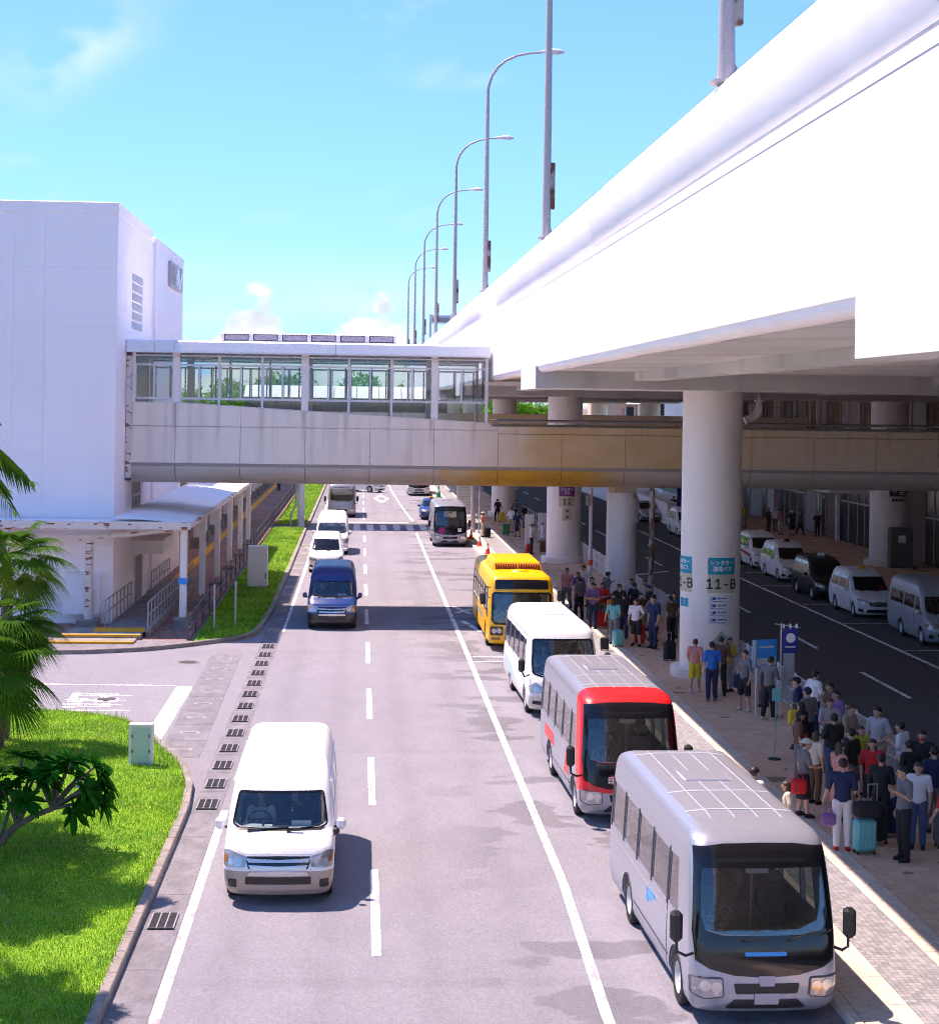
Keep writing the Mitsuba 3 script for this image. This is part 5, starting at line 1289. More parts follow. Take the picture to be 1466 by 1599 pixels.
T_bus, B_bus = minibus()
T_red, B_red = minibus(red=True)
base_m = {'paint': 'paint_silver', 'paint2': 'paint_silver', 'accent': 'paint_red', 'paint_shade': 'rail_grey'}
dn = {'d': 'parked minibuses at the kerb'}
BG = 'minibuses parked along the island kerb'
b1 = place(T_bus, 'minibus', 'silver minibus with an all black face, nearest of the row at the kerb', 'minibus', BG, TW(5.68, 23.86, 0, 0.025), base_m)
tw1 = TW(5.68, 23.86, 0, 0.025)
add(b1 + '__front_strip', B_bus.patch(rounded([(-.30, 1.0), (.28, 1.0), (.28, 1.055), (-.30, 1.055)], .01), 'front', .008, .004), 'sign_blue', tw=tw1)
for i, (a, b, c) in enumerate([(2.7, 1.02, .5), (2.95, .93, .42), (3.2, .86, .2), (3.3, 1.0, .12)]):
    add(b1 + '__side_decal', B_bus.patch(rounded([(a, b), (a + c, b), (a + c, b + .06), (a, b + .06)], .02), 'side', .003, .003, -1), 'sign_blue', tw=tw1)
tw2 = TW(5.62, 35.55, 0, 0.02)
b2 = place(T_red, 'minibus', 'silver minibus with a red front frame behind the plain silver one', 'minibus', BG, tw2, base_m)
rs = add(b2 + '__name_sign', B_red.patch(rounded([(-.44, .84), (.44, .84), (.44, 1.02), (-.44, 1.02)], .03), 'front', .008, .006, edge=.06), 'paint_red', tw=tw2)
kg = kanji_on('日産レンタカー', .125, .006)
kg = trimesh.Trimesh(np.stack([kg.vertices[:, 0] * .96, B_red.front_y(kg.vertices[:, 0], .93 + kg.vertices[:, 2]) - .015 + kg.vertices[:, 1], kg.vertices[:, 2] + .93], 1), kg.faces, process=False)
add(rs + '__lettering', kg, 'ink_white', tw=tw2)
add(b2 + '__red_sill', B_red.patch(sym([(0, .66), (.5, .665), (.95, .73), (1.0, .80), (.96, .86), (.5, .75), (0, .735)]), 'front', .010, .02, edge=.06), 'paint_red', tw=tw2)
add(b2 + '__side_decal', B_red.patch(rounded([(4.2, .80), (5.9, .80), (5.9, 1.06), (4.4, 1.06)], .03), 'side', .003, .004, -1), 'paint_red', tw=tw2)
add(b2 + '__side_decal', B_red.patch(rounded([(1.95, .62), (2.6, .62), (2.3, 1.1), (1.95, 1.1)], .03), 'side', .003, .004, -1), 'paint_red', tw=tw2)
b3 = place(T_bus, 'minibus', 'far silver minibus with a pink round sign in its black face, beyond the footbridge', 'minibus', BG, TW(5.50, 105.9), base_m, skip=('seat', 'steering', 'hand_pole'))
add(b3 + '__round_sign', B_bus.patch(Point(-.5, .98).buffer(.2), 'front', .008, .006), 'cloth_magenta', tw=TW(5.50, 105.9))
add(b3 + '__square_sign', B_bus.patch(sbox(.45, .92, .68, 1.14), 'front', .008, .006), 'ink_white', tw=TW(5.50, 105.9))
b4 = place(T_bus, 'minibus', 'pale minibus farthest along the island kerb, its top hidden by the footbridge', 'minibus', BG, TW(5.6, 165.5), {**base_m, 'paint': 'paint_white'}, skip=('seat', 'steering', 'hand_pole', 'roof'))
b5 = place(T_bus, 'minibus', 'pale grey minibus driving under the footbridge at the left of the road', 'minibus', None, TW(-1.3, 132.5), {**base_m, 'paint': 'paint_silver'}, skip=('seat', 'hand_pole', 'front_mask'))

# ---- rounded white minibus
def rose():
    t = Tpl(); L = 6.9
    B = Body([.22, .30, .45, .62, .85, 1.0, 1.12, 1.6, 2.05, 2.25, 2.36, 2.44, 2.49, 2.51], [.14, .06, .02, .0, .03, .09, .18, .33, .54, .68, .84, 1.1, 1.5, 2.2],
             [L - .12, L - .05, L - .02, L, L, L, L - .01, L - .05, L - .12, L - .17, L - .25, L - .4, L - .65, L - 1.1], [.92, .96, .985, .99, .99, .985, .98, .955, .91, .88, .83, .74, .58, .35], bow=.12, rf=.26, ry=.24, rr=.16)
    wind = sym([(0, 1.14), (.62, 1.15), (.82, 1.22), (.83, 1.5), (.79, 2.06)])
    sides = [[(1.1, 1.25), (1.78, 1.25), (1.78, 1.98), (1.3, 2.0)]] + [[(1.86 + 1.2 * k, 1.25), (2.98 + 1.2 * k, 1.25), (2.98 + 1.2 * k, 1.98), (1.86 + 1.2 * k, 1.98)] for k in range(4)]
    wheels = [(1.15, .365, .98), (5.0, .365, .98)]
    shell(t, B, wind, sides, wheels, .55, splits=[('accent', 'bumper', (0, 0, -1), -.60)])
    t.add('windscreen', B.patch(rounded(wind, .05).buffer(.015), 'front', -.01, .003, single=True, edge=.09), 'glass_clear')
    t.add('windscreen_surround', B.patch(rounded(wind, .05).buffer(.05).difference(rounded(wind, .05)), 'front', .003, .004, edge=.07), 'gloss_black')
    for p in sides:
        for sd in (-1, 1):
            w = t.add('side_window', B.patch(rounded(p, .05).buffer(.012), 'side', -.01, .003, sd, single=True), 'glass_tint')
            x1 = max(q[0] for q in p)
            t.add(w + '__black_pillar', B.patch([(x1, 1.22), (x1 + .08, 1.22), (x1 + .08, 2.01), (x1, 2.01)], 'side', .003, .006, sd), 'black_plastic')
    for f in (lambda p: p, flip):
        h = t.add('headlight', B.patch(rounded(f([(.52, .68), (.95, .70), (.965, .86), (.80, .98), (.56, .82)]), .03), 'front', .004, .02, edge=.06), 'lamp_lens')
        t.add(h + '__reflector', B.patch(affinity.translate(Point(0, 0).buffer(.075), f([(.78, .79)])[0][0], .79), 'front', .024, .012, edge=.06), 'chrome')
        t.add('fog_lamp', B.patch(rounded(f([(.55, .36), (.88, .38), (.88, .48), (.55, .46)]), .02), 'front', .004, .012, edge=.06), 'black_plastic')
    t.add('grille', B.patch(rounded(sym([(0, .68), (.46, .70), (.50, .80), (0, .84)]), .02), 'front', .004, .012), 'gloss_black')
    t.add('lower_intake', B.patch(rounded(sym([(0, .34), (.48, .36), (.48, .48), (0, .48)]), .02), 'front', .004, .012), 'black_plastic')
    wipers(t, B, [(-.45, 1.12, .1, 1.16), (.2, 1.12, .7, 1.2)])
    mirror(t, -1.10, .2, 1.25, -1, .17, .36, [(-.95, .35, 1.15), (-1.1, .2, 1.12), (-1.18, .2, 1.3)])
    mirror(t, 1.10, .2, 1.5, 1, .17, .30, [(.95, .35, 1.35), (1.1, .2, 1.4), (1.18, .2, 1.5)])
    for (y, r, hw) in wheels:
        for sd in (-1, 1):
            wheel_parts(t, 'wheel', sd * (hw - .13), y, r, .22, sd)
    h = t.add('roof_hatch', B.patch(rounded([(-.34, 2.7), (.34, 2.7), (.34, 3.3), (-.34, 3.3)], .08), 'roof', .004, .04, edge=.15), 'paint')
    for sd in (-1, 1):
        t.add('roof_channel', B.patch([(1.3, 2.12), (6.5, 2.12), (6.5, 2.135), (1.3, 2.135)], 'side', .002, .012, sd), 'paint_shade')
        t.add('side_decal', B.patch(Polygon([(3.2, .5), (6.5, .5), (6.5, .95), (4.6, .85)]), 'side', .002, .003, sd), 'decal')
    dashboard(t, B, 1.12, .8, .5)
    steering(t, -.42, 1.05, 1.22)
    sm = seat_mesh()
    for x, y in [(-.42, 1.5), (.45, 1.5)] + [(x, 2.4 + .85 * k) for k in range(4) for x in (-.68, -.25, .6)]:
        t.add('seat', mikit.ply(moved(sm, (x, y, .55)), None, 30), 'seat_cloth')
    t.add('papers', cbox(-.62, -.2, .62, .8, 1.13, 1.17, .01), 'paper')
    t.add('cabin_floor', box(-.9, .9, .3, L - .2, .545, .56), 'cabin')
    return t, B


T_rose, B_rose = rose()
mat('pale_blue_decal', (0.42, 0.55, 0.76), .4)
place(T_rose, 'minibus', 'white rounded minibus with a beige bumper between the yellow and red ones', 'minibus', BG, TW(5.68, 47.8, 0, 0.02), {'paint': 'paint_white', 'accent': 'paint_cream', 'paint_shade': 'rail_grey', 'decal': 'pale_blue_decal'})

# ---- yellow bus
def city_bus():
    t = Tpl(); L = 8.9
    B = Body([.26, .34, .55, .9, 1.3, 1.8, 2.2, 2.4, 2.52, 2.60, 2.65, 2.67], [.10, .03, .0, .0, .03, .10, .18, .24, .32, .46, .75, 1.2], [L - .06, L - .02, L, L, L, L - .02, L - .05, L - .08, L - .14, L - .26, L - .5, L - .9],
             [1.10, 1.14, 1.15, 1.15, 1.15, 1.13, 1.10, 1.07, 1.02, .93, .78, .5], bow=.10, rf=.20, ry=.18, rr=.14)
    wind = sym([(0, .98), (.92, 1.0), (1.0, 1.1), (.97, 1.98)])
    sides = [[(.55, 1.05), (1.25, 1.05), (1.25, 2.12), (.62, 2.12)]] + [[(1.45 + 1.17 * k, 1.22), (2.52 + 1.17 * k, 1.22), (2.52 + 1.17 * k, 2.12), (1.45 + 1.17 * k, 2.12)] for k in range(6)]
    wheels = [(1.75, .42, 1.14), (6.1, .42, 1.14)]
    shell(t, B, wind, sides, wheels, .6)
    t.add('windscreen', B.patch(rounded(wind, .05).buffer(.015), 'front', -.01, .003, single=True, edge=.09), 'glass_clear')
    t.add('windscreen_surround', B.patch(rounded(wind, .05).buffer(.07).difference(rounded(wind, .05)), 'front', .003, .004, edge=.07), 'gloss_black')
    t.add('destination_display', B.patch(rounded(sym([(0, 2.16), (.94, 2.14), (.92, 2.46), (0, 2.48)]), .05), 'front', .004, .012, edge=.08), 'gloss_black')
    for p in sides:
        for sd in (-1, 1):
            w = t.add('side_window', B.patch(rounded(p, .05).buffer(.012), 'side', -.01, .003, sd, single=True), 'glass_tint')
            x1 = max(q[0] for q in p)
            t.add(w + '__frame', B.patch([(x1, 1.2), (x1 + .1, 1.2), (x1 + .1, 2.14), (x1, 2.14)], 'side', .003, .006, sd), 'frame_dark')
            t.add(w + '__rail', B.patch([(x1 - 1.05, 1.82), (x1, 1.82), (x1, 1.85), (x1 - 1.05, 1.85)], 'side', .003, .006, sd), 'frame_dark')
    for f in (lambda p: p, flip):
        h = t.add('headlight', B.patch(rounded(f([(.66, .56), (1.10, .56), (1.10, .86), (.66, .86)]), .04), 'front', .004, .02, edge=.06), 'gloss_black')
        for cx in (.78, .97):
            t.add(h + '__lamp', B.patch(affinity.translate(Point(0, 0).buffer(.085), f([(cx, 0)])[0][0], .71), 'front', .024, .012, edge=.06), 'lamp_lens')
        t.add('indicator', B.patch(f([(.75, .40), (1.05, .40), (1.05, .48), (.75, .48)]), 'front', .004, .012, edge=.06), 'lamp_amber')
    t.add('grille', B.patch(rounded(sym([(0, .60), (.58, .60), (.58, .80), (0, .80)]), .02), 'front', .004, .012), 'black_plastic')
    wipers(t, B, [(-.7, .97, .0, 1.02), (.15, .97, .85, 1.04)])
    mirror(t, -1.26, .1, 1.62, -1, .2, .42, [(-1.1, .25, 2.2), (-1.25, .1, 2.25), (-1.32, .1, 2.05)])
    mirror(t, 1.22, .1, 1.75, 1, .2, .42, [(1.1, .25, 2.2), (1.25, .1, 2.25), (1.3, .1, 2.1)])
    for (y, r, hw) in wheels:
        for sd in (-1, 1):
            wheel_parts(t, 'wheel', sd * (hw - .14), y, r, .26, sd, 'paint_yellow')
    ac = t.add('roof_unit', trimesh.convex.convex_hull(np.array([(sx * w, y, z) for sx in (-1, 1) for w, y, z in ((.92, 2.1, 2.60), (.92, 5.6, 2.60), (.82, 2.35, 2.90), (.74, 2.6, 2.97), (.74, 5.3, 2.97), (.82, 5.5, 2.88))])), 'paint')
    for k in range(18):
        x = -.76 + k * .0895 + (.0 if k < 9 else .02)
        t.add(ac + '__vent', cbox(x - .025, x + .025, 2.09, 2.34, 2.66, 2.86, .006), 'dark_red')
    for (y, r) in ((1.4, .34), (6.7, .42)):
        t.add('roof_dome', lathe([(0, 0), (r, 0), (r, .05), (r * .85, .1), (0, .12)], 28, (0, y, 2.62)), 'paint')
    for sd in (-1, 1):
        t.add('side_lettering', cat(*[B.patch(rounded([(3.0 + .34 * k, .78), (3.22 + .34 * k, .78), (3.22 + .34 * k, 1.0), (3.0 + .34 * k, 1.0)], .04), 'side', .003, .003, sd) for k in range(9)]), 'taupe')
        t.add('side_line', B.patch([(.5, 1.14), (8.6, 1.14), (8.6, 1.155), (.5, 1.155)], 'side', .002, .006, sd), 'dark_red')
    dashboard(t, B, .96, 1.0, .5)
    steering(t, -.55, .85, 1.15, .24)
    sm = seat_mesh()
    for x, y in [(-.55, 1.3)] + [(x, 2.6 + .9 * k) for k in range(6) for x in (-.8, -.35, .75)]:
        t.add('seat', mikit.ply(moved(sm, (x, y, .65)), None, 30), 'seat_cloth')
    t.add('cabin_floor', box(-1.05, 1.05, .3, L - .2, .595, .61), 'cabin')
    return t, B


T_city, B_city = city_bus()
place(T_city, 'bus', 'yellow bus with vents across its roof, standing at the island kerb', 'bus', None, TW(5.70, 60.9), {'paint': 'paint_yellow'})

# ---- high-roof van
def van(detail=True):
    t = Tpl(); L = 5.35
    B = Body([.20, .30, .45, .62, .84, .98, 1.10, 1.22, 1.5, 1.76, 1.93, 2.08, 2.18, 2.24, 2.27], [.12, .04, .01, .0, .05, .14, .30, .50, .76, 1.01, 1.22, 1.5, 1.82, 2.2, 2.7],
             [L - .10, L - .04, L - .01, L, L, L, L - .01, L - .02, L - .05, L - .09, L - .12, L - .16, L - .24, L - .38, L - .7], [.84, .89, .92, .93, .93, .925, .92, .91, .88, .845, .815, .775, .70, .57, .34], bow=.10, rf=.24, ry=.2, rr=.1)
    wind = sym([(0, 1.235), (.68, 1.245), (.79, 1.29), (.755, 1.5), (.71, 1.735)])
    sides = [[(1.0, 1.24), (1.72, 1.24), (1.72, 1.72), (1.32, 1.72)], [(1.85, 1.24), (3.2, 1.24), (3.2, 1.72), (1.85, 1.72)], [(3.3, 1.24), (4.95, 1.24), (4.95, 1.72), (3.3, 1.72)]]
    wheels = [(.92, .33, .92), (3.5, .33, .92)]
    shell(t, B, wind, sides, wheels, .5, splits=[('accent', 'bumper', (0, 0, -1), -.62)], rear=sym([(.68, 1.3), (.62, 1.75)]))
    t.add('windscreen', B.patch(rounded(wind, .04).buffer(.015), 'front', -.01, .003, single=True, edge=.07), 'glass_clear')
    t.add('windscreen_surround', B.patch(rounded(wind, .04).buffer(.03).difference(rounded(wind, .04)), 'front', .003, .004, edge=.05), 'gloss_black')
    t.add('bonnet_seam', B.patch(sym([(0, 1.165), (.74, 1.175), (.74, 1.183), (0, 1.173)]), 'front', .001, .002, edge=.06), 'rail_grey')
    t.add('bonnet_edge', B.patch(sym([(0, .885), (.55, .88), (.80, .965), (.80, .972), (.55, .888), (0, .893)]), 'front', .001, .002, edge=.06), 'rail_grey')
    t.add('scuttle', B.patch(sym([(0, 1.195), (.70, 1.20), (.78, 1.235), (0, 1.225)]), 'front', .004, .006, edge=.06), 'black_plastic')
    for p in sides:
        for sd in (-1, 1):
            t.add('side_window', B.patch(rounded(p, .05).buffer(.012), 'side', -.01, .003, sd, single=True), 'glass_tint')
    for f in (lambda p: p, flip):
        h = t.add('headlight', B.patch(rounded(f([(.56, .68), (.92, .68), (.925, .93), (.82, .95), (.52, .86)]), .03), 'front', .004, .02, edge=.05), 'lamp_lens')
        t.add(h + '__reflector', B.patch(affinity.translate(Point(0, 0).buffer(.075), f([(.68, 0)])[0][0], .78), 'front', .024, .010, edge=.05), 'chrome')
        t.add(h + '__reflector', B.patch(affinity.translate(Point(0, 0).buffer(.05), f([(.79, 0)])[0][0], .77), 'front', 0.024, 0.010, edge=.05), 'chrome')
        t.add(h + '__indicator', B.patch(f([(.85, .76), (.91, .76), (.91, .88), (.85, .88)]), 'front', .026, .006, edge=.05), 'lamp_amber')
        t.add('fog_lamp', B.patch(rounded(f([(.70, .34), (.85, .34), (.85, .48), (.70, .48)]), .02), 'front', .004, .01, edge=.05), 'black_plastic')
    t.add('grille', B.patch(rounded(sym([(0, .66), (.50, .66), (.56, .86), (0, .87)]), .02), 'front', .004, .008, edge=.08), 'gloss_black')
    for z0, z1, w in ((.77, .81, .50), (.665, .71, .46)):
        t.add('grille_bar', B.patch(rounded(sym([(0, z0), (w, z0), (w + .04, z1 + .02), (0, z1)]), .008), 'front', .014, .02, edge=.08), 'chrome')
    t.add('chrome_strip', B.patch(rounded(sym([(0, .545), (.52, .55), (.48, .61), (0, .625)]), .01), 'front', .006, .02, edge=.08), 'chrome')
    t.add('lower_intake', B.patch(rounded(sym([(0, .40), (.55, .40), (.55, .525), (0, .525)]), .02), 'front', .006, .012, edge=.08), 'gloss_black')
    t.add('number_plate', B.patch([(-.17, .33), (.17, .33), (.17, .40), (-.17, .40)], 'front', .012, .006), 'plate')
    wipers(t, B, [(-.55, 1.215, .15, 1.25), (.12, 1.215, .68, 1.27)])
    mirror(t, -.96, .86, 1.14, -1, .17, .2, [(-.84, .98, 1.14), (-1.04, .88, 1.18)], 'mirror_paint', .08)
    mirror(t, .96, .86, 1.14, 1, .17, .2, [(.84, .98, 1.14), (1.04, .88, 1.18)], 'mirror_paint', .08)
    t.add('parking_mirror', cat(tube([(.86, .62, 1.02), (.95, .55, 1.14)], .015, 6), moved(trimesh.creation.icosphere(subdivisions=2, radius=.06), (.96, .53, 1.18))), 'black_plastic')
    for (y, r, hw) in wheels:
        for sd in (-1, 1):
            wheel_parts(t, 'wheel', sd * (hw - .12), y, r, .2, sd)
    for sd in (-1, 1):
        t.add('drip_rail', B.patch([(1.4, 1.83), (5.1, 1.83), (5.1, 1.86), (1.4, 1.86)], 'side', .002, .025, sd), 'paint')
        t.add('door_seam', cat(*[B.patch([(y, .4), (y + .012, .4), (y + .012, 1.8), (y, 1.8)], 'side', .001, .003, sd) for y in (1.78, 3.25)]), 'black_plastic')
        t.add('door_handle', B.patch(rounded([(1.5, 1.02), (1.68, 1.02), (1.68, 1.07), (1.5, 1.07)], .015), 'side', .004, .025, sd), 'chrome')
    dashboard(t, B, 1.20, .78, .5)
    steering(t, -.38, 1.22, 1.22)
    sm = seat_mesh()
    for x, y in [(-.38, 1.6), (.38, 1.6)] + [(x, 2.5 + .85 * k) for k in range(3) for x in (-.6, -.15, .55)]:
        t.add('seat', mikit.ply(moved(sm, (x, y, .38)), None, 30), 'seat_cloth')
    if detail:
        t.add('papers', cat(cbox(-.66, -.32, .72, .92, 1.21, 1.215, .002), cbox(-.28, -.14, .7, .86, 1.21, 1.218, .002)), 'paper')
        t.add('permit_card', moved(cbox(-.17, .17, -.004, .004, 0, .09, .002), (.36, .70, 1.225)), 'paper')
    t.add('cabin_floor', box(-.85, .85, .3, L - .2, .495, .51), 'cabin')
    return t, B


T_van, B_van = van()
vw = {'paint': 'paint_white', 'accent': 'paint_beige', 'mirror_paint': 'paint_white', 'plate': 'taupe'}
place(T_van, 'van', 'white high-roof van with beige bumper driving alone in the left lane', 'van', 'vans driving in the left lane', TW(-1.27, 29.75), vw)
place(T_van, 'van', 'dark blue high-roof van with lit front in the bridge shadow', 'van', 'vans driving in the left lane', TW(-0.96, 66.3), {'paint': 'paint_navy', 'accent': 'paint_black', 'mirror_paint': 'paint_navy', 'plate': 'ink'}, skip=('papers',))
place(T_van, 'van', 'white van following right behind the white minivan', 'van', 'vans driving in the left lane', TW(-1.50, 99.5), {**vw, 'accent': 'paint_white', 'plate': 'ink_white'}, skip=('papers', 'seat'))
place(T_van, 'van', 'silver grey van at the right edge, first of the taxi rank', 'van', None, TW(21.45, 62.3, 0, -0.02), {'paint': 'paint_silver_blue', 'accent': 'paint_silver_blue', 'mirror_paint': 'chrome', 'plate': 'ink_white'})

# ---- minivans and cars
def car(kind):
    t = Tpl()
    if kind == 'minivan':
        L = 4.7
        B = Body([.18, .28, .45, .70, .88, .99, 1.08, 1.35, 1.58, 1.72, 1.80, 1.85, 1.875], [.12, .04, .0, .02, .14, .42, .88, 1.28, 1.62, 1.88, 2.15, 2.5, 3.0], [L - .12, L - .05, L - .01, L, L - .01, L - .02, L - .04, L - .12, L - .2, L - .27, L - .4, L - .6, L - 1.0],
                 [.79, .84, .86, .87, .865, .855, .84, .785, .725, .68, .62, .50, .30], bow=.16, rf=.26, ry=.22, rr=.14)
        ws = (1.09, 1.60, .70, .62); sw = [[(1.5, 1.10), (1.95, 1.10), (1.95, 1.55), (1.85, 1.55)], [(2.02, 1.10), (3.1, 1.10), (3.1, 1.6), (2.02, 1.6)], [(3.2, 1.10), (4.35, 1.12), (4.2, 1.58), (3.2, 1.6)]]
        wheels = [(.88, .32, .86), (3.65, .32, .86)]
    else:
        L = 4.6
        B = Body([.18, .28, .45, .62, .78, .88, .95, 1.18, 1.36, 1.44, 1.48, 1.50], [.12, .04, .0, .03, .2, .62, 1.1, 1.62, 2.0, 2.2, 2.45, 2.8], [L - .12, L - .05, L - .01, L, L - .05, L - .3, L - .65, L - .9, L - 1.15, L - 1.3, L - 1.5, L - 1.8],
                 [.78, .83, .85, .86, .85, .84, .82, .72, .64, .58, .48, .3], bow=.18, rf=.26, ry=.22, rr=.2)
        ws = (.97, 1.36, .70, .58); sw = [[(1.75, .98), (2.35, .98), (2.35, 1.34), (2.15, 1.34)], [(2.42, .98), (3.3, .98), (3.0, 1.34), (2.42, 1.34)]]
        wheels = [(.85, .32, .85), (3.55, .32, .85)]
    wind = sym([(0, ws[0]), (ws[2], ws[0] + .02), (ws[3], ws[1]), (0, ws[1] + .01)])
    shell(t, B, wind, sw, wheels, .5, solid=True)
    t.add('windscreen', B.patch(rounded(wind, .04), 'front', .004, .004, edge=.06), 'gloss_black')
    for p in sw:
        for sd in (-1, 1):
            w = t.add('side_window', B.patch(rounded(p, .04), 'side', .004, .004, sd, edge=.08), 'gloss_black')
            t.add(w + '__trim', B.patch(rounded(p, .04).buffer(.02).difference(rounded(p, .04)), 'side', .003, .008, sd, edge=.1), 'trim')
    zl = .62 if kind == 'minivan' else .58
    for f in (lambda p: p, flip):
        h = t.add('headlight', B.patch(rounded(f([(.42, zl), (.80, zl + .04), (.85, zl + .20), (.74, zl + .22), (.46, zl + .12)]), .02), 'front', .004, .014, edge=.05), 'lamp_lens')
        t.add(h + '__reflector', B.patch(affinity.translate(Point(0, 0).buffer(.055), f([(.60, 0)])[0][0], zl + .10), 'front', 0.018, 0.008, edge=.05), 'chrome')
        t.add('fog_lamp', B.patch(rounded(f([(.62, .30), (.80, .32), (.80, .44), (.62, .40)]), .02), 'front', .004, .01, edge=.05), 'black_plastic')
    g = t.add('grille', B.patch(rounded(sym([(0, .52), (.38, .54), (.42, .68), (0, .72)]), .02), 'front', .004, .01, edge=.07), 'grille')
    for k in range(3):
        t.add(g + '__bar', B.patch(sym([(0, .56 + .05 * k), (.36, .57 + .05 * k), (.36, .585 + .05 * k), (0, .575 + .05 * k)]), 'front', .014, .008, edge=.08), 'chrome')
    t.add('lower_intake', B.patch(rounded(sym([(0, .26), (.52, .27), (.46, .40), (0, .41)]), .02), 'front', .004, .01, edge=.07), 'black_plastic')
    t.add('number_plate', B.patch([(-.165, .42), (.165, .42), (.165, .51), (-.165, .51)], 'front', .014, .008, edge=.08), 'ink_white')
    yb = 1.45 if kind == 'minivan' else 1.75
    for sd in (-1, 1):
        t.add('mirror', moved(cbox(-.1, .1, -.06, .07, -.07, .08, .04), (sd * .98, yb, ws[0] + .02)), 'paint')
        t.add('door_handle', B.patch(rounded([(yb + .6, ws[0] - .12), (yb + .8, ws[0] - .12), (yb + .8, ws[0] - .08), (yb + .6, ws[0] - .08)], .012), 'side', .004, .02, sd), 'chrome')
        t.add('door_seam', cat(*[B.patch([(y, .32), (y + .01, .32), (y + .01, ws[0]), (y, ws[0])], 'side', .001, .003, sd) for y in (yb - .1, yb + .85, yb + 1.8)]), 'black_plastic')
    wipers(t, B, [(-.55, ws[0] + .01, .1, ws[0] + .03), (.05, ws[0] + .01, .6, ws[0] + .04)])
    for (y, r, hw) in wheels:
        for sd in (-1, 1):
            wheel_parts(t, 'wheel', sd * (hw - .11), y, r, .2, sd)
    return t, B


T_mv, B_mv = car('minivan')
T_sd, B_sd = car('sedan')
mw = {'paint': 'paint_white', 'trim': 'paint_white', 'grille': 'gloss_black'}
TG = 'cars waiting in the taxi rank'
place(T_mv, 'minivan', 'white minivan directly behind the dark blue van', 'minivan', None, TW(-1.64, 88.6), {**mw, 'grille': 'chrome'})
def roof_lamp(k, x, y, col='tactile_yellow'):
    add(k + '__roof_lamp', trimesh.convex.convex_hull(np.array([(sx * .16, y_, 0) for sx in (-1, 1) for y_ in (-.09, .09)] + [(sx * .10, y_, .14) for sx in (-1, 1) for y_ in (-.05, .05)])), col, tw=TW(x, y, 1.86))
k1 = place(T_mv, 'minivan', 'white minivan with a red light behind its windscreen, behind the grey van', 'minivan', TG, TW(21.3, 70.9), mw); roof_lamp(k1, 21.3, 73.4)
add(k1 + '__red_light', B_mv.patch(rounded([(.30, 1.16), (.52, 1.16), (.52, 1.25), (.30, 1.25)], .02), 'front', .012, .01), 'lamp_red', tw=TW(21.3, 70.9))
k2 = place(T_mv, 'minivan', 'black minivan taxi between two white ones in the rank', 'minivan', TG, TW(21.25, 77.4), {'paint': 'paint_black', 'trim': 'chrome', 'grille': 'gloss_black'}); roof_lamp(k2, 21.25, 79.9, 'ink_white')
k3 = place(T_mv, 'minivan', 'white minivan taxi directly behind the black one', 'minivan', TG, TW(21.7, 85.8), {**mw, 'trim': 'chrome'}); roof_lamp(k3, 21.7, 88.3, 'black_plastic')
k4 = place(T_mv, 'minivan', 'white minivan with a red side stripe, beside the 11-B column', 'minivan', TG, TW(21.9, 92.6), mw); roof_lamp(k4, 21.9, 95.0, 'ink_white')
add(k4 + '__red_stripe', B_mv.patch(Polygon([(1.1, .62), (3.6, .78), (3.6, .90), (1.1, .78)]), 'side', .004, .004, -1), 'paint_red', tw=TW(21.9, 92.6))
place(T_mv, 'minivan', 'white minivan between the footbridge pier and the near column on the inner road', 'minivan', None, TW(22.0, 115.3), mw)
place(T_sd, 'car', 'grey saloon car behind the rusty pipe on the inner road', 'car', None, TW(22.0, 130.5, 0, 0.1), {'paint': 'paint_silver_blue', 'trim': 'chrome', 'grille': 'gloss_black'})
place(T_sd, 'car', 'pale car just under the footbridge belly on the inner road', 'car', None, TW(18.6, 160, 0), {'paint': 'paint_silver', 'trim': 'chrome', 'grille': 'gloss_black'})
k5 = place(T_sd, 'car', 'dark blue taxi standing behind the far silver minibus', 'car', None, TW(5.45, 130.6), {'paint': 'paint_navy', 'trim': 'chrome', 'grille': 'gloss_black'})
add(k5 + '__roof_lamp', cbox(-.14, .14, -.08, .08, 0, .16, .04), 'tactile_yellow', tw=TW(5.45, 132.9, 1.49))
place(T_mv, 'minivan', 'pearl white minivan turning across the lanes far under the footbridge', 'minivan', None, TW(2.2, 171, 0, 0.9), {**mw, 'trim': 'chrome'})
# ================================================================ people
def ball(p, r, n=14):
    return m3.Manifold.sphere(r, n).translate([float(q) for q in p])


def bone(p0, r0, p1, r1, n=14):
    return m3.Manifold.batch_hull([ball(p0, r0, n), ball(p1, r1, n)])


def ell(p, rx, ry, rz, n=18):
    return m3.Manifold.sphere(1.0, n).scale([rx, ry, rz]).translate([float(q) for q in p])


def union(ms):
    return m3.Manifold.batch_boolean(list(ms), m3.OpType.Add)


def soft(m, edge=0.035, it=10):
    t = from_man(m.refine_to_length(edge))
    t = trimesh.Trimesh(t.vertices, t.faces, process=True)
    trimesh.smoothing.filter_taubin(t, iterations=it)
    return t


def lerp(a, b, t):
    return np.asarray(a, float) * (1 - t) + np.asarray(b, float) * t


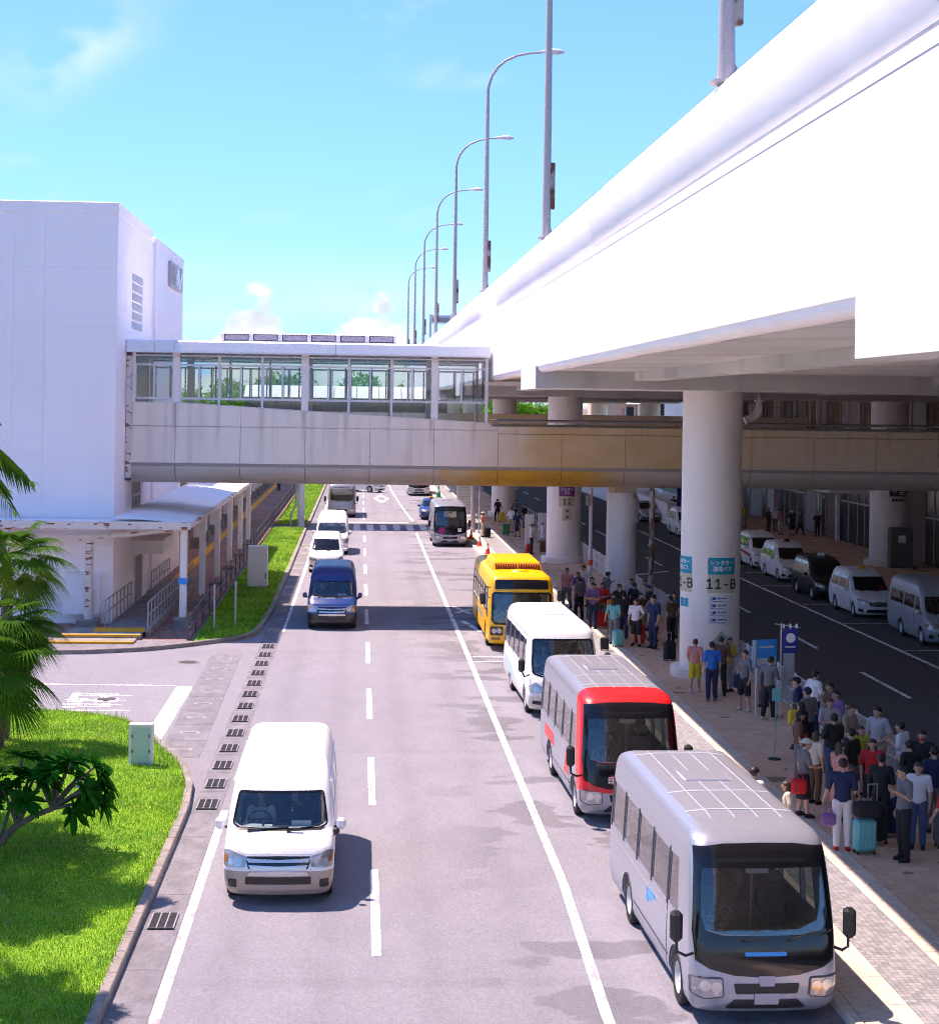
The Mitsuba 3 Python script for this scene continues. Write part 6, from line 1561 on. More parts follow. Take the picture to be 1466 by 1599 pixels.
def hand(wr, el, side, curl):
    """A palm, four fingers of different lengths and a thumb that leaves its side."""
    d = np.asarray(wr, float) - np.asarray(el, float); d /= np.linalg.norm(d)
    ac = np.array([0, 1.0, 0]) - d * d[1]
    ac = ac / np.linalg.norm(ac) if np.linalg.norm(ac) > .2 else np.array([0, 0, 1.0])
    nrm = np.cross(d, ac) * side
    out = [m3.Manifold.batch_hull([ball(wr, .026, 8), ball(wr + d * .085 + ac * .03, .014, 8), ball(wr + d * .085 - ac * .03, .014, 8), ball(wr + d * .03 - ac * .026, .016, 8)])]
    for i, (o, l) in enumerate(((-.031, .062), (-.011, .074), (.010, .07), (.030, .054))):
        a = wr + d * .088 + ac * o
        b = a + d * l * .5 - nrm * curl * .012
        c = b + d * l * (.5 - .3 * curl) - nrm * curl * .035
        out += [bone(a, .0105, b, .0095, 8), bone(b, .0095, c, .008, 8)]
    a = wr + d * .03 - ac * .03
    b = a + d * .035 - ac * .024 - nrm * .012
    c = b + d * .032 - ac * .004 - nrm * .012
    return out + [bone(a, .014, b, .011, 8), bone(b, .011, c, .009, 8)]


def person_meshes(pose):
    P_ = dict(hipL=(-.09, 0, .90), hipR=(.09, 0, .90), knL=(-.10, -.015, .49), knR=(.10, -.015, .49), anL=(-.105, .02, .09), anR=(.105, .02, .09),
              shL=(-.185, .01, 1.40), shR=(.185, .01, 1.40), elL=(-.235, .03, 1.12), elR=(.235, .03, 1.12), wrL=(-.225, -.03, .87), wrR=(.225, -.03, .87), head=(0, -.03, 1.585), lean=0.0)
    P_.update(pose)
    P_ = {k: (np.array(v, float) if not np.isscalar(v) else v) for k, v in P_.items()}
    neck, chest, waist, pelv = np.array([0, .005, 1.44]), np.array([0, 0, 1.29]), np.array([0, 0, 1.08]), np.array([0, 0, .95])
    hd = P_['head']

    def torso(g):
        return [m3.Manifold.batch_hull([ell(chest, .155 + g, .105 + g, .12 + g), ell(waist, .13 + g, .095 + g, .10 + g)]), m3.Manifold.batch_hull([ell(waist, .13 + g, .095 + g, .08), ell(pelv, .155 + g, .105 + g, .09 + g)]),
                m3.Manifold.batch_hull([ball(P_['shL'], .055 + g), ball(P_['shR'], .055 + g), ell(chest, .15 + g, .10 + g, .10)])]

    def leg(s, g, upto=1.0, flare=0.0):
        h, k, a = P_['hip' + s], P_['kn' + s], P_['an' + s]
        out = [bone(h, .088 + g, lerp(h, k, min(1, upto * 2)), (.088 - .03 * min(1, upto * 2)) + g + flare)]
        if upto > .5:
            q = lerp(k, a, upto * 2 - 1)
            out.append(bone(k, .058 + g, lerp(k, q, .3), .058 + g)); out.append(bone(lerp(k, q, .3), .058 + g, q, .04 + g + flare))
        return out

    def arm(s, g, upto=1.0):
        h, k, a = P_['sh' + s], P_['el' + s], P_['wr' + s]
        out = [bone(h, .052 + g, lerp(h, k, min(1, upto * 2)), .052 - .012 * min(1, upto * 2) + g)]
        if upto > .5:
            out.append(bone(k, .04 + g, lerp(k, a, upto * 2 - 1), .04 - .013 * (upto * 2 - 1) + g))
        return out

    headm = [m3.Manifold.batch_hull([ell(hd + [0, .005, .025], .078, .095, .088), ell(hd + [0, -.028, -.06], .048, .058, .05)]), bone(neck - [0, 0, .03], .056, hd - [0, -.012, .06], .052),
             m3.Manifold.batch_hull([ball(hd + [0, -.098, .0], .010, 8), ball(hd + [0, -.112, -.025], .014, 8), ball(hd + [0, -.088, .03], .008, 8)]), ell(hd + [-.08, .01, -.005], .012, .022, .032, 10), ell(hd + [.08, .01, -.005], .012, .022, .032, 10)]
    body = union(torso(0) + leg('L', 0) + leg('R', 0) + arm('L', 0) + arm('R', 0) + headm)
    sk = to_man(soft(body, .03, 8))
    feet = []
    for s in 'LR':
        a = P_['an' + s]
        feet.append(m3.Manifold.batch_hull([ball(a + [0, .02, -.04], .036, 10), ball(a + [0, -.13, -.062], .026, 10), ball(a, .04, 10)]))
    skin = union([sk] + [h for s, sd in (('L', -1), ('R', 1)) for h in hand(P_['wr' + s], P_['el' + s], sd, P_.get('curl' + s, .5))])
    out = {'body': from_man(skin)}
    below = m3.Manifold.cube([2, 2, 2], True)
    out['top'] = soft(union(torso(.014) + arm('L', .016, .42) + arm('R', .016, .42)) - below.translate([0, 0, -.09]), .035, 6)
    out['long_top'] = soft(union(torso(.018) + arm('L', .016, .95) + arm('R', .016, .95)) - below.translate([0, 0, -.11]), .035, 6)
    hips = [m3.Manifold.batch_hull([ell(waist - [0, 0, .06], .135, .10, .06), ell(pelv, .165, .115, .09)]), m3.Manifold.batch_hull([ell(pelv, .165, .115, .09), ball(P_['hipL'], .098), ball(P_['hipR'], .098)])]
    out['trousers'] = soft(union(hips + leg('L', .014, .97, .008) + leg('R', .014, .97, .008)), .04, 6)
    out['shorts'] = soft(union(hips + leg('L', .018, .48, .022) + leg('R', .018, .48, .022)), .04, 5)
    mid = (P_['anL'] + P_['anR']) / 2
    out['skirt'] = soft(union(hips + [m3.Manifold.batch_hull([ell(pelv, .17, .12, .08), ell(lerp(pelv, mid, .62), .21, .17, .02)])]), .05, 5)
    shoes = []
    for s in 'LR':
        a = P_['an' + s]
        shoes.append(m3.Manifold.batch_hull([ball(a + [0, .025, -.045], .044, 10), ball(a + [0, -.14, -.06], .032, 10), ball(a + [.015, -.10, -.06], .034, 10), ball(a + [0, .005, -.01], .047, 10)]) - below.translate([0, 0, -1 + float(a[2]) - .088]))
    out['shoes'] = soft(union(shoes), .03, 3)
    cap = ell(hd + [0, .012, .035], .089, .106, .095)
    face = m3.Manifold.cube([.3, .2, .30], True).rotate([-22, 0, 0]).translate([0, float(hd[1]) - .125, float(hd[2]) - .09])
    out['short_hair'] = soft(cap - face - below.translate([0, 0, float(hd[2]) - 1.065]), .025, 4)
    out['long_hair'] = soft(union([cap, m3.Manifold.batch_hull([ell(hd + [0, .04, .0], .092, .075, .07), ell(hd + [0, .065, -.22], .085, .045, .06)])]) - face, .03, 4)
    out['hat'] = soft(union([ell(hd + [0, .008, .055], .098, .112, .085) - below.translate([0, 0, float(hd[2]) - .955]), m3.Manifold.cylinder(.014, .17, .165, 24).translate([0, float(hd[1]) + .01, float(hd[2]) + .042])]), .04, 2)
    out['cap'] = soft(union([ell(hd + [0, .008, .045], .094, .11, .085) - below.translate([0, 0, float(hd[2]) - .965]), m3.Manifold.batch_hull([ell(hd + [0, -.07, .045], .07, .05, .008), ell(hd + [0, -.15, .035], .055, .04, .006)])]), .03, 2)
    out['eyes'] = [ell(hd + [q * .032, -.083, .012], .011, .008, .007, 8) for q in (-1, 1)]
    out['mouth'] = [ell(hd + [0, -.083, -.055], .022, .010, .006, 8)]
    return {k: (mikit.ply(m, None, 50) if not isinstance(m, list) else [mikit.ply(from_man(q)) for q in m]) for k, m in out.items()}


POSES = {
    'stand': {},
    'phone': dict(elR=(.225, .0, 1.14), wrR=(.10, -.22, 1.26), curlR=.9, head=(0.01, -.05, 1.575)),
    'handle': dict(elR=(.28, .0, 1.13), wrR=(.33, -.10, .93), curlR=.9, elL=(-.23, .05, 1.12), wrL=(-.17, -.15, 1.0)),
    'walk': dict(knL=(-.09, -.14, .50), anL=(-.09, -.20, .10), knR=(.09, .06, .49), anR=(.09, .26, .14), elL=(-.24, .12, 1.14), wrL=(-.23, .06, .90), elR=(.24, -.05, 1.13), wrR=(.21, -.20, .95)),
    'fold': dict(elL=(-.24, -.04, 1.13), wrL=(.02, -.18, 1.16), elR=(.24, -.04, 1.13), wrR=(-.02, -.20, 1.10), curlL=.8, curlR=.8),
    'relaxed': dict(hipL=(-.06, 0, .905), hipR=(.12, 0, .885), knL=(-.075, 0, .49), knR=(.17, -.07, .49), anR=(.19, -.03, .09), shL=(-.19, .01, 1.385), shR=(.18, .01, 1.41), elR=(.30, .06, 1.16), wrR=(.17, -.06, .99), elL=(-.24, .0, 1.11), wrL=(-.24, -.10, .88), head=(.02, -.045, 1.575)),
    'turn': dict(head=(-.015, -.06, 1.57), shL=(-.17, -.05, 1.39), shR=(.17, .06, 1.40), elL=(-.20, -.12, 1.14), wrL=(-.10, -.26, 1.10), elR=(.24, .10, 1.14), wrR=(.26, .06, .90), knL=(-.09, -.05, .49), anL=(-.09, -.08, .09), knR=(.11, .03, .49), anR=(.12, .10, .10)),
    'wide': dict(knL=(-.15, -.02, .49), anL=(-.20, .02, .09), knR=(.15, -.02, .49), anR=(.20, .02, .09), elL=(-.27, .06, 1.13), wrL=(-.26, -.08, .93), head=(0.03, -.035, 1.58)),
}
PM = {k: person_meshes(v) for k, v in POSES.items()}


def person(x, y, face, h, pose, top, bottom, hair, label, skin='skin', shoes='cloth_black', group='people waiting on the island'):
    """face: degrees, 0 = towards the camera, 90 = towards +x. top/bottom/hair: 'kind colour'."""
    k = thing('person', label, 'person', group)
    tw = TW(x, y, 0.15 if group != 'people on the footway' else 0.12, math.radians(face), h / 1.70)
    M = PM[pose]
    def put(part, p, m):
        scene[f'{k}__{part}'] = {**p, 'bsdf': {'type': 'ref', 'id': m}, 'to_world': tw}
    put('body', M['body'], skin)
    tk, tc = top.split(); bk, bc = bottom.split(); hk, hc = hair.split()
    put({'top': 'shirt', 'long_top': 'jacket'}[tk], M[tk], 'cloth_' + tc)
    put(bk, M[bk], 'cloth_' + bc)
    put('shoes', M['shoes'], shoes)
    if hk in ('hat', 'cap'):
        put('hair', M['short_hair'], 'hair_black')
        put(hk, M[hk], 'cloth_' + hc)
    else:
        put('hair', M[hk], 'hair_' + hc)
    for i, e in enumerate(M['eyes']):
        put('eye' + ('_001' if i else ''), e, 'eye_dark')
    put('mouth', M['mouth'][0], 'lips')
    return k


G3 = 'people waiting on the island'
crowd = [
    # nearest crowd behind the silver minibus
    (9.26, 33.0, 170, 1.74, 'handle', 'top navy', 'trousers white', 'short_hair black', 'person in navy shirt and white trousers holding the teal suitcase', 'skin', 'cloth_red'),
    (8.15, 32.8, 200, 1.36, 'stand', 'top cream', 'skirt lightgrey', 'long_hair brown', 'child in cream top and pale skirt beside the silver minibus roof'),
    (9.2, 35.7, 150, 1.66, 'stand', 'top grey', 'skirt black', 'hat cream', 'person in cream hat, grey top and long black skirt'),
    (9.85, 35.4, 10, 1.62, 'fold', 'top pink', 'skirt pink', 'long_hair brown', 'person in a salmon pink dress with arms folded'),
    (10.9, 37.6, 30, 1.62, 'phone', 'top olive', 'skirt black', 'long_hair brown', 'long-haired person in olive yellow top and black skirt'),
    (11.6, 38.6, 160, 1.76, 'stand', 'top lightgrey', 'trousers khaki', 'short_hair black', 'person in light grey shirt and khaki trousers by the mesh fence'),
    (11.75, 37.3, 200, 1.68, 'phone', 'top white', 'trousers grey', 'short_hair black', 'person in white shirt and grey trousers near the mesh fence'),
    (11.0, 40.4, 20, 1.7, 'fold', 'top lightgrey', 'shorts denim', 'short_hair brown', 'person in pale shirt with arms folded over a blue bag'),
    (10.9, 43.0, 190, 1.7, 'wide', 'long_top navy', 'trousers black', 'cap black', 'person in navy jacket and dark cap near the blue rod stand'),
    (11.75, 44.6, 170, 1.74, 'stand', 'top white', 'trousers navy', 'short_hair black', 'person in white shirt nearest the navy banner'),
    (11.8, 36.1, 330, 1.72, 'stand', 'long_top black', 'trousers black', 'short_hair black', 'person in black jacket with a red mask at the right edge', 'skin'),
    (11.3, 35.3, 200, 1.66, 'phone', 'top black', 'trousers navy', 'short_hair black', 'person in black shirt left of the person with the red mask'),
    (10.75, 33.1, 175, 1.72, 'stand', 'top white', 'trousers denim', 'short_hair brown', 'person in white shirt and blue jeans at the right edge'),
    (10.95, 31.9, 190, 1.64, 'handle', 'top red', 'trousers navy', 'long_hair black', 'person in red shirt cut by the right edge of the picture'),
    (10.3, 34.0, 160, 1.7, 'fold', 'long_top black', 'trousers black', 'short_hair black', 'person all in black standing beside black suitcases'),
    (10.45, 36.6, 220, 1.66, 'stand', 'top black', 'shorts grey', 'short_hair black', 'person in black shirt and grey shorts behind the person all in black'),
    (9.9, 38.9, 160, 1.6, 'stand', 'top brown', 'trousers grey', 'long_hair black', 'long-haired person in brown top and grey trousers'),
    (11.5, 41.6, 200, 1.7, 'phone', 'top purple', 'trousers black', 'short_hair black', 'person in purple shirt looking at a phone by the fence'),
    # by the near column
    (11.1, 46.9, 170, 1.74, 'stand', 'long_top grey', 'trousers black', 'short_hair black', 'person in dark grey jacket and black trousers by the blue board', 'skin', 'cloth_cream'),
    (10.75, 48.3, 165, 1.78, 'wide', 'top grey', 'shorts black', 'short_hair brown', 'bare-legged person in dark grey shirt and black shorts', 'skin', 'cloth_cream'),
    (11.0, 51.6, 0, 1.66, 'fold', 'top yellow', 'trousers lightgrey', 'long_hair brown', 'person in yellow top in front of the near column', 'skin_tan'),
    (10.15, 49.9, 185, 1.7, 'stand', 'top blue', 'trousers navy', 'short_hair black', 'person in bright blue shirt seen from behind by the near column', 'skin', 'cloth_grey'),
    (9.95, 51.4, 100, 1.62, 'walk', 'top pink', 'shorts yellow', 'short_hair brown', 'person in pink shirt and yellow shorts at the foot of the near column', 'skin', 'cloth_white'),
    (7.45, 32.6, 180, 1.68, 'phone', 'top white', 'trousers khaki', 'short_hair black', 'person whose head shows just over the silver minibus roof'),
    # crowd beside the yellow and white buses
    (10.3, 60.9, 185, 1.76, 'stand', 'top navy', 'trousers navy', 'short_hair black', 'tall person all in navy with a dark suitcase at the right of the upper crowd'),
    (9.75, 61.4, 10, 1.66, 'stand', 'top white', 'shorts black', 'long_hair brown', 'person in white shirt and black shorts beside the red suitcase'),
    (9.05, 61.9, 30, 1.64, 'handle', 'top teal', 'trousers grey', 'long_hair black', 'person in teal top beside the white minibus roof'),
    (9.8, 65.6, 0, 1.7, 'phone', 'top black', 'trousers black', 'short_hair black', 'person in black shirt and black trousers inside the upper crowd'),
    (9.4, 67.4, 10, 1.64, 'fold', 'top red', 'trousers brown', 'long_hair black', 'person in dark red top and brown trousers inside the upper crowd'),
    (9.2, 69.2, 340, 1.68, 'stand', 'top white', 'trousers denim', 'short_hair black', 'person in white shirt and jeans at the left of the upper crowd'),
    (9.0, 71.6, 20, 1.62, 'stand', 'top purple', 'skirt grey', 'long_hair brown', 'person in purple top and grey skirt under the footbridge'),
    (10.0, 70.4, 0, 1.72, 'phone', 'top grey', 'trousers black', 'short_hair black', 'person in grey shirt left of the footbridge pier'),
    (10.75, 68.9, 10, 1.7, 'stand', 'top lightgrey', 'trousers navy', 'short_hair black', 'person in light grey shirt in front of the footbridge pier'),
    (8.6, 72.2, 200, 1.7, 'walk', 'top pink', 'trousers grey', 'short_hair brown', 'person in pink shirt walking beside the yellow bus'),
    (11.2, 68.4, 350, 1.64, 'fold', 'long_top cream', 'trousers brown', 'long_hair brown', 'person in cream jacket at the right end of the upper crowd'),
    (10.3, 64.0, 20, 1.66, 'stand', 'top brown', 'trousers khaki', 'short_hair black', 'person in brown top and khaki trousers in the middle of the upper crowd'),
    (9.35, 64.4, 340, 1.6, 'phone', 'top orange', 'shorts denim', 'long_hair black', 'person in orange top and denim shorts in the upper crowd'),
    (10.95, 65.8, 0, 1.7, 'stand', 'long_top black', 'trousers grey', 'cap navy', 'person in black jacket and navy cap near the mesh fence in the upper crowd'),
    # more of the two thick crowds
    (10.2, 32.2, 170, 1.72, 'phone', 'top grey', 'trousers black', 'short_hair black', 'person in grey shirt between the white trousers and the blue jeans'),
    (11.5, 34.4, 180, 1.7, 'stand', 'top navy', 'trousers grey', 'short_hair black', 'person in navy shirt behind the grey suitcase at the right edge'),
    (10.6, 35.6, 175, 1.6, 'stand', 'top red', 'shorts black', 'long_hair black', 'person in red shirt and black shorts in the thick of the near crowd'),
    (11.2, 39.4, 10, 1.68, 'fold', 'top khaki', 'trousers navy', 'short_hair brown', 'person in khaki shirt with arms folded near the mesh fence'),
    (10.3, 40.2, 200, 1.66, 'stand', 'top black', 'skirt red', 'long_hair black', 'person in black top and long red skirt'),
    (10.75, 41.4, 150, 1.72, 'handle', 'top grey', 'trousers black', 'cap navy', 'person in grey shirt and navy cap near the blue rod stand'),
    (9.75, 36.9, 170, 1.62, 'phone', 'top cream', 'trousers brown', 'long_hair brown', 'person in cream top and brown trousers at the left of the near crowd'),
    (11.7, 42.9, 185, 1.7, 'stand', 'top brown', 'trousers khaki', 'short_hair black', 'person in brown shirt against the mesh fence below the banner'),
    (10.5, 38.2, 190, 1.7, 'stand', 'top black', 'trousers denim', 'short_hair black', 'person in black shirt and jeans in the middle of the near crowd'),
    (11.9, 33.8, 180, 1.74, 'stand', 'top black', 'trousers black', 'cap black', 'person in black with a black cap at the right edge'),
    (11.45, 49.0, 170, 1.66, 'phone', 'top navy', 'trousers grey', 'long_hair black', 'person in navy top and grey trousers right of the bare-legged person'),
    (10.6, 50.8, 160, 1.7, 'stand', 'top brown', 'trousers black', 'short_hair brown', 'person in brown shirt between the blue and the yellow shirts'),
    (9.6, 63.2, 170, 1.7, 'stand', 'top black', 'trousers navy', 'short_hair black', 'person in black shirt seen from behind left of the red suitcase'),
    (10.6, 62.6, 190, 1.64, 'stand', 'top grey', 'skirt black', 'long_hair black', 'person in grey top and black skirt right of the white shirt'),
    (10.0, 66.9, 180, 1.72, 'phone', 'top denim', 'trousers black', 'short_hair black', 'person in denim blue shirt at the back of the upper crowd'),
    (10.6, 67.2, 160, 1.7, 'stand', 'top black', 'trousers brown', 'short_hair brown', 'person in black shirt and brown trousers at the back of the upper crowd'),
    (8.9, 66.3, 200, 1.66, 'fold', 'top purple', 'trousers navy', 'short_hair black', 'person in purple shirt and navy trousers beside the yellow bus'),
    (8.75, 69.0, 180, 1.7, 'stand', 'top grey', 'trousers black', 'short_hair black', 'person in grey shirt at the left end of the upper crowd'),
    (11.5, 63.6, 20, 1.7, 'stand', 'top denim', 'trousers grey', 'short_hair black', 'person in denim blue shirt by the mesh fence, right of the upper crowd'),
    (11.2, 62.4, 180, 1.7, 'phone', 'top brown', 'trousers black', 'cap black', 'person in brown shirt and black cap at the right of the upper crowd'),
    (9.5, 73.6, 0, 1.68, 'stand', 'top cream', 'trousers denim', 'short_hair black', 'person in cream shirt under the footbridge soffit'),
    # far group round the second column
    (10.05, 127.4, 90, 1.74, 'stand', 'top black', 'trousers black', 'short_hair black', 'far person all in black beside a yellow suitcase'),
    (10.1, 116.6, 190, 1.68, 'stand', 'top white', 'shorts khaki', 'short_hair black', 'far person in white shirt beside a green suitcase'),
    (10.15, 112.6, 200, 1.7, 'stand', 'top navy', 'skirt navy', 'long_hair black', 'far person in a long navy dress'),
    (11.4, 121, 0, 1.7, 'phone', 'top black', 'trousers grey', 'short_hair black', 'far person in black shirt by the white upright panel'),
    (11.2, 126, 0, 1.66, 'fold', 'top grey', 'skirt black', 'hat black', 'far person under a broad dark hat'),
    (9.8, 99.6, 20, 1.7, 'handle', 'top white', 'trousers black', 'hat brown', 'person in white shirt, black trousers and brown hat left of the 12 column'),
    (11.2, 108.6, 180, 1.66, 'stand', 'top cream', 'trousers brown', 'hat khaki', 'far person in khaki hat and cream shirt'),
    (7.9, 112.4, 110, 1.6, 'fold', 'top pink', 'trousers cream', 'hat cream', 'person in pink bending to luggage beside the far silver minibus'),
    (11.2, 107.0, 10, 1.3, 'stand', 'top white', 'shorts white', 'short_hair black', 'small child in white near the 12 column'),
    (10.2, 170, 10, 1.72, 'walk', 'top navy', 'trousers black', 'short_hair black', 'farthest person in navy walking under the elevated road'),
    (10.9, 171, 350, 1.68, 'walk', 'top black', 'trousers grey', 'short_hair black', 'farthest person in black walking under the elevated road'),
]
crowd_rng = np.random.default_rng(77)
for ci, c in enumerate(crowd):
    c = list(c)
    if 'behind' not in c[8] and 'holding' not in c[8] and 'mask' not in c[8] and 'bending' not in c[8]:
        c[2] += [0, 45, -60, 110, -30, 150, 20][ci % 7] + crowd_rng.uniform(-20, 20)
        c[3] *= crowd_rng.uniform(.95, 1.04)
        if c[4] == 'stand':
            c[4] = ['stand', 'relaxed', 'turn', 'relaxed'][ci % 4]
    person(*c[:9], **dict(zip(('skin', 'shoes'), c[9:])))
person(-7.68, 169, 180, 1.72, 'walk', 'top navy', 'trousers navy', 'short_hair black', 'person in dark blue walking away on the covered footway', group='people on the footway')
TGp = 'people on the terminal pavement'
for c in [(27.2, 123.0, 20, 1.7, 'stand', 'top olive', 'trousers khaki', 'short_hair black', 'person in olive shirt by the pale notice panel of the terminal'), (28.3, 117.0, 10, 1.64, 'fold', 'top pink', 'trousers cream', 'long_hair brown', 'person in pink top in the group outside the terminal doors'),
          (28.9, 116.2, 0, 1.72, 'phone', 'top black', 'skirt black', 'hat white', 'person in black with a white hat outside the terminal doors'), (27.9, 118.8, 30, 1.7, 'stand', 'top brown', 'trousers brown', 'short_hair black', 'person in brown outside the terminal doors'),
          (28.6, 119.6, 0, 1.7, 'stand', 'top white', 'trousers grey', 'cap white', 'person in white shirt and white cap outside the terminal doors'), (29.8, 117.6, 90, 1.7, 'walk', 'top grey', 'trousers black', 'short_hair black', 'person in grey walking past the terminal entrance'), (30.3, 115.0, 0, 1.7, 'stand', 'top black', 'trousers black', 'short_hair black', 'person in black at the terminal entrance door'),
          (24.0, 133.5, 0, 1.7, 'stand', 'top black', 'trousers black', 'short_hair black', 'person in black whose head shows over the parked minivan'), (24.1, 75.2, 180, 1.68, 'stand', 'top olive', 'trousers navy', 'short_hair black', 'person in a bright yellow-green vest behind the grey taxi rank van')]:
    person(*c[:9], group=TGp)

# ---- luggage
def suitcase_tpl():
    t = Tpl()
    t.add('case', cbox(-.21, .21, -.13, .13, .06, .66, .05), 'shell')
    for k in range(5):
        t.add('rib', cbox(-.16 + .075 * k, -.135 + .075 * k, -.137, .137, .10, .62, .005), 'shell')
    for sx in (-1, 1):
        for sy in (-1, 1):
            t.add('caster', moved(trimesh.creation.cylinder(.03, .03, sections=10, transform=trimesh.transformations.rotation_matrix(np.pi / 2, [0, 1, 0])), (sx * .16, sy * .09, .032)), 'black_plastic')
    t.add('handle', cat(tube([(-.09, .09, .64), (-.09, .09, .98)], .01, 6), tube([(.09, .09, .64), (.09, .09, .98)], .01, 6), tube([(-.1, .09, .98), (.1, .09, .98)], .016, 6)), 'rail_grey')
    return t
T_case = suitcase_tpl()
for x, y, rz, s, m, lab in [(9.62, 32.75, .1, 1.0, 'cloth_teal', 'pale teal suitcase with ribs beside the white trousers'), (9.95, 62.0, .2, 1.05, 'cloth_red', 'bright red suitcase in the upper crowd'), (9.3, 66.6, 0, .9, 'cloth_red', 'second red suitcase at the left of the upper crowd'), (10.35, 57.9, .3, .95, 'cloth_black', 'dark suitcase standing alone right of the upper crowd'),
                           (10.3, 126.8, 0, 1.1, 'cloth_yellow', 'yellow suitcase beside the far person in black'), (9.55, 114.2, 0, 1.1, 'cloth_green', 'green suitcase beside the far person in white shirt'), (10.6, 100.6, 0, 1.05, 'cloth_brown', 'brown suitcase at the foot of the 12 column'), (8.15, 111.6, .5, 1.0, 'cloth_black', 'black suitcase beside the person bending in pink'),
                           (10.05, 33.5, .3, 1.15, 'cloth_black', 'large black suitcase left of the person all in black'), (10.62, 34.1, -.2, 1.1, 'cloth_navy', 'navy suitcase right of the person all in black'), (9.1, 61.2, .4, .9, 'cloth_teal', 'teal suitcase beside the white minibus roof'), (8.5, 60.2, 0, .7, 'cloth_black', 'small black trolley case at the edge of the paving by the white minibus'), (9.7, 100.0, .2, .8, 'cloth_red', 'small red suitcase in front of the person with the brown hat'),
                           (11.35, 33.2, 0, 1.1, 'cloth_grey', 'grey suitcase at the right edge of the picture')]:
    place(T_case, 'suitcase', lab, 'suitcase', 'suitcases of the waiting people', TW(x, y, .15, rz, s), {'shell': m})
def soft_bag(w, d, h):
    return soft(m3.Manifold.batch_hull([ell((sx * w * .3, 0, z), w * .25, d * .5, h * .28) for sx in (-1, 1) for z in (h * .3, h * .7)]), .05, 3)
for x, y, z, w, d, h, m, lab in [(9.66, 32.7, .84, .52, .34, .32, 'cloth_black', 'black soft bag lying on top of the teal suitcase'), (9.05, 35.5, .66, .32, .18, .34, 'cloth_red', 'red bag hanging beside the person in the cream hat'), (8.98, 32.95, .62, .26, .2, .26, 'cloth_purple', 'purple bag carried by the person in navy shirt'), (10.75, 42.7, .75, .3, .2, .42, 'cloth_yellow', 'yellow bag carried by the person in navy jacket'),
                                 (11.02, 40.1, .95, .3, .16, .26, 'cloth_blue', 'blue bag in the arms of the person in pale shirt'), (10.6, 48.5, .75, .3, .2, .4, 'cloth_navy', 'navy bag beside the bare-legged person'), (9.9, 51.5, .8, .24, .16, .3, 'cloth_cream', 'cream bag on the shoulder of the person in yellow shorts')]:
    bg = thing('bag', lab, 'bag', 'bags of the waiting people')
    add(bg + '__pouch', moved(soft_bag(w, d, h), (x, y, z + .15 - .15)), m, 50)
    add(bg + '__strap', tube([(x - w * .3, y, z + h * .85), (x - w * .2, y, z + h * 1.35), (x + w * .2, y, z + h * 1.35), (x + w * .3, y, z + h * .85)], .012, 6), m)
mk_ = add('person_010__mask', trimesh.convex.convex_hull(np.array([(-.06, -.05, 1.50), (.06, -.05, 1.50), (-.065, -.06, 1.575), (.065, -.06, 1.575), (0, -.14, 1.50), (0, -.15, 1.56), (-.04, -.12, 1.51), (.04, -.12, 1.51)])), 'cloth_red', tw=TW(11.8, 36.1, .15, math.radians(330), 1.72 / 1.7))

# ---- drivers behind the nearest windscreens
def driver(x, y, z, label, shirt):
    k = thing('person', label, 'person')
    hd = np.array([0, -.02, .74])
    body = union([m3.Manifold.batch_hull([ell((0, 0, .40), .16, .11, .12), ell((0, .02, .1), .15, .13, .1)]), bone((0, 0, .5), .055, hd - [0, 0, .06], .05), m3.Manifold.batch_hull([ell(hd + [0, 0, .02], .078, .095, .09), ell(hd + [0, -.03, -.06], .05, .055, .05)]), ball(hd + [0, -.105, -.02], .016, 8)]
                 + [b for s in (-1, 1) for b in (bone((s * .18, 0, .48), .055, (s * .25, -.12, .22), .042), bone((s * .25, -.12, .22), .042, (s * .15, -.36, .30), .03))] + [bone((s * .09, -.05, .06), .085, (s * .12, -.42, .05), .06) for s in (-1, 1)])
    hands = [h for s in (-1, 1) for h in hand(np.array([s * .15, -.36, .30]), np.array([s * .25, -.12, .22]), s, .9)]
    tw = TW(x, y, z)
    add(k + '__body', from_man(union([to_man(soft(body, .03, 6))] + hands)), 'skin', 50, tw)
    add(k + '__shirt', soft(union([m3.Manifold.batch_hull([ell((0, 0, .40), .175, .125, .125), ell((0, .02, .1), .165, .145, .1)])] + [bone((s * .18, 0, .47), .07, (s * .215, -.06, .35), .056) for s in (-1, 1)]), .035, 5), shirt, 50, tw)
    add(k + '__hair', soft(ell(hd + [0, .012, .035], .089, .106, .095) - m3.Manifold.cube([.3, .2, .3], True).translate([0, -.145, .62]), .025, 3), 'hair_black', 50, tw)
    for s in (-1, 1):
        add(k + '__eye', from_man(ell(hd + [s * .032, -.083, .012], .011, .008, .007, 8)), 'eye_dark', False, tw)
driver(-1.65, 31.4, .83, 'driver in pale shirt behind the wheel of the white high-roof van', 'cloth_white')
driver(5.24, 49.35, .98, 'driver in grey shirt behind the wheel of the white minibus', 'cloth_grey')
driver(-1.34, 67.95, .83, 'driver in dark shirt behind the wheel of the blue van', 'cloth_navy')
# ================================================================ plants on the near lawn
pr = np.random.default_rng(23)


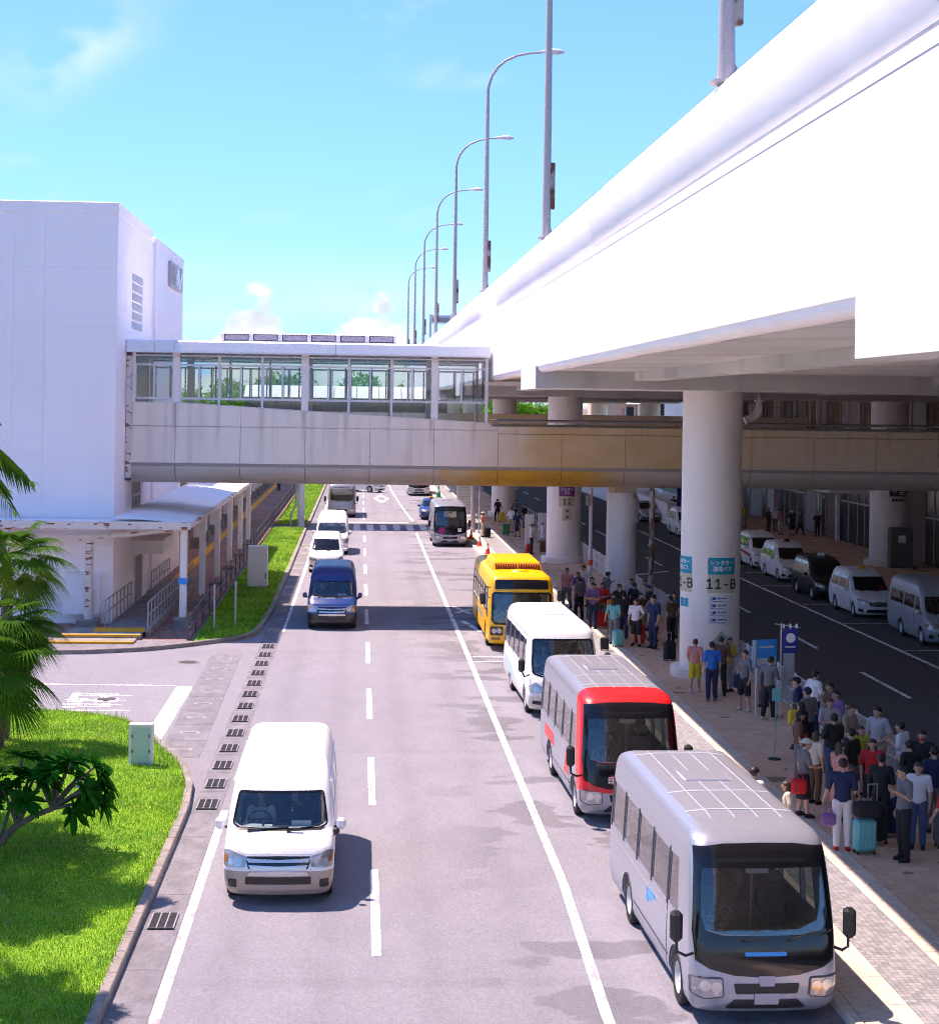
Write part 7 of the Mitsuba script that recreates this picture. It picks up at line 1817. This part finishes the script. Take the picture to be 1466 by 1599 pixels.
def ribbon(pts, nrm, w):
    """A leaf strip along pts with half widths w, slightly folded along its midrib."""
    p = np.asarray(pts, float); t = np.gradient(p, axis=0); t /= np.linalg.norm(t, axis=1, keepdims=True)
    s = np.cross(t, nrm); s /= np.linalg.norm(s, axis=1, keepdims=True) + 1e-9
    u = np.cross(s, t)
    w = np.asarray(w)[:, None]
    v = np.stack([p - s * w + u * w * .25, p, p + s * w + u * w * .25], 1).reshape(-1, 3)
    i = np.arange(len(p) - 1)[:, None] * 3
    f = np.vstack([i + [0, 1, 4], i + [0, 4, 3], i + [1, 2, 5], i + [1, 5, 4]])
    return v, f


def join(vf):
    n, V, F = 0, [], []
    for v, f in vf:
        V.append(v); F.append(f + n); n += len(v)
    return trimesh.Trimesh(np.vstack(V), np.vstack(F), process=False)


def feather_frond(base, az, el, length, droop, r):
    """A pinnate frond: a curved rachis with many narrow hanging leaflets."""
    n = 16
    d = np.array([math.cos(az), math.sin(az), 0])
    t = np.linspace(0, 1, n)
    pts = base + np.outer(t * length * math.cos(el), d) + np.outer(length * (math.sin(el) * t - droop * t ** 2), [0, 0, 1])
    side = np.cross(d, [0, 0, 1])
    out = []
    m = 54
    for i in range(m):
        q = 0.12 + 0.88 * i / (m - 1)
        p0 = np.array([np.interp(q, t, pts[:, k]) for k in range(3)])
        tan = np.array([np.interp(min(q + .05, 1), t, pts[:, k]) for k in range(3)]) - p0 + 1e-6 * d
        tan /= np.linalg.norm(tan)
        L = length * .30 * (math.sin(math.pi * min(1, .18 + .80 * q)) ** .7 + .12) * r.uniform(.85, 1.1)
        for s in (-1, 1):
            dirn = side * s * .75 + tan * .75 + np.array([0, 0, -.10])
            dirn /= np.linalg.norm(dirn)
            k = np.linspace(0, 1, 4)[:, None]
            lp = p0 + dirn * L * k + np.array([0, 0, -.42]) * L * k ** 2 + r.normal(0, .006, 3)
            out.append(ribbon(lp, np.cross(dirn, side * s) + [0, 0, 1], np.array([.012, .02, .016, .003]) * length / 1.6))
    return join(out), tube(pts, np.linspace(.03, .006, n) * length / 1.8, 6)


def fan_frond(base, az, el, stalk, rad, r):
    """A fan leaf: a stalk, then segments spreading from its end, split and drooping at their tips."""
    d = np.array([math.cos(az) * math.cos(el), math.sin(az) * math.cos(el), math.sin(el)])
    k = np.linspace(0, 1, 7)[:, None]
    st = base + d * stalk * k + np.array([0, 0, -.16]) * stalk * k ** 2
    hub = st[-1]; fw = st[-1] - st[-2]; fw /= np.linalg.norm(fw)
    side = np.cross(fw, [0, 0, 1]); side /= np.linalg.norm(side)
    upv = np.cross(side, fw)
    n = 34
    out = []
    n = 38
    for i in range(n):
        a = -2.25 + 4.5 * i / (n - 1) + r.normal(0, .02)
        dr0 = fw * math.cos(a) + side * math.sin(a) + upv * .12
        L = rad * (.72 + .28 * math.cos(a * .55)) * r.uniform(.92, 1.06)
        q = np.linspace(0.02, 1, 6)[:, None]
        p = hub + dr0 * L * q + np.array([0, 0, -1.0]) * L * .80 * np.clip(q - .38, 0, 1) ** 1.5
        w = np.array([.004, .018, .028, .022, .010, .002]) * rad / .8
        out.append(ribbon(p, upv, w))
    return join(out), tube(st, np.linspace(.018, .01, 7), 6)


def palm(name, x, y, ztop, kind, label, fronds, seed, trunk_r=.17, mats_=('leaf_fan',)):
    r = np.random.default_rng(seed)
    k = thing(name, label, 'palm tree')
    z0 = .2
    zz = np.linspace(z0, ztop, 16)
    add(k + '__trunk', tube(np.stack([x + .10 * np.sin(zz * .5), y + 0 * zz, zz], 1), trunk_r * (1.15 - .3 * (zz - z0) / (ztop - z0)) * (1 + .05 * (np.arange(16) % 2)), 12), 'bark', 60)
    c = np.array([x + .10 * math.sin(ztop * .5), y, ztop])
    for i, fr in enumerate(fronds):
        if kind == 'feather':
            az, el, L, dp = fr
            m, s = feather_frond(c, az, el, L, dp, r)
        else:
            az, el, sl, rad = fr
            m, s = fan_frond(c, az, el, sl, rad, r)
        f = add(k + '__frond', m, mats_[i % len(mats_)])
        add(f + '__stalk', s, 'leaf_stem', 60)
    return k


fr = [(-.10, .55, 2.75, .78), (.25, .85, 2.4, .6), (-.40, .32, 2.5, .8), (-.22, .80, 2.6, .85)] + [(a, e, 2.4, d) for a, e, d in zip(np.linspace(.9, 5.75, 17), [.2, .9, .5, 1.1, .1, .7, 1.2, .3, .8, .0, .6, 1.0, .2, .9, .4, 1.1, .1], np.linspace(.6, .9, 17))]
palm('feather_palm', -8.15, 32.2, 7.75, 'feather', 'feather palm reaching in at the left edge in front of the tower', fr, 5)
fr2 = [(-.35, .35, .9, .85), (.15, .05, 1.0, .85), (-.05, -.35, 1.0, .8), (-.75, .0, .9, .8), (-.5, -.55, 1.0, .8), (.5, .5, .8, .8), (-1.3, .25, .8, .8), (-1.1, -.5, .9, .75), (.1, .95, .8, .75), (-1.0, .8, .7, .75), (.8, -.2, .9, .8), (.35, -.75, .9, .7), (-1.7, -.2, .9, .75), (-.2, -.95, .9, .7), (-1.55, .8, .7, .7),
       (2.2, .4, .9, .8), (2.8, .1, .9, .8), (3.5, .5, .9, .8), (4.1, .0, .9, .8), (1.6, .3, .9, .8), (-2.3, .5, .9, .8)]
palm('fan_palm', -8.6, 43.4, 4.75, 'fan', 'fan palm with dense drooping leaves at the left edge beside the side road', fr2, 6, .15, ('leaf_fan', 'leaf_fan', 'leaf_fan_pale', 'leaf_fan', 'leaf_fan'))
fr3 = [(-.05, .15, .8, .85), (-.6, -.1, .7, .85), (.1, -.45, .7, .85), (-.45, .7, .7, .8), (-1.1, .3, .6, .85), (-.7, -.9, .6, .8), (-.3, -.3, .8, .85), (.25, -.05, .9, .8), (-.8, .1, .8, .8), (-.1, .45, .8, .75), (.2, -.75, .7, .75), (-.9, -.6, .8, .75), (-1.6, .2, .8, .8), (.9, .2, .8, .75), (-.35, -1.0, .8, .7), (2.5, .3, .8, .8), (3.6, .2, .8, .8), (1.5, .6, .8, .7)]
palm('fan_palm', -8.45, 42.2, 3.25, 'fan', 'lower fan palm below the dense one at the left edge, over the lawn', fr3, 8, .13, ('leaf_fan',))
fr5 = [(a_, e_, 1.0, 1.0) for a_, e_ in zip(np.linspace(-2.0, 1.6, 11), [.3, -.5, .7, -.1, -.7, .4, -.3, .8, -.6, .1, -.2, .5, -.5, .7, .0, -.6, .3, -.2])]
palm('fan_palm', -8.7, 41.5, 2.45, 'fan', 'lowest fan palm of the clump at the left edge, its leaves hanging over the lawn', fr5, 10, .13, ('leaf_fan',))
# three more palms stand left of the frame and throw the shade on the lawn
for i, (x, y, z, n_, lab) in enumerate([(-9.0, 34.6, 6.6, 24, 'palm left of the picture shading the middle of the lawn'), (-8.55, 30.6, 7.2, 26, 'palm left of the picture shading the near lawn'), (-8.0, 26.0, 8.2, 24, 'palm left of the picture shading the kerb and gutter')]):
    palm('feather_palm', x, y, z, 'feather', lab, [(q, .15 + .8 * ((k * 7) % 5) / 5, 2.3, .75) for k, q in enumerate(np.linspace(0, 2 * np.pi, n_, endpoint=False) + .2)], 30 + i)

# frangipani: bent grey branches with whorls of broad leaves at their tips
fg = thing('frangipani', 'frangipani shrub with whorls of broad dark leaves on the near lawn', 'shrub')
base = np.array([-6.55, 32.9, .2])
nodes = {'a': base, 'b': base + [.35, 0, .45], 'c': base + [1.0, -.1, .78], 'd': base + [1.45, -.05, .95]}
add(fg + '__stem', tube([nodes['a'], base + [.12, 0, .22], nodes['b'], base + [.7, -.06, .66], nodes['c']], [.075, .07, .062, .055, .048], 10), 'bark', 60)
tips = []
br = [('c', [.5, .1, .20]), ('c', [.35, .3, .42]), ('c', [.55, -.25, .34]), ('b', [.15, .15, .75]), ('b', [.42, -.15, .70]), ('b', [-.12, -.1, .62]), ('b', [-.25, .2, .45]), ('c', [.02, -.2, .62]), ('c', [.18, .15, .55]), ('c', [.72, .05, .40]), ('c', [.80, -.1, .12]), ('a', [.0, .1, .95]), ('a', [-.1, -.2, .7]), ('c', [.3, -.1, .75]), ('b', [.3, .25, .95]), ('c', [-.3, .1, .5]), ('b', [0, .3, 1.0]), ('c', [.6, .3, .2]), ('a', [.3, .2, 1.1])]
br = [(n_, [o[0] * 1.2, o[1] * 1.2, o[2] * 1.22]) for n_, o in br]
br += [('c', [.95, .1, .55]), ('c', [.1, .0, .85]), ('b', [.55, -.25, 1.0]), ('c', [.45, -.3, .05]), ('b', [.2, -.35, .55]), ('c', [.75, .25, .75]), ('b', [-.4, .1, .85]), ('d', [.1, .1, .1])]
for n_, off in br:
    p0 = nodes[n_]; p1 = p0 + np.array(off)
    mid = lerp(p0, p1, .55) + [0, 0, .05]
    add(fg + '__branch', tube([p0, mid, p1], [.036, .028, .024], 8), 'bark', 60)
    tips.append((p1, p1 - mid))
for tpt, d in tips:
    d = d / np.linalg.norm(d)
    for i in range(24):
        a = i * 2.4 + pr.uniform(-.3, .3)
        s = np.cross(d, [.3, .2, .9]); s /= np.linalg.norm(s); u = np.cross(d, s)
        out_ = s * math.cos(a) + u * math.sin(a)
        dirn = out_ * .9 + d * pr.uniform(.1, .8); dirn /= np.linalg.norm(dirn)
        L = pr.uniform(.30, .46)
        k = np.linspace(0, 1, 6)[:, None]
        p = tpt - d * pr.uniform(0, .07) + dirn * L * k + np.array([0, 0, -.30]) * L * k ** 2
        v, f = ribbon(p, d + [0, 0, .4], np.array([.010, .034, .058, .064, .046, .004]))
        add(fg + '__leaf', trimesh.Trimesh(v, f, process=False), 'leaf_broad')
for (x, y, z) in ((.62, -.1, 1.02), (1.5, -.15, 1.25)):
    add(fg + '__blossom', cat(*[moved(trimesh.creation.icosphere(subdivisions=1, radius=.035), base + [x + .05 * math.cos(q), y - .05, z + .05 * math.sin(q)]) for q in np.arange(5) * 1.257]), 'petal')
